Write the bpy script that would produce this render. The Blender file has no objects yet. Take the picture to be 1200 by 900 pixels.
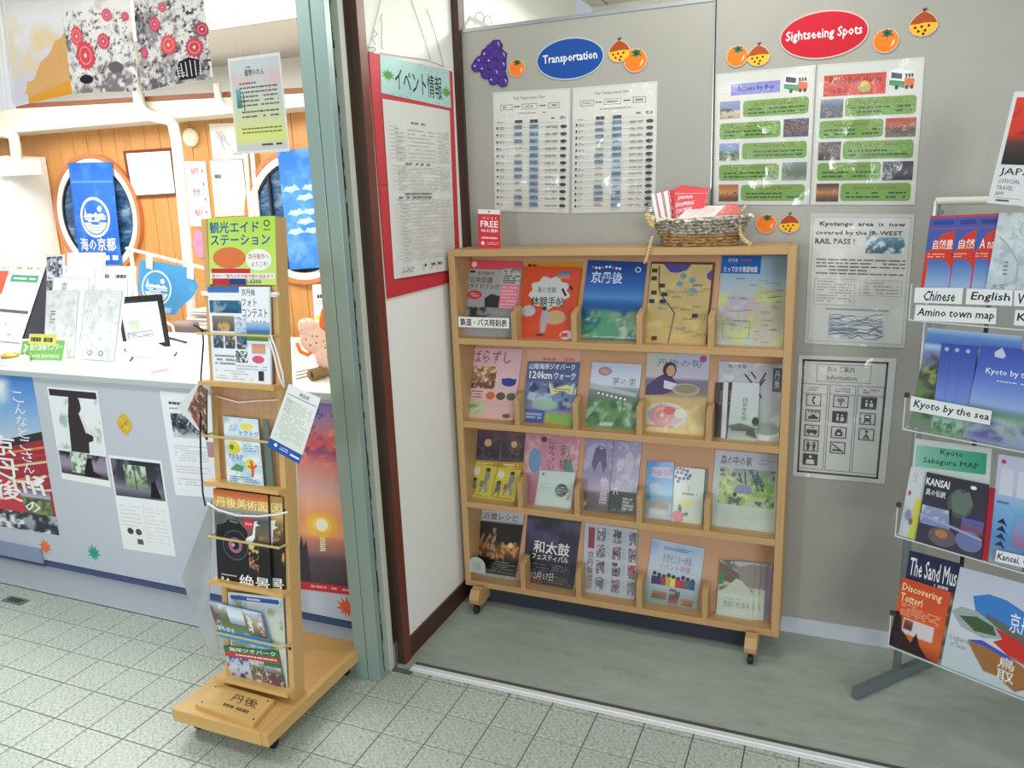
import bpy, bmesh, math, random
import numpy as np
from mathutils import Vector, Matrix

# ---------------------------------------------------------------- camera, world, lights, exposure
scn = bpy.context.scene
COL = scn.collection
CAM = np.array([0.0, 0.0, 1.6])
YAW, PIT, ROL = [math.radians(a) for a in (-23.06, -13.31, -2.115)]
FPX = 926.7                                   # focal length in pixels of the 1200 px wide frame
cy_, sy_, cp_, sp_ = math.cos(YAW), math.sin(YAW), math.cos(PIT), math.sin(PIT)
FW = np.array([sy_*cp_, cy_*cp_, sp_]); R0 = np.array([cy_, -sy_, 0.0]); U0 = np.cross(R0, FW)
cr_, sr_ = math.cos(ROL), math.sin(ROL)
RT = cr_*R0 + sr_*U0; UP = -sr_*R0 + cr_*U0
cd = bpy.data.cameras.new('camera'); cam = bpy.data.objects.new('camera', cd); COL.objects.link(cam)
cd.sensor_width = 36.0; cd.lens = FPX/1200*36.0; cd.clip_start = 0.02
cam.matrix_world = Matrix(((RT[0], UP[0], -FW[0], 0), (RT[1], UP[1], -FW[1], 0), (RT[2], UP[2], -FW[2], 1.6), (0, 0, 0, 1)))
scn.camera = cam
scn.view_settings.view_transform = 'Standard'; scn.view_settings.look = 'None'
scn.view_settings.gamma = 1.0; scn.view_settings.exposure = 0.0
w = bpy.data.worlds.new('world'); scn.world = w; w.use_nodes = True
w.node_tree.nodes['Background'].inputs[0].default_value = (0.86, 0.93, 1.0, 1)
w.node_tree.nodes['Background'].inputs[1].default_value = 0.50

def area(name, loc, target, sx, sy, power, col=(1, 1, 1)):
    l = bpy.data.lights.new(name, 'AREA'); l.shape = 'RECTANGLE'; l.size = sx; l.size_y = sy; l.energy = power; l.color = col
    o = bpy.data.objects.new(name, l); COL.objects.link(o); o.location = loc
    o.rotation_euler = (Vector(target)-Vector(loc)).to_track_quat('-Z', 'Y').to_euler()
    return o
area('daylight_from_entrance', (2.5, -2.8, 2.0), (-0.8, 2.6, 1.0), 2.0, 1.8, 120, (0.95, 0.98, 1.0))
area('laminate_glint_strip', (-1.62, -3.0, 1.75), (-1.5, 2.8, 1.4), 0.30, 1.3, 34, (0.95, 0.98, 1.0))  # added unseen strip light, gives glints on the crinkled laminated sheets
area('basket_fill_light', (-0.35, 2.25, 2.58), (-0.4, 2.5, 0.0), 0.7, 0.12, 9, (1.0, 0.97, 0.9))  # added unseen area light, brightens the basket top
area('concourse_ceiling_light', (-2.6, 0.9, 2.62), (-2.6, 1.2, 0.0), 1.2, 0.5, 22, (0.97, 1.0, 0.96))
area('alcove_ceiling_light', (-0.45, 3.35, 2.44), (-0.45, 3.25, 0.0), 1.2, 0.25, 30, (1.0, 0.97, 0.9))
area('office_ceiling_light', (-3.1, 3.0, 2.42), (-3.1, 3.0, 0.0), 2.4, 0.9, 42, (1.0, 0.99, 0.95))
area('office_ceiling_light_rear', (-4.9, 3.1, 2.42), (-4.9, 3.3, 0.0), 1.2, 0.9, 27, (1.0, 0.99, 0.95))

# ---------------------------------------------------------------- helpers
def ray(px, py): return FW + (px-600)/FPX*RT - (py-450)/FPX*UP
class Plane:
    """a real plane in the room; hit() measures where a photographed point lies on it"""
    def __init__(s, p, n, u=None):
        s.p = np.array(p, float); n = np.array(n, float); s.n = n/np.linalg.norm(n)
        if u is None: u = np.cross([0, 0, 1.0], s.n)
        u = np.array(u, float); s.u = u/np.linalg.norm(u); s.v = np.cross(s.u, s.n)
        if s.v[2] > 0: s.v = -s.v
    def hit(s, px, py):
        d = ray(px, py); t = ((s.p-CAM)@s.n)/(d@s.n); return CAM + d*t
def PY(Y): return Plane((0, Y, 0), (0, -1, 0))
def PX(X): return Plane((X, 0, 0), (1, 0, 0))
def PZ(Z): return Plane((0, 0, Z), (0, 0, 1), (1, 0, 0))
def onz(px, py, z): return PZ(z).hit(px, py)
def ony(px, py, y): return PY(y).hit(px, py)
def onx(px, py, x): return PX(x).hit(px, py)

def lin(c):
    if isinstance(c, str):
        c = list(srgb(c))
    c = np.array(c, float)
    return np.where(c <= 0.04045, c/12.92, ((c+0.055)/1.055)**2.4)
def srgb(h): h = h.lstrip('#'); h = h if len(h) == 6 else ''.join(a*2 for a in h); return np.array([int(h[i:i+2], 16)/255 for i in (0, 2, 4)])

MATS = {}
def mat(name, col='#808080', rough=0.6, metal=0.0, nodes=None, **kw):
    if name in MATS: return MATS[name]
    m = bpy.data.materials.new(name); m.use_nodes = True
    b = m.node_tree.nodes['Principled BSDF']
    b.inputs['Base Color'].default_value = (*lin(col), 1); b.inputs['Roughness'].default_value = rough
    b.inputs['Metallic'].default_value = metal
    for k, v in kw.items(): b.inputs[k.replace('_', ' ')].default_value = v
    if nodes: nodes(m.node_tree, b)
    MATS[name] = m; return m
def N(nt, t, **kw):
    n = nt.nodes.new(t)
    for k, v in kw.items():
        if k.startswith('i_'): n.inputs[k[2:].replace('_', ' ')].default_value = v
        else: setattr(n, k, v)
    return n
def ramp(nt, fac, stops):
    r = nt.nodes.new('ShaderNodeValToRGB'); nt.links.new(fac, r.inputs[0]); e = r.color_ramp.elements
    for i, (p, c) in enumerate(stops):
        q = e[i] if i < 2 else e.new(p)
        q.position = p; q.color = (*lin(c), 1)
    return r.outputs[0]
def noise(nt, scale, detail=4, vec=(1, 1, 1), rough=0.6, coord='Object'):
    tc = nt.nodes.new('ShaderNodeTexCoord'); mp = nt.nodes.new('ShaderNodeMapping'); mp.inputs['Scale'].default_value = vec
    nt.links.new(tc.outputs[coord], mp.inputs[0])
    n = N(nt, 'ShaderNodeTexNoise', i_Scale=scale, i_Detail=detail, i_Roughness=rough); nt.links.new(mp.outputs[0], n.inputs['Vector'])
    return n.outputs[0]
def bump(nt, b, h, strength=0.2, dist=0.002):
    bp = N(nt, 'ShaderNodeBump', i_Strength=strength, i_Distance=dist); nt.links.new(h, bp.inputs['Height']); nt.links.new(bp.outputs[0], b.inputs['Normal'])
def mixc(nt, fac, a, c):
    m = N(nt, 'ShaderNodeMix', data_type='RGBA')
    for s, k in ((fac, 0), (a, 6), (c, 7)):
        if isinstance(s, (float, int)): m.inputs[k].default_value = s
        elif isinstance(s, str): m.inputs[k].default_value = (*lin(s), 1)
        else: nt.links.new(s, m.inputs[k])
    return m.outputs[2]
def woodmat(name, a, b_, c, axis=2, scale=1.0, rough=0.45):
    def f(nt, b):
        v = [9*scale]*3; v[axis] = 0.7*scale
        n1 = noise(nt, 2.2, 5, v); n2 = noise(nt, 9, 3, v)
        c1 = ramp(nt, n1, [(0.3, a), (0.55, b_), (0.72, c)])
        c2 = mixc(nt, n2, c1, b_); nt.links.new(c2, b.inputs['Base Color']); bump(nt, b, n2, 0.08, 0.001)
    return mat(name, b_, rough, nodes=f)

WOOD = woodmat('beech_case', '#b28c5c', '#bd9866', '#a67f50', 2)
WOODX = woodmat('beech_case_x', '#b28c5c', '#bd9866', '#a67f50', 0)
CEDX = woodmat('pine_x', '#c08f50', '#d3aa66', '#dcb878', 0, .6)
CED = woodmat('pine_z', '#bf9358', '#cfa86c', '#c99a60', 2, .6)
CEDY = woodmat('pine_y', '#c08f50', '#cfa662', '#dcb878', 1, .5)
CEDP = woodmat('cedar_panel', '#b58a63', '#c9a27c', '#a87b58', 2, .8)
BAM = mat('rail_wood', '#c8b070', 0.5)
BACKB = mat('back_board', '#c69a78', 0.75)
def f_(nt, b):
    n = noise(nt, 1.2, 5); c = ramp(nt, n, [(0.35, '#9d9c93'), (0.65, '#a7a69c')]); nt.links.new(c, b.inputs['Base Color'])
PART = mat('partition_panel', '#a5a49b', 0.42, nodes=f_)
def f_(nt, b):
    n = noise(nt, 60, 3); bump(nt, b, n, 0.1, 0.001)
WHITEW = mat('white_plaster', '#f1f2ea', 0.7, nodes=f_)
WHITE = mat('white_paint', '#eceae2', 0.5)
CREAM = mat('cream_duct', '#e9e4d2', 0.5)
CEIL = mat('ceiling_board', '#e2ded2', 0.8)
GREEN = mat('sage_door_metal', '#93aaa3', 0.35, 0.25)
PALE = mat('pale_stile', '#c5cbbb', 0.45)
BLACK = mat('black_plastic', '#15161a', 0.5)
BRUSH = mat('brush_seal', '#1c231f', 0.95)
BROWN = mat('dark_brown_jamb', '#3f2a1f', 0.45)
REDBR = mat('red_brown_edge', '#6e3322', 0.4)
BASEB = mat('brown_baseboard', '#46291d', 0.45)
ALU = mat('aluminium', '#b9bcc0', 0.3, 0.9)
SILV = mat('silver_pipe', '#b3b8bd', 0.35, 0.7)
GREYM = mat('grey_metal', '#73807f', 0.45, 0.4)
NAVY = mat('navy_skirting', '#4a5a80', 0.5)
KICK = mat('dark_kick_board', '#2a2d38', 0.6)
def f_(nt, b):
    n = noise(nt, 7, 8, (.7, 1.6, 1), .75); m = noise(nt, 1.6, 3); c = ramp(nt, n, [(0.28, '#838e84'), (0.5, '#a5ada1'), (0.72, '#bcc1b5')])
    c2 = mixc(nt, m, c, '#9ca59a'); nt.links.new(c2, b.inputs['Base Color'])
VINYL = mat('grey_vinyl', '#97a098', 0.42, nodes=f_)
def f_(nt, b):
    n1 = noise(nt, 95, 3, (1, 1, 1), .7); n2 = noise(nt, 260, 2); n3 = noise(nt, 2.0, 2, (1, 1, 1), .5, 'Object')
    c = ramp(nt, n1, [(0.34, '#64766c'), (0.43, '#a9b5aa'), (0.56, '#bfc5b6'), (0.68, '#d3d6c9')])
    c2 = mixc(nt, N2f(nt, n2), c, '#9aa89f')
    oi = nt.nodes.new('ShaderNodeObjectInfo'); mm = N(nt, 'ShaderNodeMath', operation='MULTIPLY'); nt.links.new(oi.outputs['Random'], mm.inputs[0]); mm.inputs[1].default_value = .18
    c3 = mixc(nt, mm.outputs[0], c2, '#9fb0a6'); nt.links.new(c3, b.inputs['Base Color']); bump(nt, b, n1, 0.12, 0.0006)
def N2f(nt, s):
    r = N(nt, 'ShaderNodeMapRange'); nt.links.new(s, r.inputs[0]); r.inputs[1].default_value = .55; r.inputs[2].default_value = .75; r.inputs[4].default_value = .8
    return r.outputs[0]
TILE = mat('granite_tile', '#b4bdb2', 0.38, nodes=f_)
GROUT = mat('grout', '#5e6c63', 0.9)
SILL = mat('sill_stone', '#b6bcc2', 0.5)
COUNT = mat('counter_panel', '#c6cbd4', 0.45)
CTOP = mat('counter_top', '#eef0ea', 0.4)
CEDGE = mat('counter_edge', '#b9c6c2', 0.45)
WALLB = woodmat('orange_wall_board', '#c18449', '#d09556', '#b4753a', 2, .5, .4)
WALLD = mat('board_gap', '#8a5526', 0.8)
TRIMB = mat('brown_trim', '#8d5232', 0.5)
COPPER = mat('porthole_ring', '#c07a4c', 0.4)
def f_(nt, b):
    n = noise(nt, 6, 5, (1, 1, 2.5)); c = ramp(nt, n, [(0.35, '#1c3450'), (0.52, '#35587f'), (0.68, '#7f9cb8')]); nt.links.new(c, b.inputs['Base Color'])
    bump(nt, b, n, 1.0, .03)
PORT = mat('blue_sheeted_glass', '#2b5a8c', 0.2, nodes=f_)
CLEAR = mat('clear_acrylic', '#eef3f3', 0.03, Transmission_Weight=1.0, IOR=1.3, Alpha=0.16)
def f_(nt, b):
    n = noise(nt, 7, 3); c = ramp(nt, n, [(0.3, '#c9ced0'), (0.7, '#b6bdc0')]); nt.links.new(c, b.inputs['Base Color'])
    bump(nt, b, n, .5, .02)
CLOUDY = mat('cloudy_plastic', '#c2c8ca', 0.25, nodes=f_, Transmission_Weight=0.25, Alpha=0.8)
CORDW = mat('white_cord', '#efe9e6', 0.8)
CORDP = mat('pink_cord', '#e5c4bd', 0.8)
CORDB = mat('black_cord', '#1b1a1c', 0.8)
WIRE = mat('grey_thread', '#9c9c92', 0.6)
RED = mat('red_card', '#d23b3d', 0.6)
def f_(nt, b):
    n = noise(nt, 60, 3, (1, 1, 3)); c = ramp(nt, n, [(0.35, '#6b4b28'), (0.5, '#a57f4b'), (0.7, '#d5b988')]); nt.links.new(c, b.inputs['Base Color'])
    bump(nt, b, n, .8, .004)
STRAW = mat('straw', '#b08a55', 0.8, nodes=f_)
def f_(nt, b):
    n = noise(nt, 90, 3, (1, 1, 1.5)); c = ramp(nt, n, [(0.38, '#5f574a'), (0.52, '#a8a092'), (0.68, '#ddd4c0')]); nt.links.new(c, b.inputs['Base Color']); bump(nt, b, n, .8, .004)
STRAWG = mat('grey_straw', '#a8a092', 0.85, nodes=f_)
ROPE = mat('straw_rope', '#d9bf8c', 0.85)
TAUPE = mat('taupe_vinyl', '#83726c', 0.6)
CARTON = mat('cardboard', '#c2a57a', 0.8)
def f_(nt, b):
    tc = nt.nodes.new('ShaderNodeTexCoord'); v = N(nt, 'ShaderNodeTexVoronoi', i_Scale=45.0); nt.links.new(tc.outputs['Object'], v.inputs['Vector'])
    c = ramp(nt, v.outputs['Distance'], [(0.12, '#a0483a'), (0.28, '#f0c9b4')]); nt.links.new(c, b.inputs['Base Color'])
FLORAL = mat('pink_floral_cloth', '#f0c9b4', 0.9, nodes=f_)
ORANGE = mat('orange_cloth', '#f07a2a', 0.8)
LOG = woodmat('brown_bamboo', '#7a5a35', '#9a7544', '#6b4b2a', 0, 1, .5)
EMIT = mat('fluorescent_diffuser', '#ffffff', 0.5); 
EMIT.node_tree.nodes['Principled BSDF'].inputs['Emission Color'].default_value = (1, 1, .97, 1)
EMIT.node_tree.nodes['Principled BSDF'].inputs['Emission Strength'].default_value = 3.0

def colmat(name, rough, coat=0.0, bmp=0.0, spec=0.5, lam=False, cloth=False):   # lam: a crinkled clear film over the print
    def f(nt, b):
        a = nt.nodes.new('ShaderNodeAttribute'); a.attribute_name = 'Col'; nt.links.new(a.outputs['Color'], b.inputs['Base Color'])
        if bmp:
            n = noise(nt, 20, 5, (1, 1, .8), .7); m = noise(nt, 3.0, 2); r = N(nt, 'ShaderNodeMapRange'); nt.links.new(m, r.inputs[0]); r.inputs[1].default_value = .45; r.inputs[2].default_value = .62
            mu = N(nt, 'ShaderNodeMath', operation='MULTIPLY'); nt.links.new(n, mu.inputs[0]); nt.links.new(r.outputs[0], mu.inputs[1])
            bp = N(nt, 'ShaderNodeBump', i_Strength=bmp, i_Distance=0.03); nt.links.new(mu.outputs[0], bp.inputs['Height']); nt.links.new(bp.outputs[0], b.inputs['Coat Normal'])
    return mat(name, '#ffffff', rough, nodes=f, Coat_Weight=coat, Coat_Roughness=0.06, Specular_IOR_Level=spec)
PAPER = colmat('printed_paper', 0.6, 0, 0, .3)
GLOSS = colmat('glossy_print', 0.32, 0.15, 0, .4)
LAMI = colmat('laminated_print', 0.5, 1.0, 0.9, .3, True); LAMI.node_tree.nodes['Principled BSDF'].inputs['Coat IOR'].default_value = 1.75
CLOTH = colmat('printed_cloth', 0.9, 0, 0, .1)

def tag(o, label=None, cat=None, group=None, kind=None):
    if label: o['label'] = label
    if cat: o['category'] = cat
    if group: o['group'] = group
    if kind: o['kind'] = kind
    return o
def mesh_obj(name, verts, faces, m=None, parent=None, origin=None, smooth=False, cols=None):
    verts = np.array(verts, float).reshape(-1, 3)
    if origin is None:
        if parent is not None: origin = np.zeros(3)
        else:
            lo, hi = verts.min(0), verts.max(0); origin = np.array([(lo[0]+hi[0])/2, (lo[1]+hi[1])/2, lo[2]])
    pw = np.zeros(3)
    q = parent
    while q is not None: pw = pw + np.array(q.location); q = q.parent
    loc = np.array(origin) if parent is None else np.zeros(3)
    me = bpy.data.meshes.new(name); me.from_pydata((verts - (loc if parent is None else pw)).tolist(), [], faces); 
    if smooth: me.polygons.foreach_set('use_smooth', [True]*len(me.polygons))
    if m: me.materials.append(m)
    if cols is not None:
        a = me.color_attributes.new('Col', 'FLOAT_COLOR', 'POINT'); a.data.foreach_set('color', np.concatenate([np.array(cols), np.ones((len(cols), 1))], 1).astype(np.float32).ravel())
    me.update(); o = bpy.data.objects.new(name, me); COL.objects.link(o); o.parent = parent; o.location = loc.tolist()
    return o
def thing(name, loc, label=None, cat=None, group=None, kind=None):
    o = bpy.data.objects.new(name, None); o.empty_display_size = .05; COL.objects.link(o); o.location = [float(a) for a in loc]
    return tag(o, label, cat, group, kind)

class MB:
    """collects shapes in world coordinates, links them as ONE mesh object"""
    def __init__(s): s.v = []; s.f = []
    def add(s, v, f):
        k = len(s.v); s.v += [tuple(map(float, a)) for a in v]; s.f += [tuple(k+i for i in q) for q in f]; return s
    def box(s, x0, x1, y0, y1, z0, z1, bev=0.0):
        if bev <= 0:
            return s.hexa([(x0, y0, z0), (x1, y0, z0), (x1, y1, z0), (x0, y1, z0)], [(x0, y0, z1), (x1, y0, z1), (x1, y1, z1), (x0, y1, z1)])
        bm = bmesh.new(); bmesh.ops.create_cube(bm, size=1)
        for v in bm.verts: v.co = ((x0+x1)/2+v.co.x*(x1-x0), (y0+y1)/2+v.co.y*(y1-y0), (z0+z1)/2+v.co.z*(z1-z0))
        bmesh.ops.bevel(bm, geom=bm.edges[:], offset=bev, segments=2, affect='EDGES', profile=.6)
        bm.verts.index_update(); s.add([v.co for v in bm.verts], [[v.index for v in f.verts] for f in bm.faces]); bm.free(); return s
    def hexa(s, a, b):
        n = len(a); f = [tuple(range(n))[::-1], tuple(range(n, 2*n))] + [(i, (i+1) % n, n+(i+1) % n, n+i) for i in range(n)]
        return s.add(list(a)+list(b), f)
    def prism(s, pts, d):
        """polygon extruded by vector d"""
        d = np.array(d, float); return s.hexa([np.array(p, float) for p in pts], [np.array(p, float)+d for p in pts])
    def tube(s, pts, r, n=8, closed=False):
        pts = [np.array(p, float) for p in pts]; rs = r if isinstance(r, (list, tuple)) else [r]*len(pts); rings = []
        prev = None
        for i, p in enumerate(pts):
            if closed: t = pts[(i+1) % len(pts)]-pts[i-1]
            else: t = pts[min(i+1, len(pts)-1)]-pts[max(i-1, 0)]
            t = t/(np.linalg.norm(t)+1e-9)
            if prev is None: a = np.cross(t, [0, 0, 1]) if abs(t[2]) < .9 else np.cross(t, [1, 0, 0])
            else: a = prev - t*(prev@t)
            a = a/(np.linalg.norm(a)+1e-9); prev = a; b = np.cross(t, a)
            rings.append([p + rs[i]*(math.cos(2*math.pi*k/n)*a+math.sin(2*math.pi*k/n)*b) for k in range(n)])
        v = [q for rg in rings for q in rg]; m = len(rings); f = []
        for i in range(m if closed else m-1):
            j = (i+1) % m
            for k in range(n): f.append((i*n+k, i*n+(k+1) % n, j*n+(k+1) % n, j*n+k))
        if not closed: f.append(tuple(range(n))[::-1]); f.append(tuple((m-1)*n+k for k in range(n)))
        return s.add(v, f)
    def lathe(s, c, prof, axis='z', n=20):
        c = np.array(c, float); v = []; 
        for r, h in prof:
            for k in range(n):
                a = 2*math.pi*k/n; x, y = r*math.cos(a), r*math.sin(a)
                v.append(c + (np.array([x, y, h]) if axis == 'z' else np.array([x, h, y]) if axis == 'y' else np.array([h, x, y])))
        f = [(i*n+k, i*n+(k+1) % n, (i+1)*n+(k+1) % n, (i+1)*n+k) for i in range(len(prof)-1) for k in range(n)]
        f.append(tuple(range(n))[::-1]); f.append(tuple((len(prof)-1)*n+k for k in range(n)))
        return s.add(v, f)
    def build(s, name, m, parent=None, smooth=False, **kw):
        return mesh_obj(name, s.v, s.f, m, parent, smooth=smooth, **kw)

# ---- value noise used to paint printed pictures into vertex colours
def vnoise(U, V, scale, seed, octs=4):
    out = np.zeros_like(U); amp = 1; tot = 0
    for o in range(octs):
        rs = np.random.RandomState(seed*7+o*131+3); g = rs.rand(70, 70)
        x = (U*scale*2**o) % 68.; y = (V*scale*2**o) % 68.; xi = x.astype(int); yi = y.astype(int); fx = x-xi; fy = y-yi
        fx = fx*fx*(3-2*fx); fy = fy*fy*(3-2*fy)
        out += amp*((g[yi, xi]*(1-fx)+g[yi, xi+1]*fx)*(1-fy)+(g[yi+1, xi]*(1-fx)+g[yi+1, xi+1]*fx)*fy); tot += amp; amp *= .62
    return out/tot
_txt = {}
def textmesh(s, bold=0.0):
    k = (s, bold)
    if k in _txt: return _txt[k]
    c = bpy.data.curves.new('t', 'FONT'); c.body = s; c.resolution_u = 1; c.offset = bold
    o = bpy.data.objects.new('t', c); COL.objects.link(o)
    me = o.evaluated_get(bpy.context.evaluated_depsgraph_get()).to_mesh()
    v = np.array([q.co[:2] for q in me.vertices], float).reshape(-1, 2); f = [tuple(p.vertices) for p in me.polygons]
    COL.objects.unlink(o); bpy.data.objects.remove(o); bpy.data.curves.remove(c)
    _txt[k] = (v, f); return _txt[k]

class Sheet:
    """a printed sheet: a thin slab whose front carries flat print; u runs right, v runs down, both 0..1"""
    def __init__(s, corners, plane, t=0.0006, off=0.0, col='#e9e9e4', outline=None, seed=1, px=True, bow=0.0, edge=None):
        P = [plane.hit(*c) for c in corners] if px else [np.array(c, float) for c in corners]
        s.c = P; s.n = plane.n; s.t = t; s.off = off; s.V = []; s.F = []; s.C = []; s.layer = 0; s.rs = random.Random(seed); s.seed = seed; s.bow = bow
        s.W = np.linalg.norm(P[1]-P[0]); s.H = np.linalg.norm(P[3]-P[0])
        k = 10 if bow else 1
        if outline is None: outline = [(i/k, 0) for i in range(k)]+[(1, 0), (1, 1)]+[(1-i/k, 1) for i in range(1, k)]+[(0, 1)]
        A = s.map(outline, 0); B = s.map(outline, -t); n = len(outline); c = lin(col); ce = lin(edge) if edge else c*.9
        b = len(s.V)
        if not bow:
            s._add(A, [tuple(range(n))[::-1]], c)
        else:
            f = []
            for i in range(k):
                f.append((i, i+1, 2*k+1-(i+1)+0, 2*k+1-i))
            s._add(A, f, c)
        s._add(B, [tuple(range(n))], c)
        s._add(A+B, [(i, (i+1) % n, n+(i+1) % n, n+i) for i in range(n)], ce)
    def map(s, uv, lay):
        out = []
        for u, v in uv:
            p = (s.c[0]*(1-u)+s.c[1]*u)*(1-v)+(s.c[3]*(1-u)+s.c[2]*u)*v
            d = s.off+s.t+lay + (s.bow*(4*u*(1-u)) if s.bow else 0)
            out.append(p + s.n*d)
        return out
    def _add(s, P, F, c):
        k = len(s.V); s.V += [tuple(p) for p in P]; s.F += [tuple(k+i for i in f) for f in F]
        c = np.array(c)
        s.C += ([tuple(c)]*len(P) if c.ndim == 1 else [tuple(q) for q in c])
    def _lay(s): s.layer += 1; return 0.00006*s.layer+0.0001+(.0022 if s.bow and s.layer > 1 else 0)
    def rect(s, u0, v0, u1, v1, c, n=1):
        if s.bow: return s.img(u0, v0, u1, v1, [(0, c), (1, c)], n=6)
        s._add(s.map([(u0, v0), (u1, v0), (u1, v1), (u0, v1)], s._lay()), [(3, 2, 1, 0)], lin(c)); return s
    def poly(s, pts, c, same=False):
        s._add(s.map(pts, s._lay()), [tuple(range(len(pts)))], lin(c)); return s
    def ell(s, u, v, ru, rv, c, n=20, a0=0, a1=360):
        full = a1-a0 >= 360; k = n if full else n+1
        return s.poly([(u+ru*math.cos(math.radians(a0+(a1-a0)*i/n)), v+rv*math.sin(math.radians(a0+(a1-a0)*i/n))) for i in range(k)], c)
    def circ(s, u, v, r, c, n=20, **k):  # r as a share of the width
        return s.ell(u, v, r, r*s.W/s.H, c, n, **k)
    def ring(s, u, v, ru, rv, w, c, n=28):
        p = []; L = s._lay()
        for q in (1, 1-w): p += [(u+ru*q*math.cos(2*math.pi*i/n), v+rv*q*math.sin(2*math.pi*i/n)) for i in range(n)]
        s._add(s.map(p, L), [(i, (i+1) % n, n+(i+1) % n, n+i) for i in range(n)], lin(c)); return s
    def frame(s, u0, v0, u1, v1, w, c):
        h = w*s.W/s.H
        for r in ((u0, v0, u1, v0+h), (u0, v1-h, u1, v1), (u0, v0, u0+w, v1), (u1-w, v0, u1, v1)): s._rl(r, c)
        s._lay(); return s
    def _rl(s, r, c):
        u0, v0, u1, v1 = r
        s._add(s.map([(u0, v0), (u1, v0), (u1, v1), (u0, v1)], 0.00006*s.layer+.00015), [(3, 2, 1, 0)], lin(c))
    def line(s, pts, w, c):
        L = s._lay(); h = s.W/s.H
        for (a, b), (d, e) in zip(pts[:-1], pts[1:]):
            dx, dy = d-a, (e-b)/h; l = math.hypot(dx, dy)+1e-9; nx, ny = -dy/l*w/2, dx/l*w/2*h
            s._add(s.map([(a+nx, b+ny), (d+nx, e+ny), (d-nx, e-ny), (a-nx, b-ny)], L), [(0, 1, 2, 3)], lin(c))
        return s
    def lines(s, u0, v0, u1, v1, n, c, fill=.5, dens=.85, wl=(.04, .14)):
        """rows of unreadably small print"""
        L = s._lay(); h = (v1-v0)/n
        for i in range(n):
            u = u0; y0 = v0+h*(i+.5-fill/2); y1 = y0+h*fill; end = u1 if s.rs.random() < .75 else u0+(u1-u0)*s.rs.uniform(.4, .9)
            while u < end:
                l = (u1-u0)*s.rs.uniform(*wl); e = min(u+l, end)
                if s.rs.random() < dens: s._add(s.map([(u, y0), (e, y0), (e, y1), (u, y1)], L), [(3, 2, 1, 0)], lin(c))
                u = e + (u1-u0)*.018
        return s
    def img(s, u0, v0, u1, v1, stops, blobs=(), n=16, seed=None, horiz=False):
        """printed picture: colour stops from top to bottom, then noise blobs (colour, scale, threshold, softness)"""
        seed = seed or s.rs.randint(1, 9999); asp = (v1-v0)*s.H/((u1-u0)*s.W+1e-9); n = int(n*1.7) if blobs and n < 60 else n; nx = n; ny = max(2, int(n*min(max(asp, .3), 3)))
        gu, gv = np.meshgrid(np.linspace(0, 1, nx+1), np.linspace(0, 1, ny+1)); cols = np.zeros(gu.shape+(3,))
        key = gu if horiz else gv; ps = [q[0] for q in stops]; cs = np.array([srgb(q[1]) for q in stops])
        for k in range(3): cols[..., k] = np.interp(key, ps, cs[:, k])
        for i, bl in enumerate(blobs):
            c, sc, th, so = bl[:4]; m = np.clip((vnoise(gu, gv*asp, sc, seed+i*17)-th)/so+.5, 0, 1)
            if len(bl) > 4: m = m*np.clip((key-bl[4])/.06, 0, 1)*np.clip((bl[5]-key)/.06, 0, 1)
            cols = cols*(1-m[..., None])+srgb(c)*m[..., None]
        uv = [(u0+(u1-u0)*a, v0+(v1-v0)*b) for a, b in zip(gu.ravel(), gv.ravel())]
        f = [(j*(nx+1)+i+nx+1, j*(nx+1)+i+nx+2, j*(nx+1)+i+1, j*(nx+1)+i) for j in range(ny) for i in range(nx)]
        s._add(s.map(uv, s._lay()), f, lin(cols.reshape(-1, 3))); return s
    def text(s, t, u0, v0, u1, v1, c, bold=0.0, vert=False, shear=0.0, arch=0.0):
        L = s._lay()
        if vert:
            n = len(t); h = (v1-v0)/n
            for i, ch in enumerate(t):
                if ch != ' ': s._txt(ch, u0, v0+h*(i+.06), u1, v0+h*(i+.94), c, bold, shear, L)
            return s
        s._txt(t, u0, v0, u1, v1, c, bold, shear, L, arch); return s
    def _txt(s, t, u0, v0, u1, v1, c, bold, shear, L, arch=0):
        v, f = textmesh(t, 0.0)
        if len(v) == 0: return
        lo, hi = v.min(0), v.max(0); q = (v-lo)/np.maximum(hi-lo, 1e-6)
        uu = u0+(u1-u0)*q[:, 0]+shear*q[:, 1]*(v1-v0); vv = v1-(v1-v0)*q[:, 1] - arch*4*q[:, 0]*(1-q[:, 0])
        du = bold*.4*(u1-u0)/(hi[0]-lo[0]); dv = bold*.4*(v1-v0)/(hi[1]-lo[1]); cl = lin(c)
        for k, (i, j) in enumerate(((0, 0),) if bold <= 0 else ((-1, -1), (1, -1), (1, 1), (-1, 1))):
            s._add(s.map(list(zip(uu+i*du, vv+j*dv)), L+k*.000004), f, cl)
    def build(s, name, m=None, parent=None, label=None, cat=None, group=None, **kw):
        o = mesh_obj(name, s.V, s.F, m or PAPER, parent, cols=s.C)
        if parent is None: tag(o, label, cat or 'leaflet', group)
        return o
def cc(px, py, w, h, plane, rot=0, off=0):
    """corners (TL TR BR BL) of a w x h metre rectangle centred on a measured point of a plane, turned clockwise by rot degrees"""
    p = plane.hit(px, py); a = math.radians(rot); u = plane.u*math.cos(a)+plane.v*math.sin(a); v = -plane.u*math.sin(a)+plane.v*math.cos(a)
    return [p-u*w/2-v*h/2, p+u*w/2-v*h/2, p+u*w/2+v*h/2, p-u*w/2+v*h/2]
# ---------------------------------------------------------------- setting
def S(o): o['kind'] = 'structure'; return o
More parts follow.
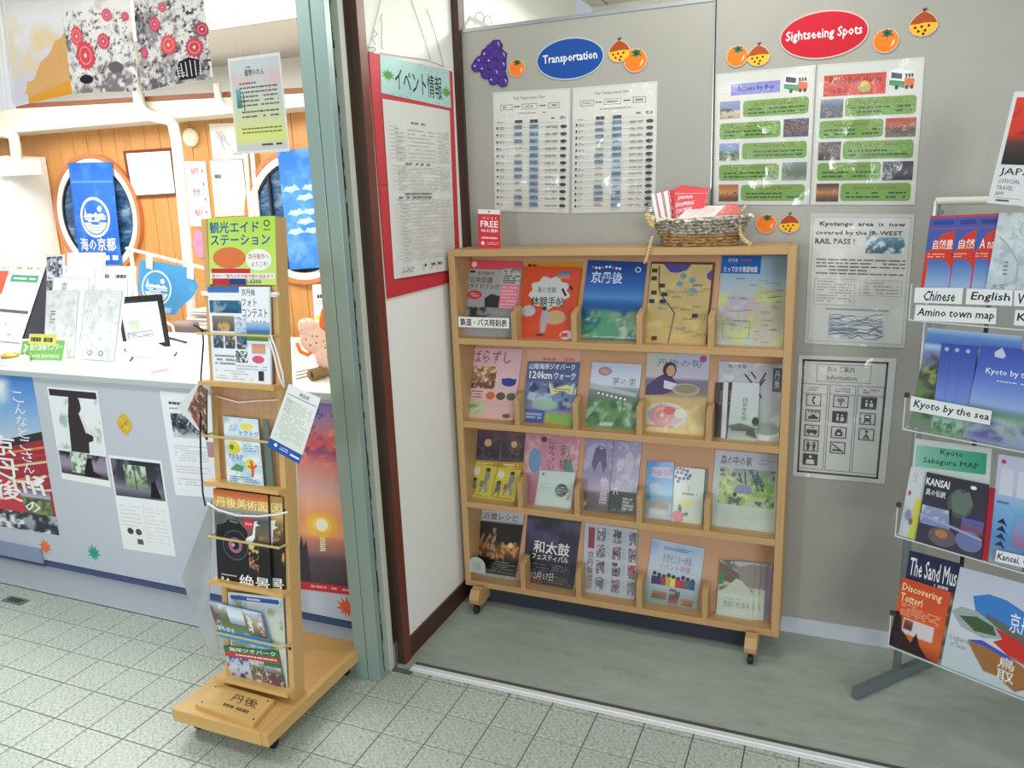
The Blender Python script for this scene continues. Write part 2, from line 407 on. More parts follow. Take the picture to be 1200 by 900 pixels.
# floor: grout slab with single tiles, then vinyl, sill
floor = S(MB().box(-6.6, 2.4, -3.2, 2.13, -0.06, -0.004).build('floor', GROUT))
TP = 0.1503; X0 = -1.397; Y0 = 2.093
def tilemesh(w, d):
    bm = bmesh.new(); bmesh.ops.create_cube(bm, size=1)
    for v in bm.verts: v.co = (v.co.x*w, v.co.y*d, -0.003+v.co.z*.006)
    bmesh.ops.bevel(bm, geom=[e for e in bm.edges if e.verts[0].co.z > -.002 and e.verts[1].co.z > -.002], offset=.0009, segments=1, affect='EDGES')
    me = bpy.data.meshes.new('tile'); bm.to_mesh(me); bm.free(); me.materials.append(TILE); return me
tm = tilemesh(TP-.0035, TP-.0035); far = []
for j in range(20):
    for i in range(-30, 22):
        x = X0+(i+.5)*TP; y = Y0-(j+.5)*TP
        if x > 2.2: continue
        if j < 8 and i < 11 and i > -17 and not (j > 5 and i > -3) and not (j > 2 and i > 5):
            o = bpy.data.objects.new('tile', tm); COL.objects.link(o); o.parent = floor
            o.location = (x-floor.location[0], y-floor.location[1], 0-floor.location[2]+random.Random(i*31+j).uniform(-.0004, .0003)); o.rotation_euler[2] = 0
        else: far.append((x, y))
mb = MB()
for x, y in far:
    a = TP/2-.00175
    if x > -4 or y < 2.2: mb.box(x-a, x+a, y-a, y+a, -.006, 0)
o = mb.build('tile_field', TILE, floor); o['kind'] = 'stuff'
for i in range(0, 24):                                             # cut row beside the threshold
    mb = MB().box(X0+i*TP+.002+.08*(i == 0), X0+(i+1)*TP-.002, Y0+.0025, 2.112, -.006, 0); mb.build('cut_tile', TILE, floor)
    if X0+(i+1)*TP > 1.5: break
S(MB().box(-1.41, 2.4, 2.124, 4.6, -0.06, 0.0).build('floor_alcove', VINYL))
t = MB().box(-1.33, 2.4, 2.113, 2.15, 0.0, 0.004, .001).box(-1.33, 2.4, 2.128, 2.133, .004, .0065); S(MB().box(-1.33, 2.4, 2.152, 2.166, 0.0, 0.003).build('trim_10', mat('threshold_shade', '#4f554f', .4)))  # dark strip stands in for the shaded line behind the threshold
S(t.build('trim_1', mat('bright_threshold', '#eceeee', .3, .15)))
S(MB().box(-6.6, -1.41, 2.13, 4.6, -.06, -.001).build('floor_office', VINYL))
S(MB().box(-6.6, -1.44, 2.094, 2.275, 0.0, 0.006, .002).build('trim_2', SILL))
g = thing('drain_cover', onz(18, 704, 0), 'small dark metal floor plate set in the tiles before the counter', 'drain cover')
p = onz(18, 704, 0.0)
MB().box(p[0]-.06, p[0]+.06, p[1]-.022, p[1]+.022, 0, .003, .001).build('plate', GREYM, g)
mb = MB()
for k in range(5): mb.box(p[0]-.035+k*.016, p[0]-.027+k*.016, p[1]-.012, p[1]+.012, .003, .0042)
mb.build('grille', BLACK, g)

# back partition: two panels and an aluminium seam
wb = S(MB().box(-1.40, 2.3, 2.835, 2.85, 0.0, 2.19).build('wall_back', PART))
MB().box(-1.352, -.4385, 2.81, 2.835, .0, 2.192, .002).build('panel', PART, wb)
MB().box(-.4315, .80, 2.81, 2.835, .0, 2.30, .002).build('panel', PART, wb)
MB().box(.806, 2.3, 2.81, 2.835, .0, 2.30, .002).build('panel', PART, wb)
MB().box(-.4385, -.4315, 2.815, 2.83, 0, 2.2).build('seam_strip', BLACK, wb)
MB().box(-1.352, -.436, 2.806, 2.838, 2.19, 2.202).build('cap_strip', ALU, wb)
MB().box(-.4385, -.4345, 2.806, 2.815, 0.05, 2.2).build('edge_strip', ALU, wb)
S(MB().box(-1.35, 2.3, 2.799, 2.81, 0.0, .062, .002).build('baseboard_back', mat('pale_baseboard', '#c3cad0', .4)))
S(MB().box(-1.388, -1.345, 2.79, 2.84, 0.0, 2.5).build('trim_3', BROWN))
# left wall of the alcove
S(MB().box(-1.42, -1.375, 2.18, 2.79, 0, 2.6).build('wall_left', WHITEW))
S(MB().box(-1.42, -1.39, 2.84, 4.3, 0, 2.6).build('wall_office_side', WHITEW))
S(MB().box(-1.377, -1.364, 2.183, 2.79, 0.0, .075, .002).build('baseboard_left', BASEB))
# door jamb and the sage green sliding door edge
j = thing('door_1', (-1.41, 2.07, 0), kind='structure')
MB().box(-1.487, -1.440, 2.02, 2.05, 0.0, 2.62, .002).box(-1.437, -1.391, 2.02, 2.05, 0.0, 2.62, .002).box(-1.485, -1.392, 2.027, 2.047, 0, 2.62).build('door_stile', GREEN, j)
mb = MB(); rr = random.Random(4)
for k in range(130): z = k*.02; mb.box(-1.445, -1.412+rr.uniform(-.003, .002), 2.051, 2.087, z, z+.0205)
o = mb.build('brush_seal', BRUSH, j)
MB().box(-1.436, -1.389, 2.088, 2.115, 0.0, 2.62, .003).build('pale_stile', PALE, j)
MB().box(-1.42, -1.385, 2.117, 2.138, 0.0, .09, .001).build('foot_plate', ALU, j)
S(MB().box(-1.425, -1.3635, 2.14, 2.182, 0.0, 2.62, .002).build('trim_4', BROWN))
S(MB().box(-1.3632, -1.3600, 2.1405, 2.182, 0.0, 2.62).build('trim_5', REDBR))
# ceilings
S(MB().box(-6.6, -1.40, 1.9, 4.4, 2.46, 2.5).build('ceiling_office', CEIL))
S(MB().box(-1.40, 2.4, 2.0, 4.7, 2.62, 2.66).build('ceiling_alcove', CEIL))
S(MB().box(-1.40, 2.4, 4.62, 4.7, 0, 2.62).build('wall_far', WHITEW))
S(MB().box(-1.39, 2.4, 2.0, 2.02, 2.5, 2.62).build('trim_6', WHITEW))
mb = MB()
for k in range(5): mb.box(-1.3+k*.6, -1.295+k*.6, 2.2, 4.6, 2.614, 2.62)
S(mb.build('trim_7', mat('ceiling_joint', '#a8a494', .8)))
for k, (x, y, wd, dp, z) in enumerate([(-3.3, 2.95, 2.6, .62, 2.46), (-.45, 3.4, 1.2, .22, 2.62)]):
    g = thing('ceiling_light', (x, y, z-.03), ['long white fluorescent panel on the office ceiling behind the fabric panels', 'white tube light on the ceiling behind the grey partition'][k], 'light')
    MB().box(x-wd/2, x+wd/2, y-dp/2, y+dp/2, z-.022, z-.001, .004).build('housing', WHITE, g)
    MB().box(x-wd/2+.03, x+wd/2-.03, y-dp/2+.03, y+dp/2-.03, z-.028, z-.0225).build('diffuser', EMIT, g)
# white rail with hooks above the partition
g = thing('hanging_rail', ony(565, 28, 3.0), 'white rail with wire hooks above the grey partition', 'rail')
a, b_ = ony(535, 12, 3.05), ony(585, 40, 2.95)
MB().tube([ony(510, 0, 3.05), ony(600, 46, 2.9)], .009).build('rail', WHITE, g)
for px in (562, 571):
    c = ony(px, 24+(px-562)*.5, 2.97); pts = [c+np.array([.02*math.cos(t_), 0, .03*math.sin(t_)]) for t_ in np.linspace(-1.2, 3.6, 12)]
    MB().tube(pts, .0018, 5).build('hook', WIRE, g)

# ---------------------------------------------------------------- office behind the counter
YW = 4.2
wo = S(MB().box(-6.6, -1.42, YW+.02, YW+.08, 0, 2.5).build('wall_office', WALLD))
bw = .135
for k in range(25):
    x = -6.05+.15+k*bw+.0
    if x > -2.6: break
    MB().box(x+.002, x+bw-.002, YW, YW+.02, .3, 2.2, .0015).build('wall_board', WALLB, wo)
for k in range(9):
    x = -2.625+k*bw
    MB().box(x+.002, x+bw-.002, YW, YW+.02, .3, 2.2, .0015).build('wall_board', WALLB, wo)
S(MB().box(-6.6, -1.42, YW-.02, YW+.03, 2.16, 2.46).build('wall_office_upper', WHITEW))
# duct with brown trim on top (rises slightly towards the left wall)
def slab(yf, z0a, z0b, z1a, z1b, yb, name, m, x0=-6.5, x1=-1.42):
    return MB().hexa([(x0, yf, z0a), (x1, yf, z0b), (x1, yb, z0b), (x0, yb, z0a)], [(x0, yf, z1a), (x1, yf, z1b), (x1, yb, z1b), (x0, yb, z1a)]).build(name, m)
YD = 3.98
p1 = ony(20, 155, YD); p2 = ony(300, 130, YD); q1 = ony(20, 127, YD); q2 = ony(300, 112, YD)
sl = lambda A, B, x: A[2]+(B[2]-A[2])*(x-A[0])/(B[0]-A[0])
S(slab(YD, sl(p1, p2, -6.5), sl(p1, p2, -1.42), sl(q1, q2, -6.5), sl(q1, q2, -1.42), YW, 'trim_8', CREAM))
r1 = ony(20, 122, YD); r2 = ony(300, 106, YD)
S(slab(YD-.012, sl(q1, q2, -6.5)+.001, sl(q1, q2, -1.42)+.001, sl(r1, r2, -6.5), sl(r1, r2, -1.42), YW, 'trim_9', TRIMB))
# white pillar at the left with a bracket and pipe
MBp = MB().hexa([(-6.7, 3.9, 0), (ony(27, 305, 3.9)[0], 3.9, 0), (ony(27, 305, 3.9)[0], 4.19, 0), (-6.7, 4.19, 0)],
                [(-6.7, 3.9, 2.0), (ony(12, 205, 3.9)[0], 3.9, 2.0), (ony(12, 205, 3.9)[0], 4.19, 2.0), (-6.7, 4.19, 2.0)])
S(MBp.build('wall_office_left', WHITEW))
def pxtube(name, pts, y, r, m, parent=None, n=8): return MB().tube([ony(a, b, y) for a, b in pts], r, n).build(name, m, parent, smooth=True)
g = thing('pipe_bracket', ony(20, 198, 3.85), 'cream boxed bracket with bent pipe at the left end of wooden wall', 'bracket')
a = ony(-8, 189, 3.85); b_ = ony(30, 205, 3.85); MB().box(a[0], b_[0], 3.85, 3.98, b_[2], a[2], .006).build('box', CREAM, g)
pxtube('pipe', [(-10, 155), (8, 156), (16, 160), (18, 170), (20, 189)], 3.9, .035, CREAM, g)
g = thing('wall_pipe', ony(205, 155, 3.93), 'long white pipe dropping down the wooden wall from the duct', 'pipe')
pxtube('pipe', [(161, 100), (163, 118), (168, 130), (180, 137), (197, 140), (203, 146), (207, 165), (213, 225), (220, 300), (228, 400)], 3.93, .034, WHITE, g)
g = thing('short_pipe', ony(258, 115, 3.93), 'short white pipe bending off behind the hanging paper notice', 'pipe')
pxtube('pipe', [(254, 98), (256, 115), (262, 125), (272, 129), (285, 129)], 3.93, .022, WHITE, g)
g = thing('cable_duct', ony(290, 200, 4.17), 'thin white double cable duct between the pinned papers and second porthole', 'cable duct')
pxtube('duct', [(285, 135), (288, 182), (294, 250), (301, 330)], 4.17, .016, WHITE, g); pxtube('duct', [(292, 140), (296, 182), (302, 250), (308, 330)], 4.17, .016, WHITE, g)

def porthole(nm, px, py, R):
    c = ony(px, py, YW); g = thing(nm, (c[0], YW, c[2]), kind='structure')
    def annulus(r0, r1, y0, y1, nm_, m, n=48):
        v = []; f = []
        for (r, y) in ((r0, y0), (r1, y0), (r1, y1), (r0, y1)): v += [(c[0]+r*math.cos(2*math.pi*i/n), y, c[2]+r*math.sin(2*math.pi*i/n)) for i in range(n)]
        for q in range(4):
            for i in range(n): f.append((q*n+i, q*n+(i+1) % n, ((q+1) % 4)*n+(i+1) % n, ((q+1) % 4)*n+i))
        return MB().add(v, f).build(nm_, m, g)
    annulus(R-.014, R+.014, YW-.035, YW, 'ring', COPPER); annulus(R-.06, R-.015, YW-.028, YW, 'window_frame', WHITE); annulus(R-.075, R-.061, YW-.022, YW, 'gasket', BLACK)
    MB().prism([(c[0]+(R-.07)*math.cos(t_), YW-.012, c[2]+(R-.07)*math.sin(t_)) for t_ in np.linspace(0, 6.2832, 41)[:-1]], (0, .01, 0)).build('pane', PORT, g)
    MB().box(c[0]-R*.52, c[0]-R*.48, YW-.03, YW-.0125, c[2]-R*.66, c[2]+R*.66).build('mullion', BLACK, g)
    return c
porthole('window_1', 117, 252, .405); porthole('window_2', 353, 255, .405)

P41 = PY(4.195)
g = thing('wall_clock_face', ony(223, 161, 4.18), 'small blank round cream plate on the wooden wall', 'wall plate')
c = ony(223, 161, 4.18); MB().lathe((c[0], 4.175, c[2]), [(.0, -.012), (.045, -.012), (.058, 0), (.058, .02), (0, .02)], 'y', 24).build('disc', mat('cream_disc', '#f2e6c8', .5), g)
# framed certificate
g = thing('framed_certificate', ony(178, 225, 4.17), 'white certificate in dark brown frame hanging on the wooden wall', 'picture frame')
s = Sheet([(146, 177), (203, 173), (210, 229), (155, 232)], P41, t=.012, off=.002, col='#6d3a22', edge='#6d3a22'); s.build('frame', PAPER, g)
s = Sheet([(150, 180), (201, 177), (207, 226), (158, 229)], P41, t=.002, off=.0145, col='#f6f5ee'); s.lines(.2, .2, .8, .7, 5, '#e6e4dc', .3); s.build('sheet', PAPER, g)
# wall papers
s = Sheet([(245, 145), (279, 144), (286, 186), (250, 187)], P41, col='#f3f1e8', t=.002, seed=3)
for k in range(12): s.line([(s.rs.uniform(.1, .5), s.rs.uniform(.2, .4)), (s.rs.uniform(.3, .7), s.rs.uniform(.5, .9))], .02, '#a9abb8')
s.lines(.7, .82, .95, .9, 1, '#555', .9); s.build('ink_drawing', PAPER, None, 'white paper with faint ink sketch pinned high on the wooden wall', 'paper')
s = Sheet([(216, 189), (241, 189), (249, 266), (224, 265)], P41, col='#f7f2ea', t=.003, seed=4); [s.text(ch_, .26, v_, .62, v_+.1, '#d8405f', .02) for ch_, v_ in zip('網野駅', (.1, .42, .74))]
for v in (.12, .32, .55, .75): s.rect(.78, v, .84, v+.05, '#555a66')
s.build('station_name_strip', PAPER, None, 'tall white strip with red vertical station name on wooden wall', 'paper')
s = Sheet([(246, 188), (284, 187), (291, 252), (253, 254)], P41, col='#f6f3e2', t=.002, seed=5); s.img(.02, .02, .98, .3, [(0, '#bfe2ec'), (1, '#f1f0e6')]); s.img(.02, .6, .98, .99, [(0, '#f6f3e2'), (1, '#efe4b8')])
s.lines(.05, .24, .4, .33, 1, '#444', .8); s.lines(.1, .34, .6, .4, 1, '#8a8', .5); s.build('wall_notice', PAPER, None, 'pale blue and cream notice pinned beside the station name strip', 'paper')
c4 = cc(234, 286, .10, .19, P41); s = Sheet(c4, P41, px=False, outline=[(.5+.5*math.cos(a), .5+.5*math.sin(a)) for a in np.linspace(0, 6.1, 24)], col='#f08cb4', t=.003); s.lines(.25, .35, .8, .6, 3, '#d8588c', .3); s.build('pink_round_sign', PAPER, None, 'pink round paper sign on wooden wall behind the wooden floor stand', 'sign')

# banners
def banner(corners, Y, seed, design, name, label):
    s = Sheet(corners, PY(Y), t=.002, col='#4a86dd', seed=seed, bow=.012); design(s); return s.build(name, CLOTH, None, label, 'banner')
LOGO = [(.25, .0)]
def sea_logo(s, u, v, r, c, bg, lw=.13):
    h = s.W/s.H
    s.ring(u, v, r, r*h, lw, c)
    P_ = lambda x, y: (u+x*r, v+y*r*h)
    s.ell(u+.38*r, v-.42*r*h, .15*r, .15*r*h, c, 12)
    s.poly([P_(*q) for q in ((-.78, -.02), (-.7, -.12), (-.62, -.5), (-.52, -.15), (-.3, -.2), (-.1, -.14), (.1, -.24), (.3, -.14), (.5, -.22), (.78, -.04), (.6, .0), (-.6, .0))][::-1], c)
    for y, x0, x1 in ((.07, -.7, -.2), (.07, 0, .74), (.17, -.5, .3)): s.line([P_(x0, y), P_(x1, y)], .07*r, c)
    s.poly([P_(.8*math.cos(t_), .8*math.sin(t_)) for t_ in np.linspace(.32, math.pi-.32, 16)][::-1], c)
    for q in (.3, .45, .6): s.line([P_(-.6+q*.4, q+.12), P_(-.25, q-.0), P_(.1, q+.06), P_(.7-q*.35, q+.0)], .035*r, bg)
def d1(s):
    s.img(0, 0, 1, 1, [(0, '#2f66c4'), (.2, '#3a72cc'), (1, '#2a5fc4')], [('#4f86d8', 5, .64, .3)], n=14)
    s.img(.02, .175, .98, .2, [(0, '#6fa0ea'), (1, '#3a76d6')], n=6)
    sea_logo(s, .52, .53, .34, '#f1f5f6', '#3f7ee0'); s.text('海の京都', .1, .73, .93, .86, '#f1f5f6', .02); s.lines(.5, .9, .95, .96, 1, '#f1f5f6', .8)
banner([(80, 191), (131, 190), (143, 310), (94, 310)], 4.157, 2, d1, 'blue_banner', 'tall blue banner with white seaside emblem hanging before the porthole window')
def d2(s):
    s.img(0, 0, 1, 1, [(0, '#3a72cf'), (.45, '#4c88da'), (1, '#3c78d2')], [('#6a9ee4', 4, .6, .3)], n=14)
    rs = random.Random(5)
    for v, us in ((.3, (.05, .5)), (.38, (.35, .8)), (.5, (.1, .45)), (.58, (.3, .7)), (.66, (.45, .05))):
        for u in us:
            s.poly([(u, v+.03), (u+.1, v-.01), (u+.2, v+.01), (u+.3, v-.02), (u+.42, v+.03), (u+.3, v+.035), (u+.2, v+.05), (u+.1, v+.035)][::-1], '#a4c6ee')
            s.poly([(u+.1, v+.01), (u+.2, v-.005), (u+.3, v+.01), (u+.2, v+.025)][::-1], '#cfe0f4')
banner([(325, 178), (376, 172), (392, 312), (340, 316)], 4.157, 3, d2, 'wave_banner', 'blue banner with white wave pattern beside the green door edge')

# ---------------------------------------------------------------- hanging fabric panels (near the counter line)
def noren(corners, Y, design, name, label, seed, bow=.016):
    s = Sheet(corners, PY(Y), t=.0015, col='#ddd8d0', seed=seed, bow=bow); design(s)
    return s.build(name, CLOTH, None, label, 'curtain', 'fabric panels hanging over the counter')
def k1(s):
    s.img(0, 0, 1, 1, [(0, '#f4f1ee'), (.45, '#f0ece8'), (1, '#d8d2d0')], [('#c9bfba', 5, .6, .2, 0, .6), ('#8a8487', 16, .62, .1, .35, 1), ('#f0ece8', 9, .58, .08), ('#4a464c', 30, .66, .06, .25, 1.1), ('#807b7e', 7, .6, .1, .72, 1.1), ('#c9748a', 30, .74, .06, .8, 1.1)], n=70)  # cloth whitens towards the top: leaking light put into the colour
    h = s.W/s.H; fl(s, .22, .50, .11, '#e8606c'); fl(s, .33, .67, .16, '#e0525f'); fl(s, .7, .32, .07, '#e2607a'); fl(s, .62, .55, .09, '#d9566a'); fl(s, .93, .33, .05, '#d9566a'); s.ell(.3, .88, .11, .04, '#2e2c30'); s.ell(.75, .78, .1, .05, '#6b6668')
def fl(s, u, v, r, c):
    h = s.W/s.H; p = []
    for i in range(32): q = r*(1 if i % 2 else .82); a = i*math.pi/16; p.append((u+q*math.cos(a), v+q*h*math.sin(a)))
    s.poly(p, c); s.ring(u, v, r*.6, r*.6*h, .12, '#f4a9a8', 16); s.circ(u, v, r*.16, '#f6d0b8', 8)
def k2(s):
    s.img(0, 0, 1, 1, [(0, '#eae6e3'), (.45, '#e2ddd9'), (1, '#b8b2b4')], [('#9d979a', 4, .6, .2, 0, 1), ('#6a6669', 14, .63, .1, .15, 1.1), ('#e6e0dc', 10, .57, .08), ('#3d3a40', 28, .64, .06, .2, 1.1), ('#6a6468', 5, .58, .1, .75, 1.1), ('#b96a7c', 30, .74, .06, .6, 1.1)], n=70)  # paler upper cloth also carries painted light from above
    fl(s, .33, .42, .085, '#e0526a'); fl(s, .5, .62, .12, '#e0605f'); fl(s, .83, .67, .12, '#c9505f'); fl(s, .47, .27, .06, '#d9607a'); fl(s, .12, .66, .06, '#d94a66'); fl(s, .95, .5, .09, '#b8455a')
    s.poly([(.55, .9), (.62, .79), (.75, .76), (.88, .8), (.92, .9), (.8, .97), (.6, .97)][::-1], '#2c2a2e')
    for i in range(6):
        s.line([(.58+.06*i, .79+.01*abs(i-3)), (.6+.055*i, .95)], .012, '#d8d2cc'); s.line([(.58, .8+.026*i), (.9, .8+.026*i)], .009, '#d8d2cc')
def k3(s):
    s.img(0, 0, 1, 1, [(0, '#f6f4f2'), (.5, '#eceaf0'), (.75, '#dcdbe6'), (1, '#d8d4dc')], [('#f1d9a8', 3, .62, .2, .2, .8)], n=30)
    s.img(.25, .82, 1, 1, [(0, '#e9a93c'), (1, '#dd9a33')], n=20); 
    s.poly([(.95, .44), (1, .47), (1, .85), (.2, .92), (.25, .86), (.4, .8), (.52, .68), (.68, .62), (.78, .52), (.88, .5)][::-1], '#e6a83f')
    for i in range(46):
        v = .3+i*.015; s.line([(.02, v), (.98, v-.1)], .004, '#dcd6d2' if v > .5 else '#e4e0e2')
def k4(s):
    s.img(0, 0, 1, 1, [(0, '#f6f4f2'), (1, '#dedde6')], n=8)
    for i in range(40): s.line([(.0, .3+i*.018), (1, .25+i*.018)], .02, '#cfcdd4')
noren([(-30, -25), (3, -25), (19, 127), (-15, 133)], 2.36, k4, 'white_fabric_panel', 'edge of a white striped cloth panel at far upper left', 11)
noren([(0, -25), (76, -25), (85, 110), (18, 125)], 2.36, k3, 'orange_fabric_panel', 'white silk panel with orange cloud dye hanging over the counter', 12, 0)
noren([(68, -25), (150, -25), (163, 107), (85, 110)], 2.36, k1, 'kimono_fabric_panel', 'left of two patterned kimono cloth panels with large red chrysanthemums', 13)
noren([(153, -25), (236, -25), (250, 92), (167, 108)], 2.36, k2, 'kimono_fabric_panel', 'right of two patterned kimono cloth panels, with dark fan pattern below', 14)
g = thing('curtain_pole', ony(100, -28, 2.36), 'white pole carrying the hanging cloth panels', 'pole'); pxtube('pole', [(-60, -26), (290, -26)], 2.365, .012, WHITE, g)

# hanging notice, "kimono noren"
PN = PY(2.2)
g = thing('hanging_notice', ony(303, 125, 2.2), 'grey and yellow paper notice hanging on two threads before the office wall', 'notice')
s = Sheet([(267, 69), (328, 61), (340, 177), (278, 181)], PN, t=.0015, col='#dcdcd8', seed=8)
s.img(.03, .03, .97, .97, [(0, '#c6c9cc'), (.35, '#c5c8c0'), (.62, '#c9cfa8'), (.85, '#d6dc7a'), (.97, '#c3c6c6'), (1, '#c3c6c6')], [('#d2b7b8', 3, .62, .2, .1, .5)], n=14)
s.img(.1, .32, .2, .52, [(0, '#6fa7b8'), (1, '#3c7d70')], n=5); s.line([(.24, .38), (.24, .55)], .02, '#2f5d58'); s.line([(.17, .45), (.31, .45)], .02, '#2f5d58')
s.text('着物のれん', .3, .13, .68, .2, '#26282c', .02); s.lines(.34, .1, .5, .12, 1, '#333', .7)
s.lines(.18, .25, .9, .52, 6, '#5f6258', .35, .95); s.lines(.18, .54, .88, .64, 2, '#5f6258', .35, .95); s.lines(.15, .72, .9, .8, 2, '#6c6f3c', .35, .95); s.lines(.5, .9, .88, .93, 1, '#2d2d28', .7)
s.build('notice_sheet', PAPER, g)
for a, b_, c, d in ((278, 12, 282, 68), (303, 0, 307, 65)): pxtube('thread', [(a-3, -30), (a, b_), (c, d)], 2.2, .0012, CORDW, g, 5)

# ---------------------------------------------------------------- counter
YC = 2.262
g = thing('reception_counter', (-3.0, 2.5, 0), 'long white reception counter with posters on its front', 'counter')
MB().box(-6.3, -1.45, YC, YC+.02, .045, .925, .002).build('front_panel', COUNT, g)
MB().box(-6.3, -1.45, YC+.012, YC+.05, .006, .045).build('kick_strip', NAVY, g)
a = ony(51, 650, YC)[0]; MB().box(-6.3, a, YC-.012, YC, .03, .10, .001).build('lower_rail', mat('blue_grey_rail', '#8e9bb4', .5), g)
MB().box(-6.3, -1.45, YC-.022, 3.2, .925, .952, .004).build('worktop', CTOP, g)
MB().box(-6.3, -1.45, YC-.0235, YC-.0215, .926, .948).build('edge_band', CEDGE, g)
MB().box(-6.3, -1.45, 3.15, 3.18, 0, .925).build('rear_panel', COUNT, g)
PC = PY(YC)
def cs(c, **k): return Sheet(c, PC, **k)
# big shrine poster
s = cs([(-75, 432), (38, 440), (70, 627), (-62, 606)], t=.002, col='#d8dce2', seed=21)
s.img(.0, .0, 1, 1, [(0, '#3f7fd0'), (.25, '#8fbbe6'), (.42, '#c9d4dc'), (1, '#7a6a74')], [('#f1f5f8', 3, .6, .3, 0, .3)], n=20)
s.poly([(.62, .44), (.95, .38), (1, .38), (1, .98), (.35, .98), (.35, .55)][::-1], '#a32536'); s.poly([(.62, .42), (1, .34), (1, .39), (.62, .47)][::-1], '#2e2430')
for i, c in enumerate(['#e8863c', '#c22f3c', '#e9c7a0', '#b02a35', '#e27f3c', '#b8303c', '#eec9c0']): s.poly([(.6, .5+i*.045), (1, .43+i*.045), (1, .445+i*.045), (.6, .515+i*.045)][::-1], c)
s.img(.68, .72, .98, .9, [(0, '#7a5a7c'), (.25, '#c9bccd'), (.3, '#3f4a34'), (1, '#59683f')], [('#8a9a58', 6, .55, .1, .3, 1)], n=10)
s.poly([(.45, .6), (.7, .72), (.78, .98), (.5, .98)][::-1], '#cf3345')
s.line([(.5, .62), (.7, .68), (.85, .67), (.97, .62)], .02, '#f4e9e4')
for u in (.66, .74, .82, .9): s.poly([(u, .68), (u+.03, .68), (u+.045, .75), (u+.015, .75)][::-1], '#f6f2f0')
s.img(0, .88, 1, 1, [(0, '#b9b9c0'), (1, '#8f94a2')], [('#2d2f3a', 9, .5, .06), ('#eceef2', 12, .6, .06)], n=30)
s.text('こんなとこさん', .78, .1, .88, .62, '#f4f6fa', .01, True); s.rect(.79, .63, .825, .69, '#f8f8fa'); s.rect(.79, .70, .825, .715, '#f8f8fa'); s.text('?', .85, .63, .95, .72, '#f8f8fa', .03)
s.text('京丹後', .5, .38, .73, .82, '#fbfafa', .03, True); s.text('の', .75, .8, .88, .87, '#fbfafa', .03)
s.build('shrine_poster', GLOSS, None, 'large poster of a red shrine under blue sky on the counter front', 'poster')
s = cs([(55, 453), (114, 458), (130, 571), (73, 561)], t=.0008, col='#f3f5f3', seed=22)
s.rect(.03, .02, .97, .09, '#38323a'); s.img(.03, .1, .97, .66, [(0, '#eef4f4'), (1, '#e9efef')], [('#a9bcc0', 5, .68, .1)], n=16)
s.poly([(.42, .06), (.56, .04), (.62, .12), (.63, .2), (.57, .26), (.62, .34), (.68, .45), (.8, .48), (.78, .53), (.69, .55), (.67, .67), (.3, .67), (.32, .5), (.34, .3), (.38, .18)][::-1], '#3a3034')
s.poly([(.56, .24), (.63, .3), (.72, .44), (.66, .46)][::-1], '#e9dede'); s.img(.02, .68, .98, .93, [(0, '#857c92'), (.6, '#a39aae'), (1, '#3a3540')], [('#2c2a30', 5, .6, .05)], n=14, horiz=False)
s.img(.26, .67, .6, .9, [(0, '#cfe0cf'), (1, '#e9f0e9')], [('#6d8a68', 7, .55, .1)], n=10); s.poly([(.6, .72), (.68, .72), (.7, .86), (.9, .9), (.55, .93), (.5, .88)][::-1], '#1d1b20')
s.build('robe_poster', PAPER, None, 'white poster with a dark robed figure on the counter front', 'poster')
s = cs([(127, 533), (189, 540), (206, 652), (145, 643)], t=.0008, col='#f1f4f2', seed=23)
s.img(.03, .03, .97, .42, [(0, '#2d2d3a'), (.5, '#3f3f4d'), (.75, '#8a8a9c'), (1, '#4a4b58')], [('#6d6a80', 3, .6, .1)], n=14)
s.img(.26, .08, .68, .32, [(0, '#dfe9dc'), (1, '#7a9570')], [('#4f6b49', 7, .55, .1)], n=12); s.poly([(.75, .24), (.82, .22), (.9, .4), (.7, .4)][::-1], '#15151b'); s.rect(.45, .07, .47, .33, '#43434f')
s.lines(.06, .5, .45, .75, 6, '#d5dada', .3); s.lines(.55, .5, .95, .9, 10, '#dde1e1', .3); s.ell(.2, .79, .06, .035, '#444'); s.ell(.36, .79, .06, .035, '#555'); s.lines(.3, .86, .42, .93, 1, '#555', .8); s.line([(.52, .44), (.52, .92)], .008, '#cfd6da')
s.build('garden_room_poster', PAPER, None, 'white poster with a dark room overlooking a garden, below the yellow sticker', 'poster')
s = cs([(187, 458), (247, 463), (262, 584), (206, 580)], t=.0008, col='#eef2f6', seed=24)
s.lines(.15, .08, .7, .13, 1, '#555', .5); s.lines(.15, .14, .6, .17, 1, '#8aa', .5); s.img(.15, .2, .7, .43, [(0, '#8a93a2'), (.4, '#3f4556'), (1, '#cdd2da')], [('#2b2e3d', 6, .5, .06), ('#d9dde4', 8, .62, .06)], n=16)
s.lines(.12, .5, .8, .66, 7, '#b7c1cb', .3); s.lines(.1, .7, .8, .78, 3, '#c9b7c3', .3); s.lines(.1, .82, .8, .9, 3, '#b7c1cb', .3); s.rect(.8, .45, .98, .6, '#b98f94')
s.build('photo_notice', PAPER, None, 'pale notice with one small photo on the counter front behind the floor stand', 'poster')
s = cs([(346, 470), (430, 477), (437, 700), (353, 690)], t=.0015, col='#d9a98a', seed=25)
s.img(0, 0, 1, 1, [(0, '#7d76b8'), (.1, '#b0829c'), (.2, '#d8605c'), (.3, '#d88078'), (.42, '#d8a8a2'), (.5, '#ecb094'), (.6, '#f6a26c'), (.68, '#f8b070'), (.72, '#c98066'), (.78, '#9c6d6e'), (.82, '#5d4a52'), (.95, '#4a4048'), (1, '#4a4048')], [('#8a4a78', 6, .6, .1, .03, .3), ('#f09a8e', 9, .62, .1, .1, .35)], n=26)
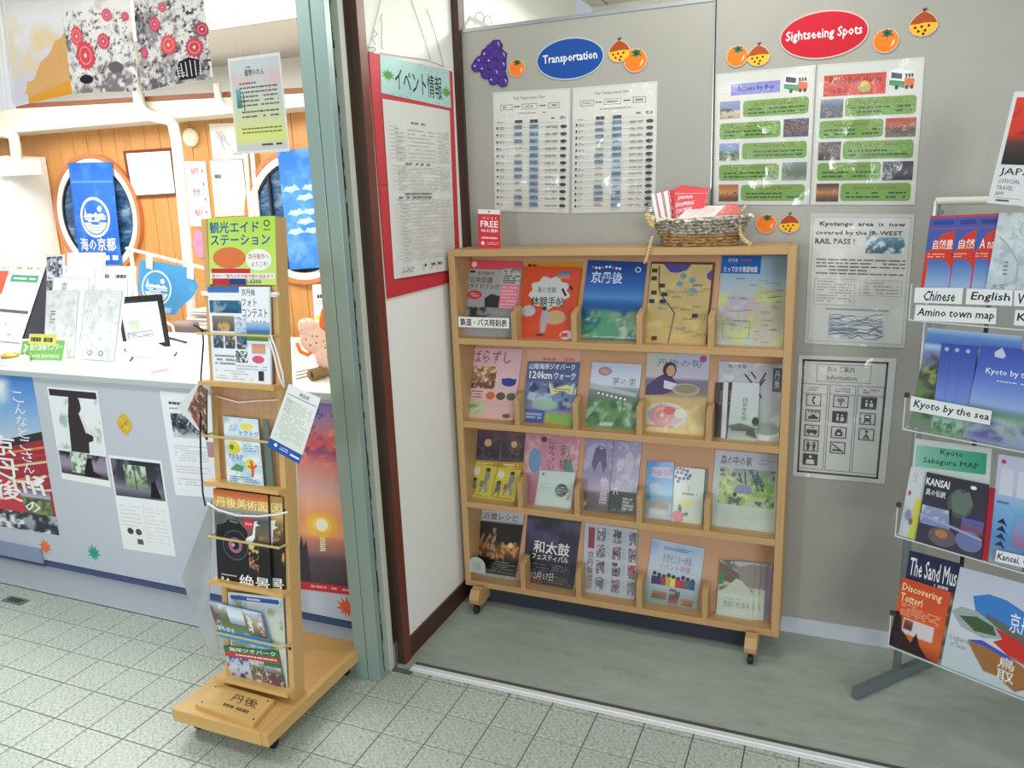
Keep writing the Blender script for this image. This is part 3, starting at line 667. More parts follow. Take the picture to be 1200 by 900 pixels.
s.ell(.33, .63, .22, .07, '#f7ba4f'); s.ell(.33, .63, .14, .045, '#fbd35a'); s.circ(.33, .63, .085, '#fffbe0'); 
for k in range(7): s.rect(.29+.01*(k % 2), .70+k*.011, .37+.01*(k % 2), .707+k*.011, '#fbe9b4')
s.poly([(0, .76), (.03, .7), (.06, .76), (.1, .72), (.12, .8), (.15, .95), (0, .95)][::-1], '#3a2f38'); s.rect(0, .955, 1, 1, '#c9303a'); s.lines(.1, .965, .9, .985, 1, '#e8a9a9', .6)
for u, v in ((.05, .02), (.25, .03), (.5, .02)): s.text('み', u, v, u+.16, v+.05, '#5d59b0', .02)
s.build('sunset_poster', GLOSS, None, 'tall orange sunset over the sea poster on the counter front', 'poster')

MAPLE = [(0, -1), (.18, -.45), (.55, -.75), (.45, -.25), (.95, -.3), (.6, .05), (.9, .35), (.35, .3), (.3, .75), (.05, .4), (-.05, .95), (-.12, .42), (-.45, .7), (-.35, .28), (-.95, .3), (-.5, .02), (-.9, -.35), (-.4, -.25), (-.5, -.75), (-.15, -.42)]
def maple(px, py, w, col, label, rot):
    c = cc(px, py, w, w, PC, rot); s = Sheet(c, PC, px=False, t=.0015, col=col, outline=[(.5+.5*a, .5+.5*b) for a, b in MAPLE]); s.build('maple_leaf_sticker', GLOSS, None, label, 'sticker', 'paper maple leaves on the counter')
maple(53, 641, .085, '#ee7440', 'orange paper maple leaf under the red shrine poster', -6)
maple(110, 648, .085, '#22a389', 'green paper maple leaf on the counter front', -10)
maple(1, 640, .07, '#e0405a', 'red paper maple leaf at far left on the counter front', 5)
maple(406, 712, .095, '#f0603a', 'orange-red paper maple leaf under the sunset poster', 8)
c = cc(146, 497, .075, .085, PC); s = Sheet(c, PC, px=False, t=.0015, col='#dcb63a', outline=[(.5+.5*math.cos(a)*(1+.06*math.cos(4*a)), .5+.5*math.sin(a)*(1+.06*math.cos(4*a))) for a in np.linspace(0, 6.2, 30)])
s.line([(.2, .7), (.8, .3)], .05, '#9c7a1c'); s.line([(.3, .25), (.6, .75), (.8, .6)], .05, '#f4dc78'); s.line([(.25, .5), (.75, .5)], .03, '#a8842a'); s.build('gold_sticker', GLOSS, None, 'gold embossed sticker above the garden room poster', 'sticker')
# ---------------------------------------------------------------- things on the counter (top at z = .952)
ZT = .952
def stand_plane(px, py, lean=0.0, z=ZT):
    p = onz(px, py, z); a = math.radians(lean); return Plane(p, (0, -math.cos(a), math.sin(a)), (1, 0, 0))
# tourist information sign
P = stand_plane(50, 424, 10)
s = Sheet([(24, 397), (79, 396), (77, 424), (22, 423)], P, t=.003, col='#f4f6ee', seed=31)
s.poly([(.06, .1), (.97, .1), (.94, .95), (.04, .95)][::-1], '#86c96b'); s.text('?', .1, .25, .2, .75, '#f4f8ee', .03); s.text('観光情報センター', .24, .2, .93, .52, '#f6faf0', .04); s.text('Tourist Information', .24, .64, .86, .84, '#f6faf0', .02)
s.build('information_sign', GLOSS, None, 'small green tourist information sign at the front edge of the white counter', 'sign')
s = Sheet([(36, 391), (68, 392), (67, 405), (35, 403)], P, t=.002, off=.005, col='#e8e37c', seed=32); s.lines(.08, .3, .9, .75, 1, '#4f5a2a', .9); s.build('yellow_label', PAPER, None, 'yellow paper label on top of the green information sign', 'label')
# white brochure displays
ORIG = 1
def brochure(c, base, label, col='#eef0f0', blobs=(('#dfe3e6', 4, .55, .2), ('#cfd6da', 9, .64, .1)), seed=1, t=.012, fn=None, lean=8, name='white_brochure', group='white brochures standing on the counter'):
    P = stand_plane(*base, lean); q = [P.hit(*k) for k in c]
    for i, k in ((3, 0), (2, 1)): f = (q[k][2]-ZT-.001)/(q[k][2]-q[i][2]); q[i] = q[k]+(q[i]-q[k])*f
    s = Sheet(q, P, px=False, t=t, col='#f1f2f0', seed=seed); s.rect(0, 0, .015, 1, '#b4b8bc'); s.rect(.975, 0, 1, 1, '#aeb2b8'); s.rect(0, 0, 1, .008, '#c0c4c8'); s.img(.03, .02, .96, .98, [(0, col), (1, col)], blobs, n=16)
    if fn: fn(s)
    return s.build(name, PAPER, None, label, 'brochure', group)
t = thing('brochure_display', onz(75, 400, ZT), 'clear stepped brochure holder crowded with white brochures on the counter', 'brochure holder')
def holder(pts):
    mb = MB()
    for (px, py, w, h) in pts:
        p = onz(px, py, ZT); mb.box(p[0]-w/2, p[0]+w/2, p[1]+.012, p[1]+.016, ZT, ZT+h)
    return mb
holder([(75, 418, .16, .2), (118, 421, .16, .2)]).build('front_plate', CLEAR, t); holder([(88, 404, .17, .3), (128, 404, .17, .3)]).build('rear_plate', CLEAR, t)
brochure([(81, 296), (124, 296), (122, 345), (79, 345)], (100, 392), 'rearmost white brochure at the top left of the counter display', seed=41)
brochure([(76, 311), (115, 311), (112, 360), (73, 360)], (95, 398), 'second white brochure down on the left of the counter display', seed=42)
brochure([(65, 325), (108, 325), (104, 370), (61, 370)], (84, 406), 'white brochure with black characters, third down in counter display', seed=43, fn=lambda s: s.text('京風', .25, .06, .4, .4, '#555', .01, True))
brochure([(57, 340), (96, 341), (90, 419), (54, 415)], (72, 418), 'front left large white brochure with small vertical title on the counter', seed=44, fn=lambda s: s.lines(.16, .3, .32, .5, 5, '#777', .6))
brochure([(118, 312), (160, 312), (158, 350), (115, 350)], (140, 392), 'white brochure with small black title, rear right of the counter display', seed=45, fn=lambda s: s.lines(.2, .1, .8, .25, 1, '#444', .7))
brochure([(113, 326), (153, 326), (151, 370), (110, 370)], (135, 402), 'white brochure in the middle right of the counter display', seed=46)
def f(s): s.ring(.3, .9, .07, .04, .4, '#c8747a', 14); s.ring(.6, .9, .07, .04, .4, '#7c8488', 14); s.lines(.2, .35, .5, .5, 4, '#d6dade', .3)
brochure([(103, 340), (147, 341), (137, 424), (94, 420)], (115, 422), 'front right large white brochure with two small round marks on the counter', seed=47, fn=f)
brochure([(56, 299), (76, 298), (76, 325), (57, 325)], (66, 401), 'small colourful photo brochure behind the white brochures', '#9aa2b4', (('#b8404a', 4, .5, .1, .4, 1), ('#3d4452', 6, .5, .1), ('#dfe3ea', 7, .6, .1, 0, .5)), 48, .01, None, 5, 'photo_brochure', None)
brochure([(56, 327), (68, 327), (67, 341), (56, 341)], (62, 404), 'tiny grey photo card peeking out left of the white brochures', '#8d928c', (('#3d4440', 5, .5, .1),), 49, .006, None, 5, 'photo_card', None)
# leaflet rack at far left
t = thing('leaflet_stand', onz(35, 402, ZT), 'dark slanted leaflet stand holding long white leaflets on the counter', 'leaflet stand')
a = [onz(-10, 405, ZT), onz(50, 405, ZT)]; P = stand_plane(20, 403, 32)
hb = [P.hit(57, 306), P.hit(26, 402)]; d = np.array([0, .15, 0])
MB().prism([hb[0], hb[1], hb[1]+np.array([0, .2, 0]), ], (-.012, 0, 0)).prism([hb[0], hb[1], np.array([hb[1][0], hb[1][1]+.18, ZT]), np.array([hb[0][0], hb[0][1]+.02, ZT])], (-.012, 0, 0)).build('side_panel', mat('black_stand', '#33303c', .5), t)
s = Sheet([(17, 304), (57, 305), (25, 402), (-14, 397)], P, t=.003, off=.004, col='#f1f0f2', seed=51)
s.rect(0, 0, 1, .16, '#cfe4b8'); s.lines(.2, .09, .85, .14, 1, '#6f8f60', .7); s.rect(.12, .2, .92, .29, '#3e8a5e'); s.lines(.2, .22, .85, .27, 1, '#e8f2e8', .4); s.line([(0, .38), (1, .38)], .01, '#b8bcb8')
s.rect(.08, .63, .95, .67, '#5d5560'); s.img(.0, .68, 1, .98, [(0, '#e6dcea'), (1, '#ece3ee')], [('#8c7f92', 7, .66, .05)], n=14); s.lines(.05, .7, .6, .95, 8, '#c4b4c8', .3)
s.build('long_leaflet', PAPER, None, 'long white and green leaflet on the slanted stand at the left of the counter', 'leaflet')
P = stand_plane(5, 385, 25); s = Sheet([(-12, 318), (12, 318), (4, 344), (-14, 350)], P, t=.004, off=.006, col='#e8553f', seed=52); s.ring(.35, .4, .25, .25, .3, '#f6e6df', 14); s.build('red_leaflet', GLOSS, None, 'bright red leaflet at the far left edge of the counter', 'leaflet')
P = stand_plane(8, 370, 15); s = Sheet([(-12, 308), (17, 306), (10, 330), (-14, 332)], P, t=.004, col='#c6ccd8', seed=53); s.lines(.1, .2, .9, .8, 3, '#aab2c2', .4); s.build('grey_leaflet', PAPER, None, 'pale grey leaflet behind the bright red leaflet', 'leaflet')
t = thing('small_tray', onz(8, 425, ZT), 'white tray with a gold wrapped item at left end of the counter', 'tray')
p = onz(6, 428, ZT); MB().box(p[0]-.10, p[0]+.045, p[1]-.02, p[1]+.09, ZT, ZT+.03, .004).build('tray', WHITE, t); MB().lathe((p[0]+.0, p[1]+.03, ZT+.03), [(0, 0), (.035, 0), (.04, .012), (.025, .02), (0, .022)], 'z', 14).build('gold_piece', mat('gold_foil', '#b8923a', .35, .6), t)
# tablet on a stand
P = stand_plane(172, 413, 14)
t = thing('tablet', onz(172, 413, ZT), 'black framed tablet showing a web page, propped up on the white counter', 'tablet')
s = Sheet([(137, 349), (190, 345), (200, 406), (148, 412)], P, t=.009, col='#17181b', seed=61); s.build('body', GLOSS, t)
s = Sheet([(142, 355), (186, 352), (195, 401), (152, 407)], P, t=.0006, off=.0095, col='#dcecf0', seed=62)
s.img(0, 0, 1, 1, [(0, '#e4f0f4'), (1, '#d6e8f2')]); s.rect(0, 0, 1, .03, '#3a3f44'); s.img(.15, .42, .42, .62, [(0, '#b5cfae'), (1, '#cfe0c4')]); s.lines(.5, .35, .85, .5, 4, '#b9cbe0', .3); s.lines(.05, .68, .75, .82, 4, '#5a5f9e', .5); s.build('screen', GLOSS, t)
a = P.hit(190, 395); b_ = onz(208, 404, ZT); MB().tube([a+np.array([0, .01, 0]), b_+np.array([0, .06, 0])], .006).build('prop', BLACK, t)
P2 = stand_plane(172, 420, 60); s = Sheet([(143, 401), (175, 397), (201, 411), (150, 415)], Plane(onz(170, 412, ZT+.03), (0, -.6, .8), (1, 0, 0)), t=.001, col='#f6f6f2', seed=63); s.lines(.1, .3, .8, .6, 2, '#e2e2de', .4); s.build('blank_paper', PAPER, None, 'white sheet lying over the foot of the tablet', 'paper')
for (px, py), nm in (((153, 424), 'left'), ((205, 418), 'right')):
    p = onz(px, py, ZT); t = thing('clip', p, 'tiny black clip on the counter, at the '+nm+' foot of the tablet', 'clip', 'black clips by the tablet')
    MB().tube([p+np.array([-.003, 0, .004]), p+np.array([-.008, .02, .012]), p+np.array([-.02, .03, .014])], .004, 6).build('wire', BLACK, t)
s = Sheet([onz(176, 436, ZT), onz(197, 432, ZT), onz(199, 434, ZT), onz(178, 438, ZT)], PZ(ZT), px=False, t=.003, col='#e6a79c', seed=64); s.lines(.1, .2, .9, .8, 1, '#d77f74', .8); s.build('pink_slip', PAPER, None, 'narrow pink paper slip lying on the counter before the tablet', 'paper')

# light blue flag on its pole
YF = 2.92; t = thing('flag_stand', ony(155, 420, YF), 'white flag stand with a slanting pole behind the tablet', 'stand')
pxtube('upright', [(153, 292), (160, 350), (167, 425)], YF, .009, WHITE, t); pxtube('pole', [(148, 291), (246, 316)], YF-.01, .008, WHITE, t)
MB().lathe(ony(167, 425, YF)*[1, 1, 0]+[0, 0, ZT], [(0, 0), (.06, 0), (.06, .01), (.01, .02), (0, .02)]).build('foot', WHITE, t)
s = Sheet([(164, 303), (236, 315), (236, 375), (160, 365)], PY(YF-.015), t=.0012, col='#5aa6de', seed=65, outline=[(.0, .03), (.35, .0), (.8, .02), (.96, .35), (.86, .58), (.66, .85), (.6, .98), (.3, .96), (.0, .6)])
sea_logo(s, .30, .5, .24, '#eef4f5', '#5aa6de', .1); s.text('京都', .3, .84, .55, .95, '#e8f2f6', .01); s.img(.82, .2, .9, .45, [(0, '#57a0d8'), (1, '#6cb2e4')]); s.build('blue_flag', CLOTH, None, 'light blue flag with a round white seaside emblem behind the tablet', 'flag')
for a, b_ in ((171, 296), (219, 308)):
    s = Sheet([(a, b_), (a+8, b_+2), (a+8, b_+20), (a, b_+18)], PY(YF-.022), t=.0006, col='#e6e6e4'); s.build('tape_strip', PAPER, t)
# desk things behind the counter
t = thing('office_chair', (ony(214, 400, 3.3)[0], 3.3, 0), 'taupe office chair back seen past the right side of the tablet', 'chair')
a = ony(200, 376, 3.3); b_ = ony(231, 418, 3.3); MB().box(a[0], b_[0], 3.28, 3.36, b_[2]-.3, a[2], .03).build('backrest', TAUPE, t, True)
MB().box((a[0]+b_[0])/2-.03, (a[0]+b_[0])/2+.03, 3.36, 3.39, .4, a[2]-.2).build('post', BLACK, t); MB().box(a[0]-.05, b_[0]+.1, 3.32, 3.7, .42, .48, .02).build('seat', TAUPE, t)
MB().lathe(((a[0]+b_[0])/2, 3.5, 0), [(.0, .02), (.26, .02), (.26, .05), (.03, .09), (.03, .42), (0, .42)]).build('base', BLACK, t)
t = thing('white_cable', ony(205, 395, 3.0), 'white cable curving down beside the tablet', 'cable'); MB().tube([ony(196, 378, 3.0), ony(202, 382, 2.98), ony(206, 398, 2.97), ony(212, 415, 2.96)], .006, 6).build('cable', WHITE, t)
desk = thing('office_desk', (-3.9, 3.3, 0), 'low white desk behind the reception counter', 'desk'); MB().box(-5.2, -2.65, 3.45, 4.0, .715, .7525, .003).build('top', WHITE, desk)
for x in (-5.15, -2.7):
    for y in (3.5, 3.95): MB().box(x-.02, x+.02, y-.02, y+.02, 0, .715).build('leg', GREYM, desk)
for k, (a, b_, col) in enumerate([((223, 402), (250, 416), 0), ((222, 388), (249, 401), 0), ((220, 372), (247, 387), 1), ((224, 362), (250, 371), 1)]):
    p = ony(*a, 3.55); q = ony(*b_, 3.55); z0 = q[2]
    t = thing('cardboard_box' if not col else 'paper_pile', (p[0]+.06, 3.6, z0), ['brown cardboard box under another behind the floor stand', 'brown cardboard box carrying a stack of white paper', 'thick stack of white papers on the cardboard boxes', 'loose white papers on top of the thick paper stack'][k], 'box' if not col else 'papers')
    if not col:
        MB().box(p[0], q[0], 3.55, 3.75, max(z0, .7535), p[2]-.002, .003).build('carton', CARTON, t); MB().box(p[0]+.05, p[0]+.08, 3.546, 3.549, z0+.02, z0+.03).build('hand_hole', BLACK, t)
    else:
        mb = MB(); rr = random.Random(k)
        for i in range(6): h = (p[2]-z0)/6; mb.box(p[0]+rr.uniform(-.02, .02), q[0], 3.54+rr.uniform(-.01, .01), 3.74, z0+i*h, z0+(i+1)*h-.001)
        mb.build('sheets', WHITE, t)
# right of the floor stand: notice, cloth doll, bamboo tube
P = stand_plane(365, 420, 6); s = Sheet([(346, 334), (388, 331), (396, 412), (352, 420)], P, t=.002, off=-.12, col='#f0f0e8', seed=71)
s.lines(.12, .14, .8, .2, 1, '#444', .8); s.lines(.25, .22, .85, .28, 1, '#555', .8); s.ring(.17, .26, .05, .03, .3, '#5f8fb8', 12); s.rect(.04, .44, .6, .5, '#e3dc4a'); s.lines(.15, .45, .5, .49, 1, '#555', .6); s.ring(.2, .6, .06, .035, .4, '#5f8fb8', 12); s.lines(.4, .57, .9, .64, 1, '#555', .7)
s.build('yellow_marked_notice', PAPER, None, 'white notice with a yellow highlighted line behind the pink cloth doll', 'notice')
b0 = onz(372, 440, ZT)
t = thing('cloth_doll', b0, 'pink floral cloth doll with an orange hood beside the green door edge', 'doll'); yb = b0[1]
def ellip(px, py, y, rx, ry, rz, m, nm, tilt=0, par=None, nz=.0):
    c = ony(px, py, y); bm = bmesh.new(); bmesh.ops.create_icosphere(bm, subdivisions=3, radius=1); rr = np.random.RandomState(3)
    M = Matrix.Rotation(math.radians(tilt), 4, 'Y')
    for v in bm.verts:
        k = 1+nz*math.sin(7*v.co.x+3*v.co.z)*math.cos(6*v.co.z+v.co.y*5); q = M @ Vector((v.co.x*rx*k, v.co.y*ry*k, v.co.z*rz*k)); v.co = q+Vector(c)
    bm.verts.index_update(); o = mesh_obj(nm, [v.co for v in bm.verts], [[v.index for v in f.verts] for f in bm.faces], m, par, smooth=True); bm.free(); return o
ellip(370, 396, yb, .062, .05, .066, FLORAL, 'body', 35, t, .06); ellip(384, 372, yb, .03, .03, .06, ORANGE, 'hood', 20, t, .05); ellip(383, 418, yb, .045, .045, .055, FLORAL, 'leg', -10, t, .06); ellip(362, 384, yb-.02, .045, .035, .035, FLORAL, 'arm', 30, t, .08)
MB().tube([ony(348, 402, yb-.05), ony(352, 412, yb-.055), ony(361, 416, yb-.055), ony(364, 413, yb-.05)], .008, 8).build('orange_band', ORANGE, t, True)
p = onz(362, 448, ZT); q = onz(392, 436, ZT); t = thing('bamboo_tube', p, 'short brown bamboo tube lying at the front of the counter beside the doll', 'tube')
MB().tube([p+[0, .02, .024], q+[.02, .05, .024]], .022, 16).build('tube', LOG, t, True); MB().tube([p+[-.002, .019, .024], p+[0, .0205, .024]], .015, 14).build('hollow_end', BLACK, t)
t = thing('bamboo_sticks', onz(355, 440, ZT), 'thin brown sticks lying left of the bamboo tube', 'sticks')
for k in range(3): MB().tube([onz(347, 437+4*k, ZT)+[0, 0, .003], onz(375, 431+3*k, ZT)+[0, 0, .003]], .0022, 5).build('stick', LOG, t)
s = Sheet([onz(346, 425, ZT), onz(372, 420, ZT), onz(378, 430, ZT), onz(348, 436, ZT)], PZ(ZT), px=False, t=.002, col='#f3f1e8'); s.lines(.1, .2, .9, .8, 4, '#c9cfd4', .3); s.build('counter_paper', PAPER, None, 'white printed sheet lying on the counter under the doll', 'paper')

# ---------------------------------------------------------------- wooden floor stand
TH = math.atan(.14/1.47); T0 = np.array([-1.6, 1.72, .1]); TN = np.array([0, -math.cos(TH), math.sin(TH)]); TU = np.array([1., 0, 0]); TV = np.array([0, math.sin(TH), math.cos(TH)])
PT = Plane(T0, TN, (1, 0, 0))
def tp(x, d, h): return T0*[0, 1, 1] + TU*x + TN*d + TV*h      # x along, d towards the viewer, h up the leaning board
def tbox(mb, x0, x1, d0, d1, h0, h1):
    return mb.hexa([tp(x0, d1, h0), tp(x1, d1, h0), tp(x1, d0, h0), tp(x0, d0, h0)], [tp(x0, d1, h1), tp(x1, d1, h1), tp(x1, d0, h1), tp(x0, d0, h1)])
def th(px, py, d=0): q = Plane(T0+TN*d, TN, (1, 0, 0)).hit(px, py); return q[0], float((q-T0)@TV)
st = thing('wooden_leaflet_stand', (-1.65, 1.8, 0), 'tall narrow wooden leaflet stand on a wheeled plank base beside the green door', 'leaflet stand')
XL = (th(262, 772)[0]+th(238, 257)[0])/2; XR = (th(345, 812)[0]+th(322, 255)[0])/2; HT = th(280, 255)[1]
XL0 = XL
# base
MB().box(-1.838, -1.500, 1.553, 2.065, .062, .104, .003).build('base', CEDY, st)
MB().box(-1.838, -1.500, 1.5525, 1.5545, .063, .103).build('end_grain', CEDX, st)
MB().box(-1.50, -1.474, 1.553, 2.065, .062, .104, .003).build('edge_batten', CEDY, st)
for k, (px, py) in enumerate(((232, 855), (318, 878))):
    p = onz(px, py, .0); 
    c = MB().box(p[0]-.012, p[0]+.012, p[1]-.008, p[1]+.03, .03, .062).lathe((p[0]-.009, p[1]+.01, .018), [(0, 0), (.018, 0), (.018, .018), (0, .018)], 'x', 16).build('caster', BLACK, st)
for x in (-1.81, -1.53): MB().box(x-.012, x+.012, 2.0, 2.04, .03, .062).lathe((x-.009, 2.02, .018), [(0, 0), (.018, 0), (.018, .018), (0, .018)], 'x', 16).build('caster', BLACK, st)
# name plate with burnt-in writing
pc = [onz(253, 802, .112), onz(322, 822, .112), onz(297, 851, .112), onz(229, 827, .112)]
pl = MB().hexa([q*[1, 1, 0]+[0, 0, .104] for q in pc], [q*[1, 1, 0]+[0, 0, .118] for q in pc]).build('name_plate', CEDX, st)
s = Sheet([q*[1, 1, 0]+[0, 0, .1182] for q in pc], PZ(.1182), px=False, t=.0002, col='#cda866', outline=[(.2, .2), (.8, .2), (.8, .8), (.2, .8)], seed=3)
s.text('丹後', .42, .18, .85, .5, '#54391f', .01, shear=-.1); s.lines(.38, .62, .8, .74, 1, '#6b4a2a', .9); s.build('burnt_lettering', PAPER, st)
for u, v in ((.05, .15), (.93, .12), (.07, .85), (.95, .85)):
    q = pc[0]*(1-u)*(1-v)+pc[1]*u*(1-v)+pc[2]*u*v+pc[3]*(1-u)*v; MB().lathe((q[0], q[1], .118), [(0, 0), (.003, 0), (.003, .001), (0, .001)], n=8).build('nail', BLACK, pl)
# uprights, back panel, top
tbox(MB(), XL, XL+.02, -.04, .0, 0, HT).build('upright', CED, st); tbox(MB(), XR-.02, XR, -.04, .0, 0, HT).build('upright', CED, st)
tbox(MB(), XL+.02, XR-.02, -.030, -.018, .01, HT-.002).build('back_panel', CEDP, st)
tbox(MB(), XL, XR, -.05, -.04, 0, HT).build('rear_board', CED, st)
LED = [((234, 445), (334, 454)), ((240, 564), (339, 575)), ((245, 680), (340, 695)), ((249, 790), (343, 813))]
hs = []
for i, (a, b_) in enumerate(LED):
    h = (th(*a, .03)[1]+th(*b_, .03)[1])/2; hs.append(h); x0 = th(*a, .035)[0]; 
    tbox(MB(), XL-.012, XR+.002, -.018, .038, h-.013, h).build('shelf', CEDX, st)
RAIL = [((236, 344), (320, 345)), ((233, 393), (324, 392)), ((238, 510), (318, 519)), ((246, 629), (322, 641)), ((250, 739), (328, 759))]
for i, (a, b_) in enumerate(RAIL):
    h = (th(*a, .035)[1]+th(*b_, .035)[1])/2
    if i == 0:
        tbox(MB(), XL-.01, XR+.004, .004, .006, h-.008, h+.006).build('tape_band', CORDW, st); MB().tube([tp(XR-.004, .012, h), tp(XR+.012, .014, h+.002)], .006, 8).build('tape_knot', CORDW, st); continue
    bar = MB().tube([tp(XL-.008, .036, h), tp(XR-.004, .036, h)], .0038, 6).build('rail', BAM, st)
    for x in (XL-.006, XR-.006): MB().tube([tp(x, .036, h), tp(x, -.005, h)], .0035, 6).build('rail_arm', BAM, bar)
for px, py in ((344, 760), (348, 600)):
    x, h = th(px-3, py); MB().tube([tp(XR-.01, .0, h), tp(XR-.01, .003, h)], .005, 10).build('dowel_plug', BLACK, st)
# cords
MB().tube([tp(*((th(a, b_)[0]), .028, th(a, b_)[1])) for a, b_ in ((251, 587), (262, 594), (285, 601), (310, 602), (330, 600), (344, 597))], .0032, 6).build('white_cord', CORDW, st, True)
MB().tube([tp(th(a, b_)[0], .012, th(a, b_)[1]) for a, b_ in ((252, 462), (268, 467), (283, 471), (305, 469), (330, 468))], .0026, 6).build('pink_cord', CORDP, st, True)
MB().tube([tp(th(a, b_)[0], .03, th(a, b_)[1]) for a, b_ in ((236, 380), (246, 386), (247, 400), (244, 440), (245, 460), (243, 500), (244, 545), (246, 575), (249, 590))], .0028, 6).build('black_cord', CORDB, st, True)
MB().tube([tp(th(a, b_)[0], .03, th(a, b_)[1]) for a, b_ in ((322, 392), (328, 410), (335, 440), (340, 452))], .003, 6).build('tape_loop', CORDW, st, True); MB().tube([tp(th(a, b_)[0], .034, th(a, b_)[1]) for a, b_ in ((326, 391), (333, 410), (340, 436), (342, 452))], .003, 6).build('tape_loop', CORDW, st, True)
# sheets on the stand
def ts(c, d=.0, **k): return Sheet(c, PT, off=d, **k)
s = ts([(244, 256), (323, 253), (325, 334), (247, 333)], .001, t=.002, col='#b9dc55', seed=81)
s.img(0, 0, 1, 1, [(0, '#b2d84c'), (1, '#cbe27c')]); s.text('観光エイド', .03, .06, .76, .23, '#23479a', .035); s.text('ステーション', .04, .26, .92, .41, '#23479a', .035)
s.ring(.88, .1, .045, .05, .35, '#1e4a30', 16); s.rect(.83, .185, .93, .2, '#3a5a3a')
s.ell(.31, .60, .25, .16, '#d9763d', 28); s.rect(.03, .76, .62, .9, '#c02c36'); s.rect(.04, .9, .3, 1, '#c02c36'); s.rect(.3, .9, .55, 1, '#2c3c78')   # plain colour shapes where the sign has a mascot
s.ell(.75, .63, .19, .16, '#eef2ea'); s.text('京丹後市へ', .6, .54, .9, .62, '#c8303f', .02); s.text('ようこそ!', .64, .66, .88, .73, '#333', .01)
s.rect(.02, .83, .98, .91, '#eef0e4'); s.text('観光のご案内は京丹後市観光協会まで', .04, .845, .96, .9, '#b8343c', .02); s.text('0772-62-6300', .3, .92, .78, .985, '#2b3f92', .02)
s.build('green_sign', GLOSS, None, 'lime green sign with big blue characters topping the wooden leaflet stand', 'sign')
s = ts([(247, 336), (319, 336), (321, 451), (254, 446)], .006, t=.008, col='#e9eef0', seed=82)
s.img(.0, .0, .52, .06, [(0, '#3f68ae'), (1, '#4a78b8')]); s.text('京丹後', .56, .02, .78, .09, '#333', .01); s.text('フォト', .56, .12, .8, .2, '#556', .01); s.text('コンテスト', .56, .22, .97, .31, '#556', .01); s.text('2018', .7, .34, .95, .39, '#556')
s.img(.02, .14, .55, .27, [(0, '#3a5f7a'), (.5, '#2c6a8c'), (1, '#23466a')], [('#88a0a8', 5, .6, .1)], n=12); s.img(.05, .3, .42, .46, [(0, '#8f8478'), (1, '#55504f')], [('#c9a66a', 3, .62, .1)], n=10)
s.img(.55, .36, 1, .55, [(0, '#a8c4e6'), (.3, '#7fa6d8'), (.5, '#3d6aa8'), (.6, '#6d9a5a'), (1, '#4f7d3c')], n=12); s.img(.42, .31, .62, .5, [(0, '#dfe6ee'), (1, '#b6c6dc')], [('#7c93b4', 7, .55, .1)], n=8)
for k, c in enumerate(('#5d6f86', '#7c6a5e', '#2f5c86')): s.img(.05+.2*k, .5, .22+.2*k, .64, [(0, c), (1, '#454d58')], [('#d0d4d8', 5, .62, .1)], n=8)
s.img(.42, .66, .62, .78, [(0, '#d8dcdc'), (1, '#e8eaea')], [('#3a4a4a', 6, .5, .08)], n=10); s.ell(.8, .74, .1, .04, '#d85a80'); s.rect(.7, .58, .92, .68, '#d8a080')
s.lines(.06, .7, .4, .82, 3, '#8a8f98', .5); s.lines(.42, .8, .95, .86, 2, '#b9bec4', .4); s.rect(.8, .86, .89, .96, '#333844'); s.lines(.05, .86, .7, .97, 4, '#b9bec4', .3)
s.build('photo_contest_flyer', PAPER, None, 'white photo contest flyer below the lime green sign on the wooden stand', 'flyer')
s = ts([(264, 487), (305, 491), (312, 570), (269, 566)], .004, t=.006, col='#cfe2ea', seed=83, edge='#5b6f6a')
s.img(.02, .01, .98, .99, [(0, '#d3e4ec'), (1, '#bcd8e6')], [('#a4c8de', 4, .6, .1), ('#e8eef0', 5, .6, .1)], n=16); s.ell(.66, .12, .2, .05, '#e6dd55'); s.text('トクトク', .45, .18, .98, .26, '#3a62a8', .02); s.ell(.25, .45, .18, .1, '#e2d63e'); s.ell(.2, .44, .06, .04, '#5c8f4a'); s.ell(.68, .68, .14, .09, '#e6d84a')
s.line([(.7, .62), (.74, .72), (.72, .86)], .07, '#e0583f'); s.line([(.62, .7), (.74, .74), (.86, .68)], .05, '#e0583f'); s.text('まちなか', .1, .54, .5, .61, '#3a62a8', .02); s.poly([(.1, .78), (.3, .68), (.5, .72), (.45, .8)][::-1], '#5a9a6a'); s.lines(.1, .86, .9, .96, 3, '#6a94b4', .4); s.lines(.55, .38, .95, .5, 3, '#7ab0c8', .4)
s.build('illustrated_leaflet', GLOSS, None, 'pale blue illustrated leaflet, alone on the bare shelf of the wooden stand', 'leaflet')
s = ts([(309, 491), (315, 492), (322, 571), (313, 570)], .0, t=.003, col='#66786c'); s.build('green_leaflet', PAPER, None, 'edge of a dark green leaflet behind the pale blue illustrated one', 'leaflet')
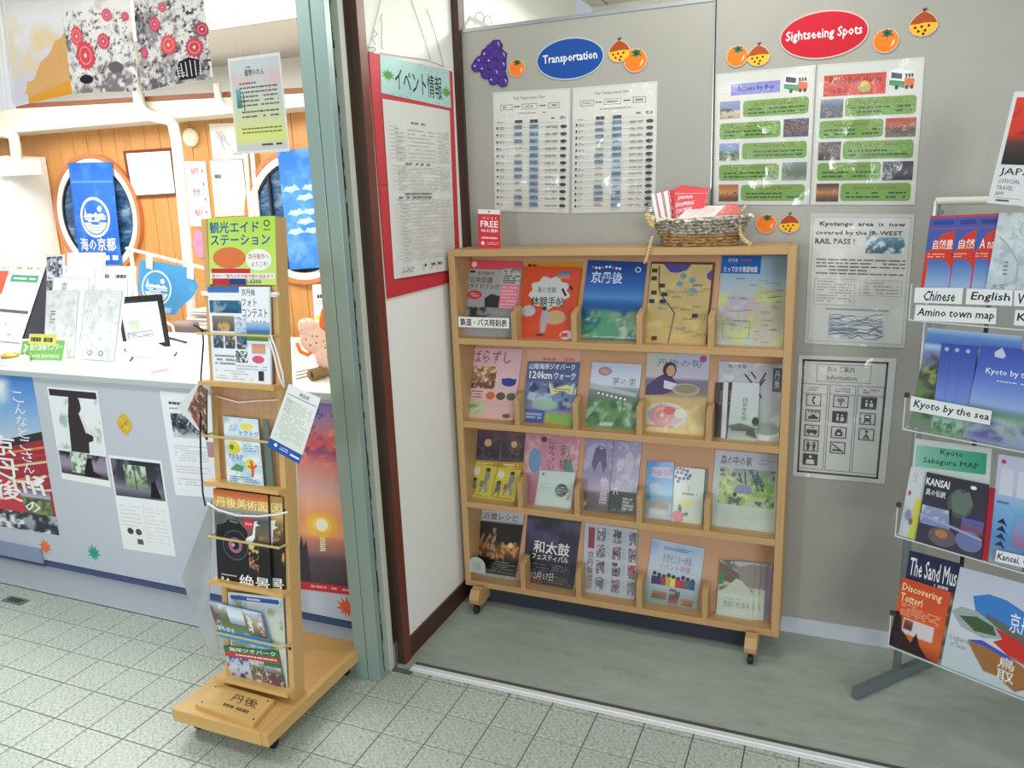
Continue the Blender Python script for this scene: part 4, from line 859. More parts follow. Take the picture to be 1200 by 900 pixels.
def sunmag(s, k):
    s.img(0, 0, 1, 1, [(0, '#c96a3e'), (.08, '#e08a4a'), (.16, '#c8a05a'), (.2, '#8a93a0'), (.27, '#5a5a62'), (.4, '#6f6350'), (.5, '#3a3236'), (.62, '#17161a'), (1, '#121216')], [('#b8a05e', 3, .6, .2, .22, .5), ('#d0b060', 5, .62, .15, .05, .2)], n=26)
    s.text('丹後美術図', .05, .07, .98, .17, '#f4e6a0', .02); s.text('shooting gateway', .05, .2, .5, .245, '#e9e9e4', 0, shear=.1)
    s.poly([(.03, .42), (.04, .36), (.12, .35), (.2, .33), (.26, .29), (.45, .3), (.53, .35), (.6, .39), (.62, .48), (.6, .6), (.04, .62)][::-1], '#191a20'); s.poly([(.28, .3), (.44, .31), (.43, .325), (.29, .315)][::-1], '#83878c')
    s.ring(.37, .55, .24, .155, .1, '#4b4d56'); s.ring(.37, .55, .18, .118, .08, '#2e3038'); s.ell(.37, .55, .13, .082, '#a06a86'); s.ell(.37, .55, .07, .045, '#1c1218'); s.ell(.33, .55, .03, .02, '#e0a0c0')
    s.circ(.63, .31, .09, '#d8324a'); s.text('保存版', .57, .3, .7, .325, '#f6e8e8', .01); s.poly([(.74, .28), (.8, .27), (.78, .3), (.84, .31), (.76, .33), (.74, .45), (.66, .52), (.56, .49), (.6, .45), (.7, .42)][::-1], '#f0eee6')
    s.img(.62, .5, .8, .85, [(0, '#e0d08c'), (.5, '#e0a070'), (1, '#4a2c34')], [('#1a1418', 3, .5, .08)], n=8)
    s.text('絶景', .42, .84, .98, .985, '#f4f4f0', .01); s.lines(.08, .86, .38, .88, 1, '#b8b8b0', .7); s.circ(.1, .91, .025, '#ddd'); s.circ(.2, .92, .025, '#ddd'); s.rect(.32, .93, .4, .95, '#ddd')
s = ts([(303, 579), (333, 582), (336, 696), (307, 693)], .001, t=.006, col='#2b2524', seed=85); s.img(0, 0, 1, 1, [(0, '#c98f50'), (.2, '#c8b070'), (.3, '#8a6a48'), (.55, '#2a2020'), (1, '#131114')], [('#e0b070', 3, .6, .1, .3, .7)], n=12)
s.text('図', .55, .07, .95, .17, '#f4e6a0', .02); s.poly([(.5, .25), (.7, .24), (.65, .3), (.8, .31), (.6, .34), (.55, .5), (.4, .5)][::-1], '#f0eee6'); s.text('景', .35, .84, .95, .985, '#f4f4f0', .01)
s.build('camera_magazine', GLOSS, None, 'black sunset magazine half hidden behind its copy on the wooden stand', 'magazine', 'camera magazines on the wooden stand')
s = ts([(254, 571), (318, 579), (322, 694), (260, 684)], .008, t=.008, col='#19181c', seed=84); sunmag(s, 0)
s.build('camera_magazine', GLOSS, None, 'black magazine with a large camera and sunset cover on the wooden stand', 'magazine', 'camera magazines on the wooden stand')
s = ts([(268, 693), (332, 700), (338, 806), (273, 790)], .0, t=.004, col='#cfd6d0', seed=86); s.img(.03, .02, .98, .98, [(0, '#d6dce6'), (.12, '#b8c2c0'), (.25, '#c8cfc0'), (.6, '#c9d2c4'), (1, '#b0b8aa')], [('#8d9a80', 5, .6, .1)], n=14)
s.poly([(.06, .03), (.92, .03), (.94, .055), (.92, .08), (.06, .08), (.04, .055)][::-1], '#2f4fa8'); s.lines(.35, .045, .6, .07, 1, '#dde', .8); s.build('map_flyer', GLOSS, None, 'pale map flyer with a blue title bar at the bottom of the wooden stand', 'flyer')
s = ts([(264, 755), (328, 762), (337, 806), (273, 790)], .006, t=.004, col='#2f7a4a', seed=87); s.rect(0, 0, 1, .17, '#2c7448'); s.text('海岸ジオパーク', .1, .02, .95, .15, '#f2f4f0', .02); s.rect(0, .17, 1, .33, '#b83a3c'); s.lines(.2, .21, .95, .28, 1, '#f0d8d0', .6)
s.img(.0, .33, .42, 1, [(0, '#9fb4d8'), (.5, '#c4ccdc'), (1, '#a9a4a8')], [('#3a4260', 6, .62, .08)], n=12); s.img(.42, .33, .7, .98, [(0, '#b9c6dc'), (.4, '#54603f'), (1, '#8d7466')], [('#e0c8c8', 6, .6, .1)], n=12); s.img(.7, .45, 1, 1, [(0, '#a8b0b8'), (.4, '#5a4d48'), (1, '#7a4a50')], [('#e2c4c0', 6, .6, .1)], n=12)
s.build('geopark_flyer', GLOSS, None, 'green and red headed photo flyer, lowest on the wooden stand', 'flyer')
s = ts([(249, 702), (311, 716), (323, 758), (262, 743)], .014, t=.004, col='#3f8fcf', seed=88); s.img(0, 0, 1, .74, [(0, '#b9c4ce'), (.3, '#8a8a7c'), (.6, '#5a6a48'), (1, '#7c8a5c')], [('#6a5048', 4, .6, .1), ('#c9d4e4', 5, .64, .1)], n=16); s.img(.32, .05, .62, .5, [(0, '#c8d4e4'), (.5, '#dfe4e8'), (1, '#88a0b8')], n=8); s.img(.66, .1, .98, .65, [(0, '#a8bcd4'), (.4, '#b0a08c'), (1, '#6b5d50')], [('#e4e0d8', 5, .6, .1)], n=8)
s.rect(0, .74, 1, 1, '#2f8ed0'); s.text('まち歩き', .03, .66, .35, .8, '#e8f2f8', .02); s.lines(.3, .84, .9, .92, 1, '#e8f2f8', .4); s.build('town_walk_flyer', GLOSS, None, 'tilted flyer of town photos with a blue band near the foot of wooden stand', 'flyer')
# hanging card at the right
Pc = Plane(tp(XR, .03, hs[0]), (TN*1.0+np.array([.15, 0, 0]))); s = Sheet([(341, 449), (378, 466), (353, 543), (315, 522)], Pc, t=.001, off=.01, col='#e4e8e2', seed=89)
s.img(0, 0, 1, .86, [(0, '#e9ece8'), (1, '#dde3d8')]); s.text('時刻表', .4, .05, .7, .11, '#2a2a2a', .02); s.line([(.05, .14), (.95, .14)], .02, '#5f6a78'); s.lines(.1, .2, .9, .8, 20, '#a8b8a0', .35); s.lines(.08, .18, .3, .4, 8, '#b88', .35)
s.rect(0, .86, 1, 1, '#2a56a6'); s.circ(.22, .915, .05, '#eef2f6'); s.lines(.35, .89, .6, .95, 2, '#e0e8f4', .4); s.rect(.68, .92, .95, .95, '#dfe8f4'); s.build('hanging_timetable', PAPER, None, 'white timetable card with blue foot hanging askew from the wooden stand', 'card')
# hanging booklet at the left
Q = tp(XL, .03, hs[0]); Pl = Plane(Q, (-.35, -.94, .0)); s = Sheet([(238, 451), (247, 456), (247, 515), (225, 479)], Pl, t=.004, off=.01, col='#3c3430', seed=90, outline=[(0, 0), (1, 0), (1, 1), (0, .98)])
s.img(0, 0, 1, 1, [(0, '#54483a'), (.5, '#6e3f30'), (1, '#4c3c30')], [('#c8b49c', 6, .58, .08), ('#b8432c', 4, .64, .08)], n=12); o = s.build('hanging_booklet', GLOSS, None, 'dark patterned booklet dangling off the left side of the wooden stand', 'booklet', 'booklets hanging at the left side')
s = Sheet([(233, 449), (240, 452), (244, 514), (209, 478)], Pl, t=.006, off=.0, col='#dfe2dc', outline=[(0, 0), (.6, .0), (1, 1), (-.02, .98), (0, .9)]); s.build('white_booklet', PAPER, None, 'white booklet behind the dark patterned booklet on the wooden stand', 'booklet', 'booklets hanging at the left side')
# cloudy plastic folder hanging down the left side
Q = tp(XL, .0, hs[1]); Pl = Plane(Q+np.array([-.0, 0, 0]), (.35, -.94, 0)); pts = [Pl.hit(a, b_) for a, b_ in ((248, 585), (213, 676), (228, 722), (250, 772), (258, 768), (246, 700))]
t = thing('plastic_folder', Q, 'cloudy plastic folder hanging open at the left of the wooden stand', 'folder')
MB().prism(pts, Pl.n*.002).build('film', CLOUDY, t); MB().prism([pts[0], pts[1], pts[2], (pts[0]+pts[5])/2], -Pl.n*.004+np.array([.002, 0, 0])).build('inner_film', CLOUDY, t)
# ---------------------------------------------------------------- red event board on the alcove's left wall
PL = PX(-1.375)
t = thing('event_board', onx(485, 340, -1.375), 'red framed event notice board hanging on the white wall by threads', 'notice board')
s = Sheet([(430, 61), (528, 84), (538, 328), (452.5, 350)], PL, t=.004, off=.003, col='#cf4a4c', seed=101); s.img(0, 0, 1, 1, [(0, '#cf4f52'), (1, '#c8373f')], n=8); s.line([(0, .52), (.12, .52)], .006, '#a83238'); s.line([(.5, .955), (.5, 1)], .005, '#a83238'); s.build('board', PAPER, t)
s = Sheet([(442.5, 64), (524, 83.5), (526, 127), (444, 109)], PL, t=.001, off=.0078, col='#b7dcd8', seed=102)
s.text('イベント情報', .18, .22, .86, .84, '#2c3a38', .015)
for u, v, r, c in ((.09, .5, .09, '#5aa04a'), (.93, .6, .09, '#6aa850')):
    s.poly([(u+r*a, v+r*2.0*b) for a, b in MAPLE], c)
rs = random.Random(6)
for k in range(26): u, v = rs.random(), rs.choice([rs.uniform(.03, .16), rs.uniform(.86, .97), rs.random()]); s.ell(u, v, .008, .02, '#86b4b8', 6)
s.build('header', PAPER, t)
s = Sheet([(445, 116), (524, 130), (531, 315), (459, 327)], PL, t=.001, off=.009, col='#dfe0da', seed=103, bow=.006)
s.lines(.35, .1, .7, .12, 1, '#777', .6)
v = .13
rs = random.Random(9)
for k in range(36):
    v0 = .14+k*.0215
    if k in (9, 17, 18): s.lines(.05+.4*rs.random(), v0+.004, .6, v0+.016, 1, '#6d6d6a', .8); continue
    s.line([(.04, v0), (.97, v0)], .003, '#c4c5bf'); s.lines(.12, v0+.005, .24, v0+.016, 1, '#b0b0a8', .5); s.lines(.3, v0+.005, .7, v0+.016, 1, '#c0c0b9', .45); s.lines(.76, v0+.005, .95, v0+.016, 1, '#c0c0b9', .45)
s.line([(.26, .14), (.26, .9)], .004, '#c4c4bd'); s.line([(.73, .14), (.73, .9)], .004, '#c4c4bd'); s.text('ふみか', .07, .935, .25, .975, '#555', 0); s.lines(.4, .93, .7, .955, 1, '#555', .7)
s.build('event_list', PAPER, t)
for pts in ([(433, 60), (431, 56), (434, 50), (440, 25), (446, 0), (450, -20)], [(444, 62), (470, 66), (500, 70), (521, 78)], [(478, -20), (482, 0), (494, 36), (505, 70)], [(500, 10), (508, 34), (514, 54), (520, 78)], [(438, 34), (442, 40), (436, 46), (440, 52)], [(448, 58), (447, 44), (448, 30), (446, 22), (448, 16)]):
    MB().tube([onx(a, b_, -1.370) for a, b_ in pts], .0011, 5).build('thread', WIRE, t)
MB().tube([onx(435+5*math.cos(a), 58+3*math.sin(a), -1.368) for a in np.linspace(0, 6.28, 14)], .0015, 5).build('ring', WIRE, t)

# ---------------------------------------------------------------- posters on the partition (laminated sheets)
PW = PY(2.81)
def ws(c, **k): return Sheet(c, PW, t=.0015, off=.0008, **k)
LAMC = '#d3d3cb'
def chart(c, seed, rows, cA, cB, label):
    s = ws(c, col='#c9cac2', seed=seed); s.rect(.02, .015, .98, .985, LAMC)
    s.text('Train Transportation Chart', .27, .045, .68, .075, '#33343a', .01)
    for a, b_ in ((.1, .26), (.38, .58), (.72, .87)): s.frame(a, .105, b_, .15, .008, '#8b8c8a'); s.lines(a+.03, .12, b_-.03, .135, 1, '#666', .8)
    for a in (.28, .61): s.rect(a, .122, a+.08, .13, '#33343a')
    s.lines(.33, .175, .7, .185, 1, '#666', .6); s.lines(.06, .245, .14, .255, 1, '#666', .8); s.lines(.76, .22, .83, .235, 1, '#666', .8); s.lines(.87, .215, .95, .24, 2, '#666', .7)
    for a, w_ in ((.29, .1), (.49, .1)): s.rect(a, .235, a+w_, .262, '#17181c')
    h = .70/rows
    s.img(.485, .265, .595, .96, [(0, '#b9c6ce'), (1, '#b9c6ce')], n=3)
    for r in range(rows):
        v = .268+r*h
        s.ell(.055, v+h*.5, .012, .012, '#26262a', 8); s.lines(.08, v+h*.3, .15, v+h*.75, 2, '#777', .5)
        s.rect(.16, v+h*.48, .84, v+h*.53, '#8c8d8a')
        if r in cA: s.rect(.28, v+h*.12, .385, v+h*.72, '#75889b')
        if r in cB: s.rect(.485, v+h*.12, .595, v+h*.72, '#6b8196')
        s.lines(.29, v+h*.2, .38, v+h*.65, 2, '#3b4652', .5); s.lines(.5, v+h*.2, .585, v+h*.65, 2, '#35424e', .5)
        s.lines(.69, v+h*.3, .77, v+h*.7, 2, '#77776f', .5); s.lines(.78, v+h*.3, .85, v+h*.7, 2, '#77776f', .5); s.ell(.92, v+h*.5, .042, .014, '#17171a', 14)
    for k in range(rows+1): s.line([(.02, .262+k*h), (.96, .262+k*h)], .003, '#a9aaa4')
    s.build('transport_chart', LAMI, None, label, 'poster', 'laminated sheets taped to the grey partition')
chart([(577.5, 108.5), (669, 103), (667, 250), (580, 247)], 111, 12, (0, 1, 2, 5, 6, 7, 10, 11), (0, 1, 2, 3, 4, 5, 6, 7, 8, 9, 10, 11), 'laminated train transportation chart, the left one, above the empty end of the bookcase')
chart([(671, 103), (771, 95), (768, 248), (670, 250)], 112, 14, (0, 1, 2, 5, 6, 10, 11, 12), (0, 1, 2, 4, 5, 8, 11, 12, 13), 'laminated train transportation chart, the right one, with crinkled bright reflections')
def oval(px, py, w, h, col, txt, label, rot, tw):
    c = cc(px, py, w, h, PW, rot); s = Sheet(c, PW, px=False, t=.003, off=.0008, col='#b9c6cf' if 'blue' in label else '#d8b6b2', outline=[(.5+.5*math.cos(a), .5+.5*math.sin(a)) for a in np.linspace(0, 6.22, 48)][::1])
    s.ell(.5, .5, .485, .47, col, 48); s.text(txt, .5-tw/2, .36, .5+tw/2, .62, '#e8ecf2', .035); s.build('oval_sign', PAPER, None, label, 'sign', 'oval heading signs on the partition')
oval(668, 69, .248, .138, '#164c9c', 'Transportation', 'blue oval sign with white heading over the transportation charts', 0, .80)
oval(965, 41, .258, .14, '#c4162c', 'Sightseeing Spots', 'red oval sign with white heading over the green bus leaflets', 0, .85)
GRP = 'autumn fruit stickers on the partition'
def persimmon(px, py, w, label, rot=0):
    c = cc(px, py, w, w*.96, PW, rot); s = Sheet(c, PW, px=False, t=.003, off=.001+.0, col='#d8b8a0', outline=[(.5+.5*math.cos(a), .5+.5*math.sin(a)) for a in np.linspace(0, 6.1, 24)])
    s.ell(.5, .5, .46, .46, '#f07c1e', 28); s.poly([(.42, .22), (.3, .12), (.44, .1), (.5, .02), (.58, .09), (.74, .08), (.68, .2), (.8, .32), (.62, .3), (.52, .38), (.44, .3), (.28, .34)], '#1f6b4a'); s.ell(.53, .2, .07, .06, '#0f3d2c', 10)
    s.poly([(.78, .5), (.84, .48), (.8, .66), (.68, .76), (.7, .7)][::-1], '#f6d9b4'); s.build('persimmon_sticker', PAPER, None, label, 'sticker', GRP)
def chestnut(px, py, w, label, rot=0):
    pts = [(.48, .03), (.62, .08), (.82, .22), (.96, .42), (.98, .62), (.9, .8), (.72, .93), (.45, .97), (.2, .88), (.04, .7), (.03, .5), (.1, .34), (.24, .18), (.38, .08)]
    c = cc(px, py, w, w*.95, PW, rot); s = Sheet(c, PW, px=False, t=.003, off=.001, col='#d8b8a0', outline=pts[::1])
    s.poly([(.5+(a-.5)*.92, .5+(b_-.5)*.92) for a, b_ in pts][::-1], '#a8491c'); s.poly([(.07, .6), (.08, .5), (.3, .5), (.5, .47), (.7, .47), (.94, .5), (.94, .62), (.87, .77), (.7, .89), (.45, .93), (.22, .85), (.09, .7)][::-1], '#f2b92e')
    for u, v in ((.24, .62), (.45, .6), (.68, .58), (.35, .76), (.57, .74), (.52, .86)): s.ell(u, v, .05, .05, '#4a2414', 10)
    s.line([(.5, .06), (.47, -.04)], .05, '#3a2418'); s.line([(.5, .06), (.58, -.05)], .05, '#3a2418'); s.build('chestnut_sticker', PAPER, None, label, 'sticker', GRP)
c = cc(575, 75, .142, .165, PW, 0)
gp = [(.68, .13), (.52, .2), (.38, .3), (.66, .3), (.82, .36), (.22, .42), (.5, .42), (.1, .53), (.3, .56), (.56, .52), (.8, .55), (.38, .7), (.6, .7), (.8, .74), (.58, .84), (.84, .9)]
hull = [(.6, .02), (.78, .03), (.86, .14), (.84, .22), (.97, .32), (.94, .46), (.94, .6), (.9, .68), (.97, .84), (.94, .98), (.78, 1), (.66, .92), (.46, .92), (.42, .8), (.24, .76), (.2, .64), (.02, .62), (-.02, .48), (.08, .36), (.24, .3), (.28, .2), (.44, .14)]
s = Sheet(c, PW, px=False, t=.003, off=.001, col='#3f2672', outline=hull)
for u, v in gp: s.ell(u, v, .14, .112, '#2c1858', 18); s.ell(u, v, .128, .1, '#4b2f8a', 18)
for u, v in ((.68, .13), (.82, .36), (.8, .55), (.84, .9), (.6, .7)): s.poly([(u+.05, v-.07), (u+.1, v-.03), (u+.1, v+.04), (u+.075, v+.0), (u+.06, v-.03)][::-1], '#b9a4d8')
for u, v in ((.38, .3), (.22, .42), (.1, .53), (.5, .45), (.3, .6), (.55, .85)): s.ell(u-.03, v-.02, .025, .02, '#cfc4e4', 8)
s.build('grape_sticker', PAPER, None, 'purple bunch of grapes sticker at the upper left of the partition', 'sticker', GRP)
persimmon(606, 80, .064, 'small persimmon sticker beside the purple grapes')
chestnut(726, 60, .082, 'chestnut sticker just right of the blue oval sign'); persimmon(745, 71, .08, 'persimmon sticker overlapping the chestnut right of the blue oval', 0)
persimmon(864, 66, .07, 'persimmon sticker left of the red oval sign'); chestnut(889, 65, .074, 'chestnut sticker beside the persimmon left of the red oval', 0)
persimmon(1038, 48, .073, 'persimmon sticker right of the red oval sign'); chestnut(1082, 28, .082, 'chestnut sticker at the upper right corner, highest of all', 0)
persimmon(898, 262, .066, 'persimmon sticker right of the straw basket'); chestnut(925, 262, .069, 'chestnut sticker right of the straw basket beside a persimmon')

def busicon(s, u, v, w, h):
    s.poly([(u, v+.1*h), (u+.25*w, v), (u+w, v+.22*h), (u+w, v+.8*h), (u+.6*w, v+h*.9), (u, v+.7*h)][::-1], '#e4e6e6'); s.poly([(u+.6*w, v+.45*h), (u+w, v+.5*h), (u+w, v+.82*h), (u+.6*w, v+.9*h)][::-1], '#d9652c'); s.poly([(u, v+.5*h), (u+.6*w, v+.6*h), (u+.6*w, v+.9*h), (u, v+.72*h)][::-1], '#2f8a5a')
    s.poly([(u+.06*w, v+.16*h), (u+.5*w, v+.26*h), (u+.5*w, v+.5*h), (u+.06*w, v+.42*h)][::-1], '#2d4150')
    for k in range(3): s.poly([(u+(.62+.12*k)*w, v+.25*h), (u+(.71+.12*k)*w, v+.28*h), (u+(.71+.12*k)*w, v+.45*h), (u+(.62+.12*k)*w, v+.43*h)][::-1], '#5a3a1e')
    for a in (.7, .9, .3): s.ell(u+a*w, v+.86*h, .07*w, .1*h, '#222')
G1 = '#6c963c'
def green(s, u0, v0, u1, v1, ttl=None):
    e = .03; h_ = e*s.W/s.H; s.poly([(u0+e, v0), (u1-e, v0), (u1-e*.3, v0+h_*.3), (u1, v0+h_), (u1, v1-h_), (u1-e*.3, v1-h_*.3), (u1-e, v1), (u0+e, v1), (u0+e*.3, v1-h_*.3), (u0, v1-h_), (u0, v0+h_), (u0+e*.3, v0+h_*.3)][::-1], G1)
    w = u1-u0; h = v1-v0
    if ttl: s.text(ttl, u0+.18*w, v0+.1*h, u1-.2*w, v0+.36*h, '#7d5a1c', .02)
    s.lines(u0+.08*w, v0+.44*h, u1-.06*w, v0+.9*h, 2, '#2f4a1c', .45)
s = ws([(839, 87), (956, 76), (948, 240), (837, 240)], col='#c9cac2', seed=121); s.rect(.02, .015, .98, .985, '#d0d1ca')
s.rect(.16, .085, .66, .17, '#8284c8'); s.text('Access by Bus', .22, .105, .6, .15, '#1c1c40', .03); busicon(s, .70, .04, .23, .15)
names = ['Kotohikihama Beach', 'Tateiwa Rock', 'Omiya Kamimachi', 'Kaigan Shokutsu', 'Yuhigaura Beach']
sk = [[(0, '#8a8fb8'), (.5, '#6a7f9c'), (.6, '#c4b4a0'), (1, '#b09880')], [(0, '#4a4660'), (.5, '#5c3428'), (1, '#35445e')], [(0, '#7f96c0'), (.4, '#6f8fae'), (.6, '#4f6a3c'), (1, '#7a7f5a')], [(0, '#7c8c92'), (.6, '#5a6650'), (1, '#8a9088')], [(0, '#9c5a28'), (.5, '#c8843c'), (.7, '#8a4a20'), (1, '#4a2a18')]]
for k in range(5):
    v0 = .20+k*.158; L = k % 2 == 0
    green(s, .29 if L else .05, v0+.015, .95 if L else .68, v0+.135, names[k])
    s.img(.05 if L else .71, v0+.01, .26 if L else .96, v0+.14, sk[k], [('#3a3a30', 5, .64, .1, .4, 1)], n=8)
s.build('bus_access_poster', LAMI, None, 'laminated green bus access poster with a lilac banner heading', 'poster', 'laminated sheets taped to the grey partition')
s = ws([(958, 76), (1084, 67), (1072, 240), (950, 240)], col='#c9cac2', seed=122); s.rect(.02, .015, .98, .985, '#d0d1ca')
s.rect(.07, .08, .66, .225, '#c9402c'); s.text('Public Bath House', .13, .095, .62, .14, '#5a1408', .03); s.text('by Bus', .13, .17, .3, .215, '#5a1408', .03); s.ell(.46, .175, .06, .035, '#9aa03c'); s.ell(.46, .15, .04, .02, '#d8a83a'); busicon(s, .69, .06, .23, .15)
names = ['Kumihama Onsen', 'Yasaka Hanakomichi', 'Kyotango Onsen', 'Ujikawa Onsen', 'Asamo Onsen']
sk = [[(0, '#8a96a6'), (.4, '#5a6470'), (1, '#4a5058')], [(0, '#a23a1c'), (.4, '#b04a28'), (.6, '#4a3a2c'), (1, '#6a5a4a')], [(0, '#4a4f48'), (.5, '#6a5a50'), (1, '#2f2c2c')], [(0, '#2a2c30'), (.5, '#50505a'), (1, '#1f2024')], [(0, '#3a2018'), (.5, '#b4743c'), (1, '#241814')]]
for k in range(5):
    v0 = .235+k*.15; L = k % 2 == 0
    green(s, .29 if L else .05, v0+.01, .95 if L else .66, v0+.135, names[k])
    s.img(.05 if L else .68, v0+.01, .27 if L else .96, v0+.14, sk[k], [('#a89480', 5, .66, .1, .3, 1)], n=8)
s.build('bath_house_poster', LAMI, None, 'laminated green bath house bus poster with a red banner heading', 'poster', 'laminated sheets taped to the grey partition')
s = ws([(950, 250), (1072, 251), (1060, 408), (943, 402)], col='#bfc0ba', seed=123); s.rect(.03, .025, .97, .975, '#cbccc6'); s.frame(.03, .025, .97, .975, .006, '#a4a5a0')
s.text('Kyotango  area  is  now', .1, .06, .92, .10, '#16171a', .06); s.text('covered by the JR-WEST', .06, .125, .9, .165, '#16171a', .06); s.text('RAIL PASS !', .06, .185, .45, .225, '#16171a', .06)
s.img(.56, .17, .93, .29, [(0, '#5f8fa4'), (.5, '#3a6f84'), (1, '#2a4550')], [('#d4e0e4', 5, .6, .08)], n=14); s.lines(.08, .33, .95, .46, 5, '#5a5b5c', .4, .95)
for a, b_ in ((.07, .48), (.53, .93)): s.frame(a, .49, b_, .69 if a < .1 else .61, .004, '#8d8e8a'); s.lines(a+.03, .5, b_-.03, .67 if a < .1 else .6, 8 if a < .1 else 4, '#9a8f88', .35)
s.rect(.2, .715, .82, .725, '#7f8a98'); s.img(.23, .76, .79, .95, [(0, '#b9c4cc'), (1, '#a9b6c2')], [('#d4d8d8', 3, .5, .1)], n=12); rs = random.Random(3)
for k in range(14):
    u, v = .24, .77+.012*k; pts = [(u, v)]
    for q in range(7): pts.append((u+.53*(q+1)/7, v+rs.uniform(-.02, .02)))
    s.line(pts, .006, '#4a5058')
s.build('rail_pass_poster', LAMI, None, 'laminated white rail pass notice right of the bookcase', 'poster', 'laminated sheets taped to the grey partition')
s = ws([(936, 416), (1051, 420), (1037, 567), (929, 557)], col='#cacbc6', seed=124); s.frame(.045, .03, .925, .965, .022, '#26272b')
s.frame(.2, .065, .76, .205, .006, '#5a5b5c'); s.text('駅のご案内', .31, .08, .59, .125, '#2a2b2e', .01); s.text('Information', .31, .15, .62, .185, '#2a2b2e', .01)
for k in range(3):
    a = .06+k*.288; s.frame(a, .225, a+.27, .93, .006, '#5a5b5c'); s.rect(a, .30, a+.27, .304, '#5a5b5c'); s.lines(a+.06, .245, a+.22, .285, 2, '#5a5b5c', .4)
def icon(s, u, v, kind, inv=False):
    w, h = .16, .095; D = '#26272b'; Lc = '#cacbc6'
    s.frame(u, v, u+w, v+h, .009, D)
    if inv: s.rect(u, v, u+w, v+h, D); D = Lc
    U = lambda a: u+w*a; V = lambda b_: v+h*b_
    if kind == 'phone': s.poly([(U(.6), V(.15)), (U(.45), V(.2)), (U(.38), V(.5)), (U(.45), V(.8)), (U(.6), V(.85)), (U(.62), V(.7)), (U(.5), V(.62)), (U(.5), V(.38)), (U(.62), V(.3))][::-1], D)
    if kind == 'taxi': s.text('TAXI', U(.12), V(.05), U(.88), V(.28), D, .03); s.poly([(U(.2), V(.8)), (U(.2), V(.6)), (U(.35), V(.55)), (U(.42), V(.4)), (U(.62), V(.4)), (U(.7), V(.55)), (U(.85), V(.6)), (U(.85), V(.8))][::-1], D)
    if kind == 'bus': s.rect(U(.15), V(.4), U(.85), V(.7), D); s.circ(U(.3), V(.74), .013, D, 8); s.circ(U(.7), V(.74), .013, D, 8); s.lines(U(.35), V(.15), U(.7), V(.28), 1, D, .8)
    if kind == 'wc':
        for a in (.3, .7): s.circ(U(a), V(.25), .014, D, 8); s.poly([(U(a-.13), V(.38)), (U(a+.13), V(.38)), (U(a+.08), V(.65)), (U(a+.05), V(.9)), (U(a-.05), V(.9)), (U(a-.08), V(.65))][::-1], D)
        s.rect(U(.49), V(.15), U(.51), V(.9), D)
    if kind == 'baby': s.circ(U(.5), V(.25), .018, D, 8); s.poly([(U(.25), V(.5)), (U(.75), V(.5)), (U(.8), V(.9)), (U(.2), V(.9))][::-1], D)
    if kind == 'wifi':
        for r in (.34, .24, .14): s.poly([(U(.5+r*math.cos(a)), V(.72-r*1.5*math.sin(a))) for a in np.linspace(.7, 2.44, 8)]+[(U(.5+(r-.06)*math.cos(a)), V(.72-(r-.06)*1.5*math.sin(a))) for a in np.linspace(2.44, .7, 8)], D)
        s.circ(U(.5), V(.76), .01, D, 8)
    if kind == 'car': s.rect(U(.25), V(.4), U(.75), V(.8), D); s.rect(U(.35), V(.2), U(.65), V(.4), D); s.rect(U(.4), V(.5), U(.6), V(.68), Lc)
    if kind == 'nosmoke': s.rect(U(.15), V(.65), U(.75), V(.78), D); s.line([(U(.12), V(.2)), (U(.88), V(.85))], .012, D)
    if kind == 'people': s.circ(U(.35), V(.3), .012, D, 8); s.rect(U(.28), V(.45), U(.42), V(.8), D); s.circ(U(.65), V(.35), .012, D, 8); s.rect(U(.55), V(.5), U(.78), V(.8), D)
    if kind == 'train': s.rect(U(.3), V(.15), U(.7), V(.7), D); s.rect(U(.37), V(.25), U(.63), V(.42), Lc); s.line([(U(.35), V(.7)), (U(.25), V(.9))], .012, D); s.line([(U(.65), V(.7)), (U(.75), V(.9))], .012, D)
    if kind == 'wait': s.circ(U(.5), V(.25), .016, D, 8); s.poly([(U(.5), V(.4)), (U(.3), V(.85)), (U(.4), V(.85)), (U(.5), V(.65)), (U(.6), V(.85)), (U(.72), V(.85))][::-1], D)
for v, l in ((.315, (('phone', 0), ('wifi', 0), ('people', 1))), (.44, (('taxi', 0), ('people', 1), ('train', 0))), (.565, (('bus', 0), ('car', 0), ('wait', 0))), (.69, (('wc', 0), ('nosmoke', 0))), (.805, (('baby', 1),))):
    for k, (nm, inv) in enumerate(l): icon(s, .105+k*.288, v-.005, nm, inv)
s.build('station_information_sheet', LAMI, None, 'laminated black and white station information sheet with pictograms', 'poster', 'laminated sheets taped to the grey partition')

# ---------------------------------------------------------------- low wheeled bookcase
bc = thing('leaflet_bookcase', (-.742, 2.69, 0), 'low beech leaflet bookcase on wheels with four tiers before the grey partition', 'bookcase')
BX0, BX1, BF, BB = -1.343, -.142, 2.60, 2.785
ZS = [.110, .447, .774, 1.096]; ZTOP = 1.42
MB().box(BX0, BX0+.026, BF, BB, .086, ZTOP, .002).build('side_panel', WOOD, bc); MB().box(BX1-.026, BX1, BF, BB, .086, ZTOP, .002).build('side_panel', WOOD, bc)
MB().box(BX0+.026, BX1-.026, BF, BB, ZTOP-.024, ZTOP, .002).build('top_board', WOODX, bc); MB().box(BX0+.026, BX1-.026, BB-.006, BB, .09, ZTOP-.02).build('back_panel', BACKB, bc)
for z in ZS: MB().box(BX0+.026, BX1-.026, BF, BB-.007, z-.024, z, .0015).build('shelf', WOODX, bc)
LEAN = math.atan(.085/.30); DIV = [-1.093, -.866, -.633, -.395]
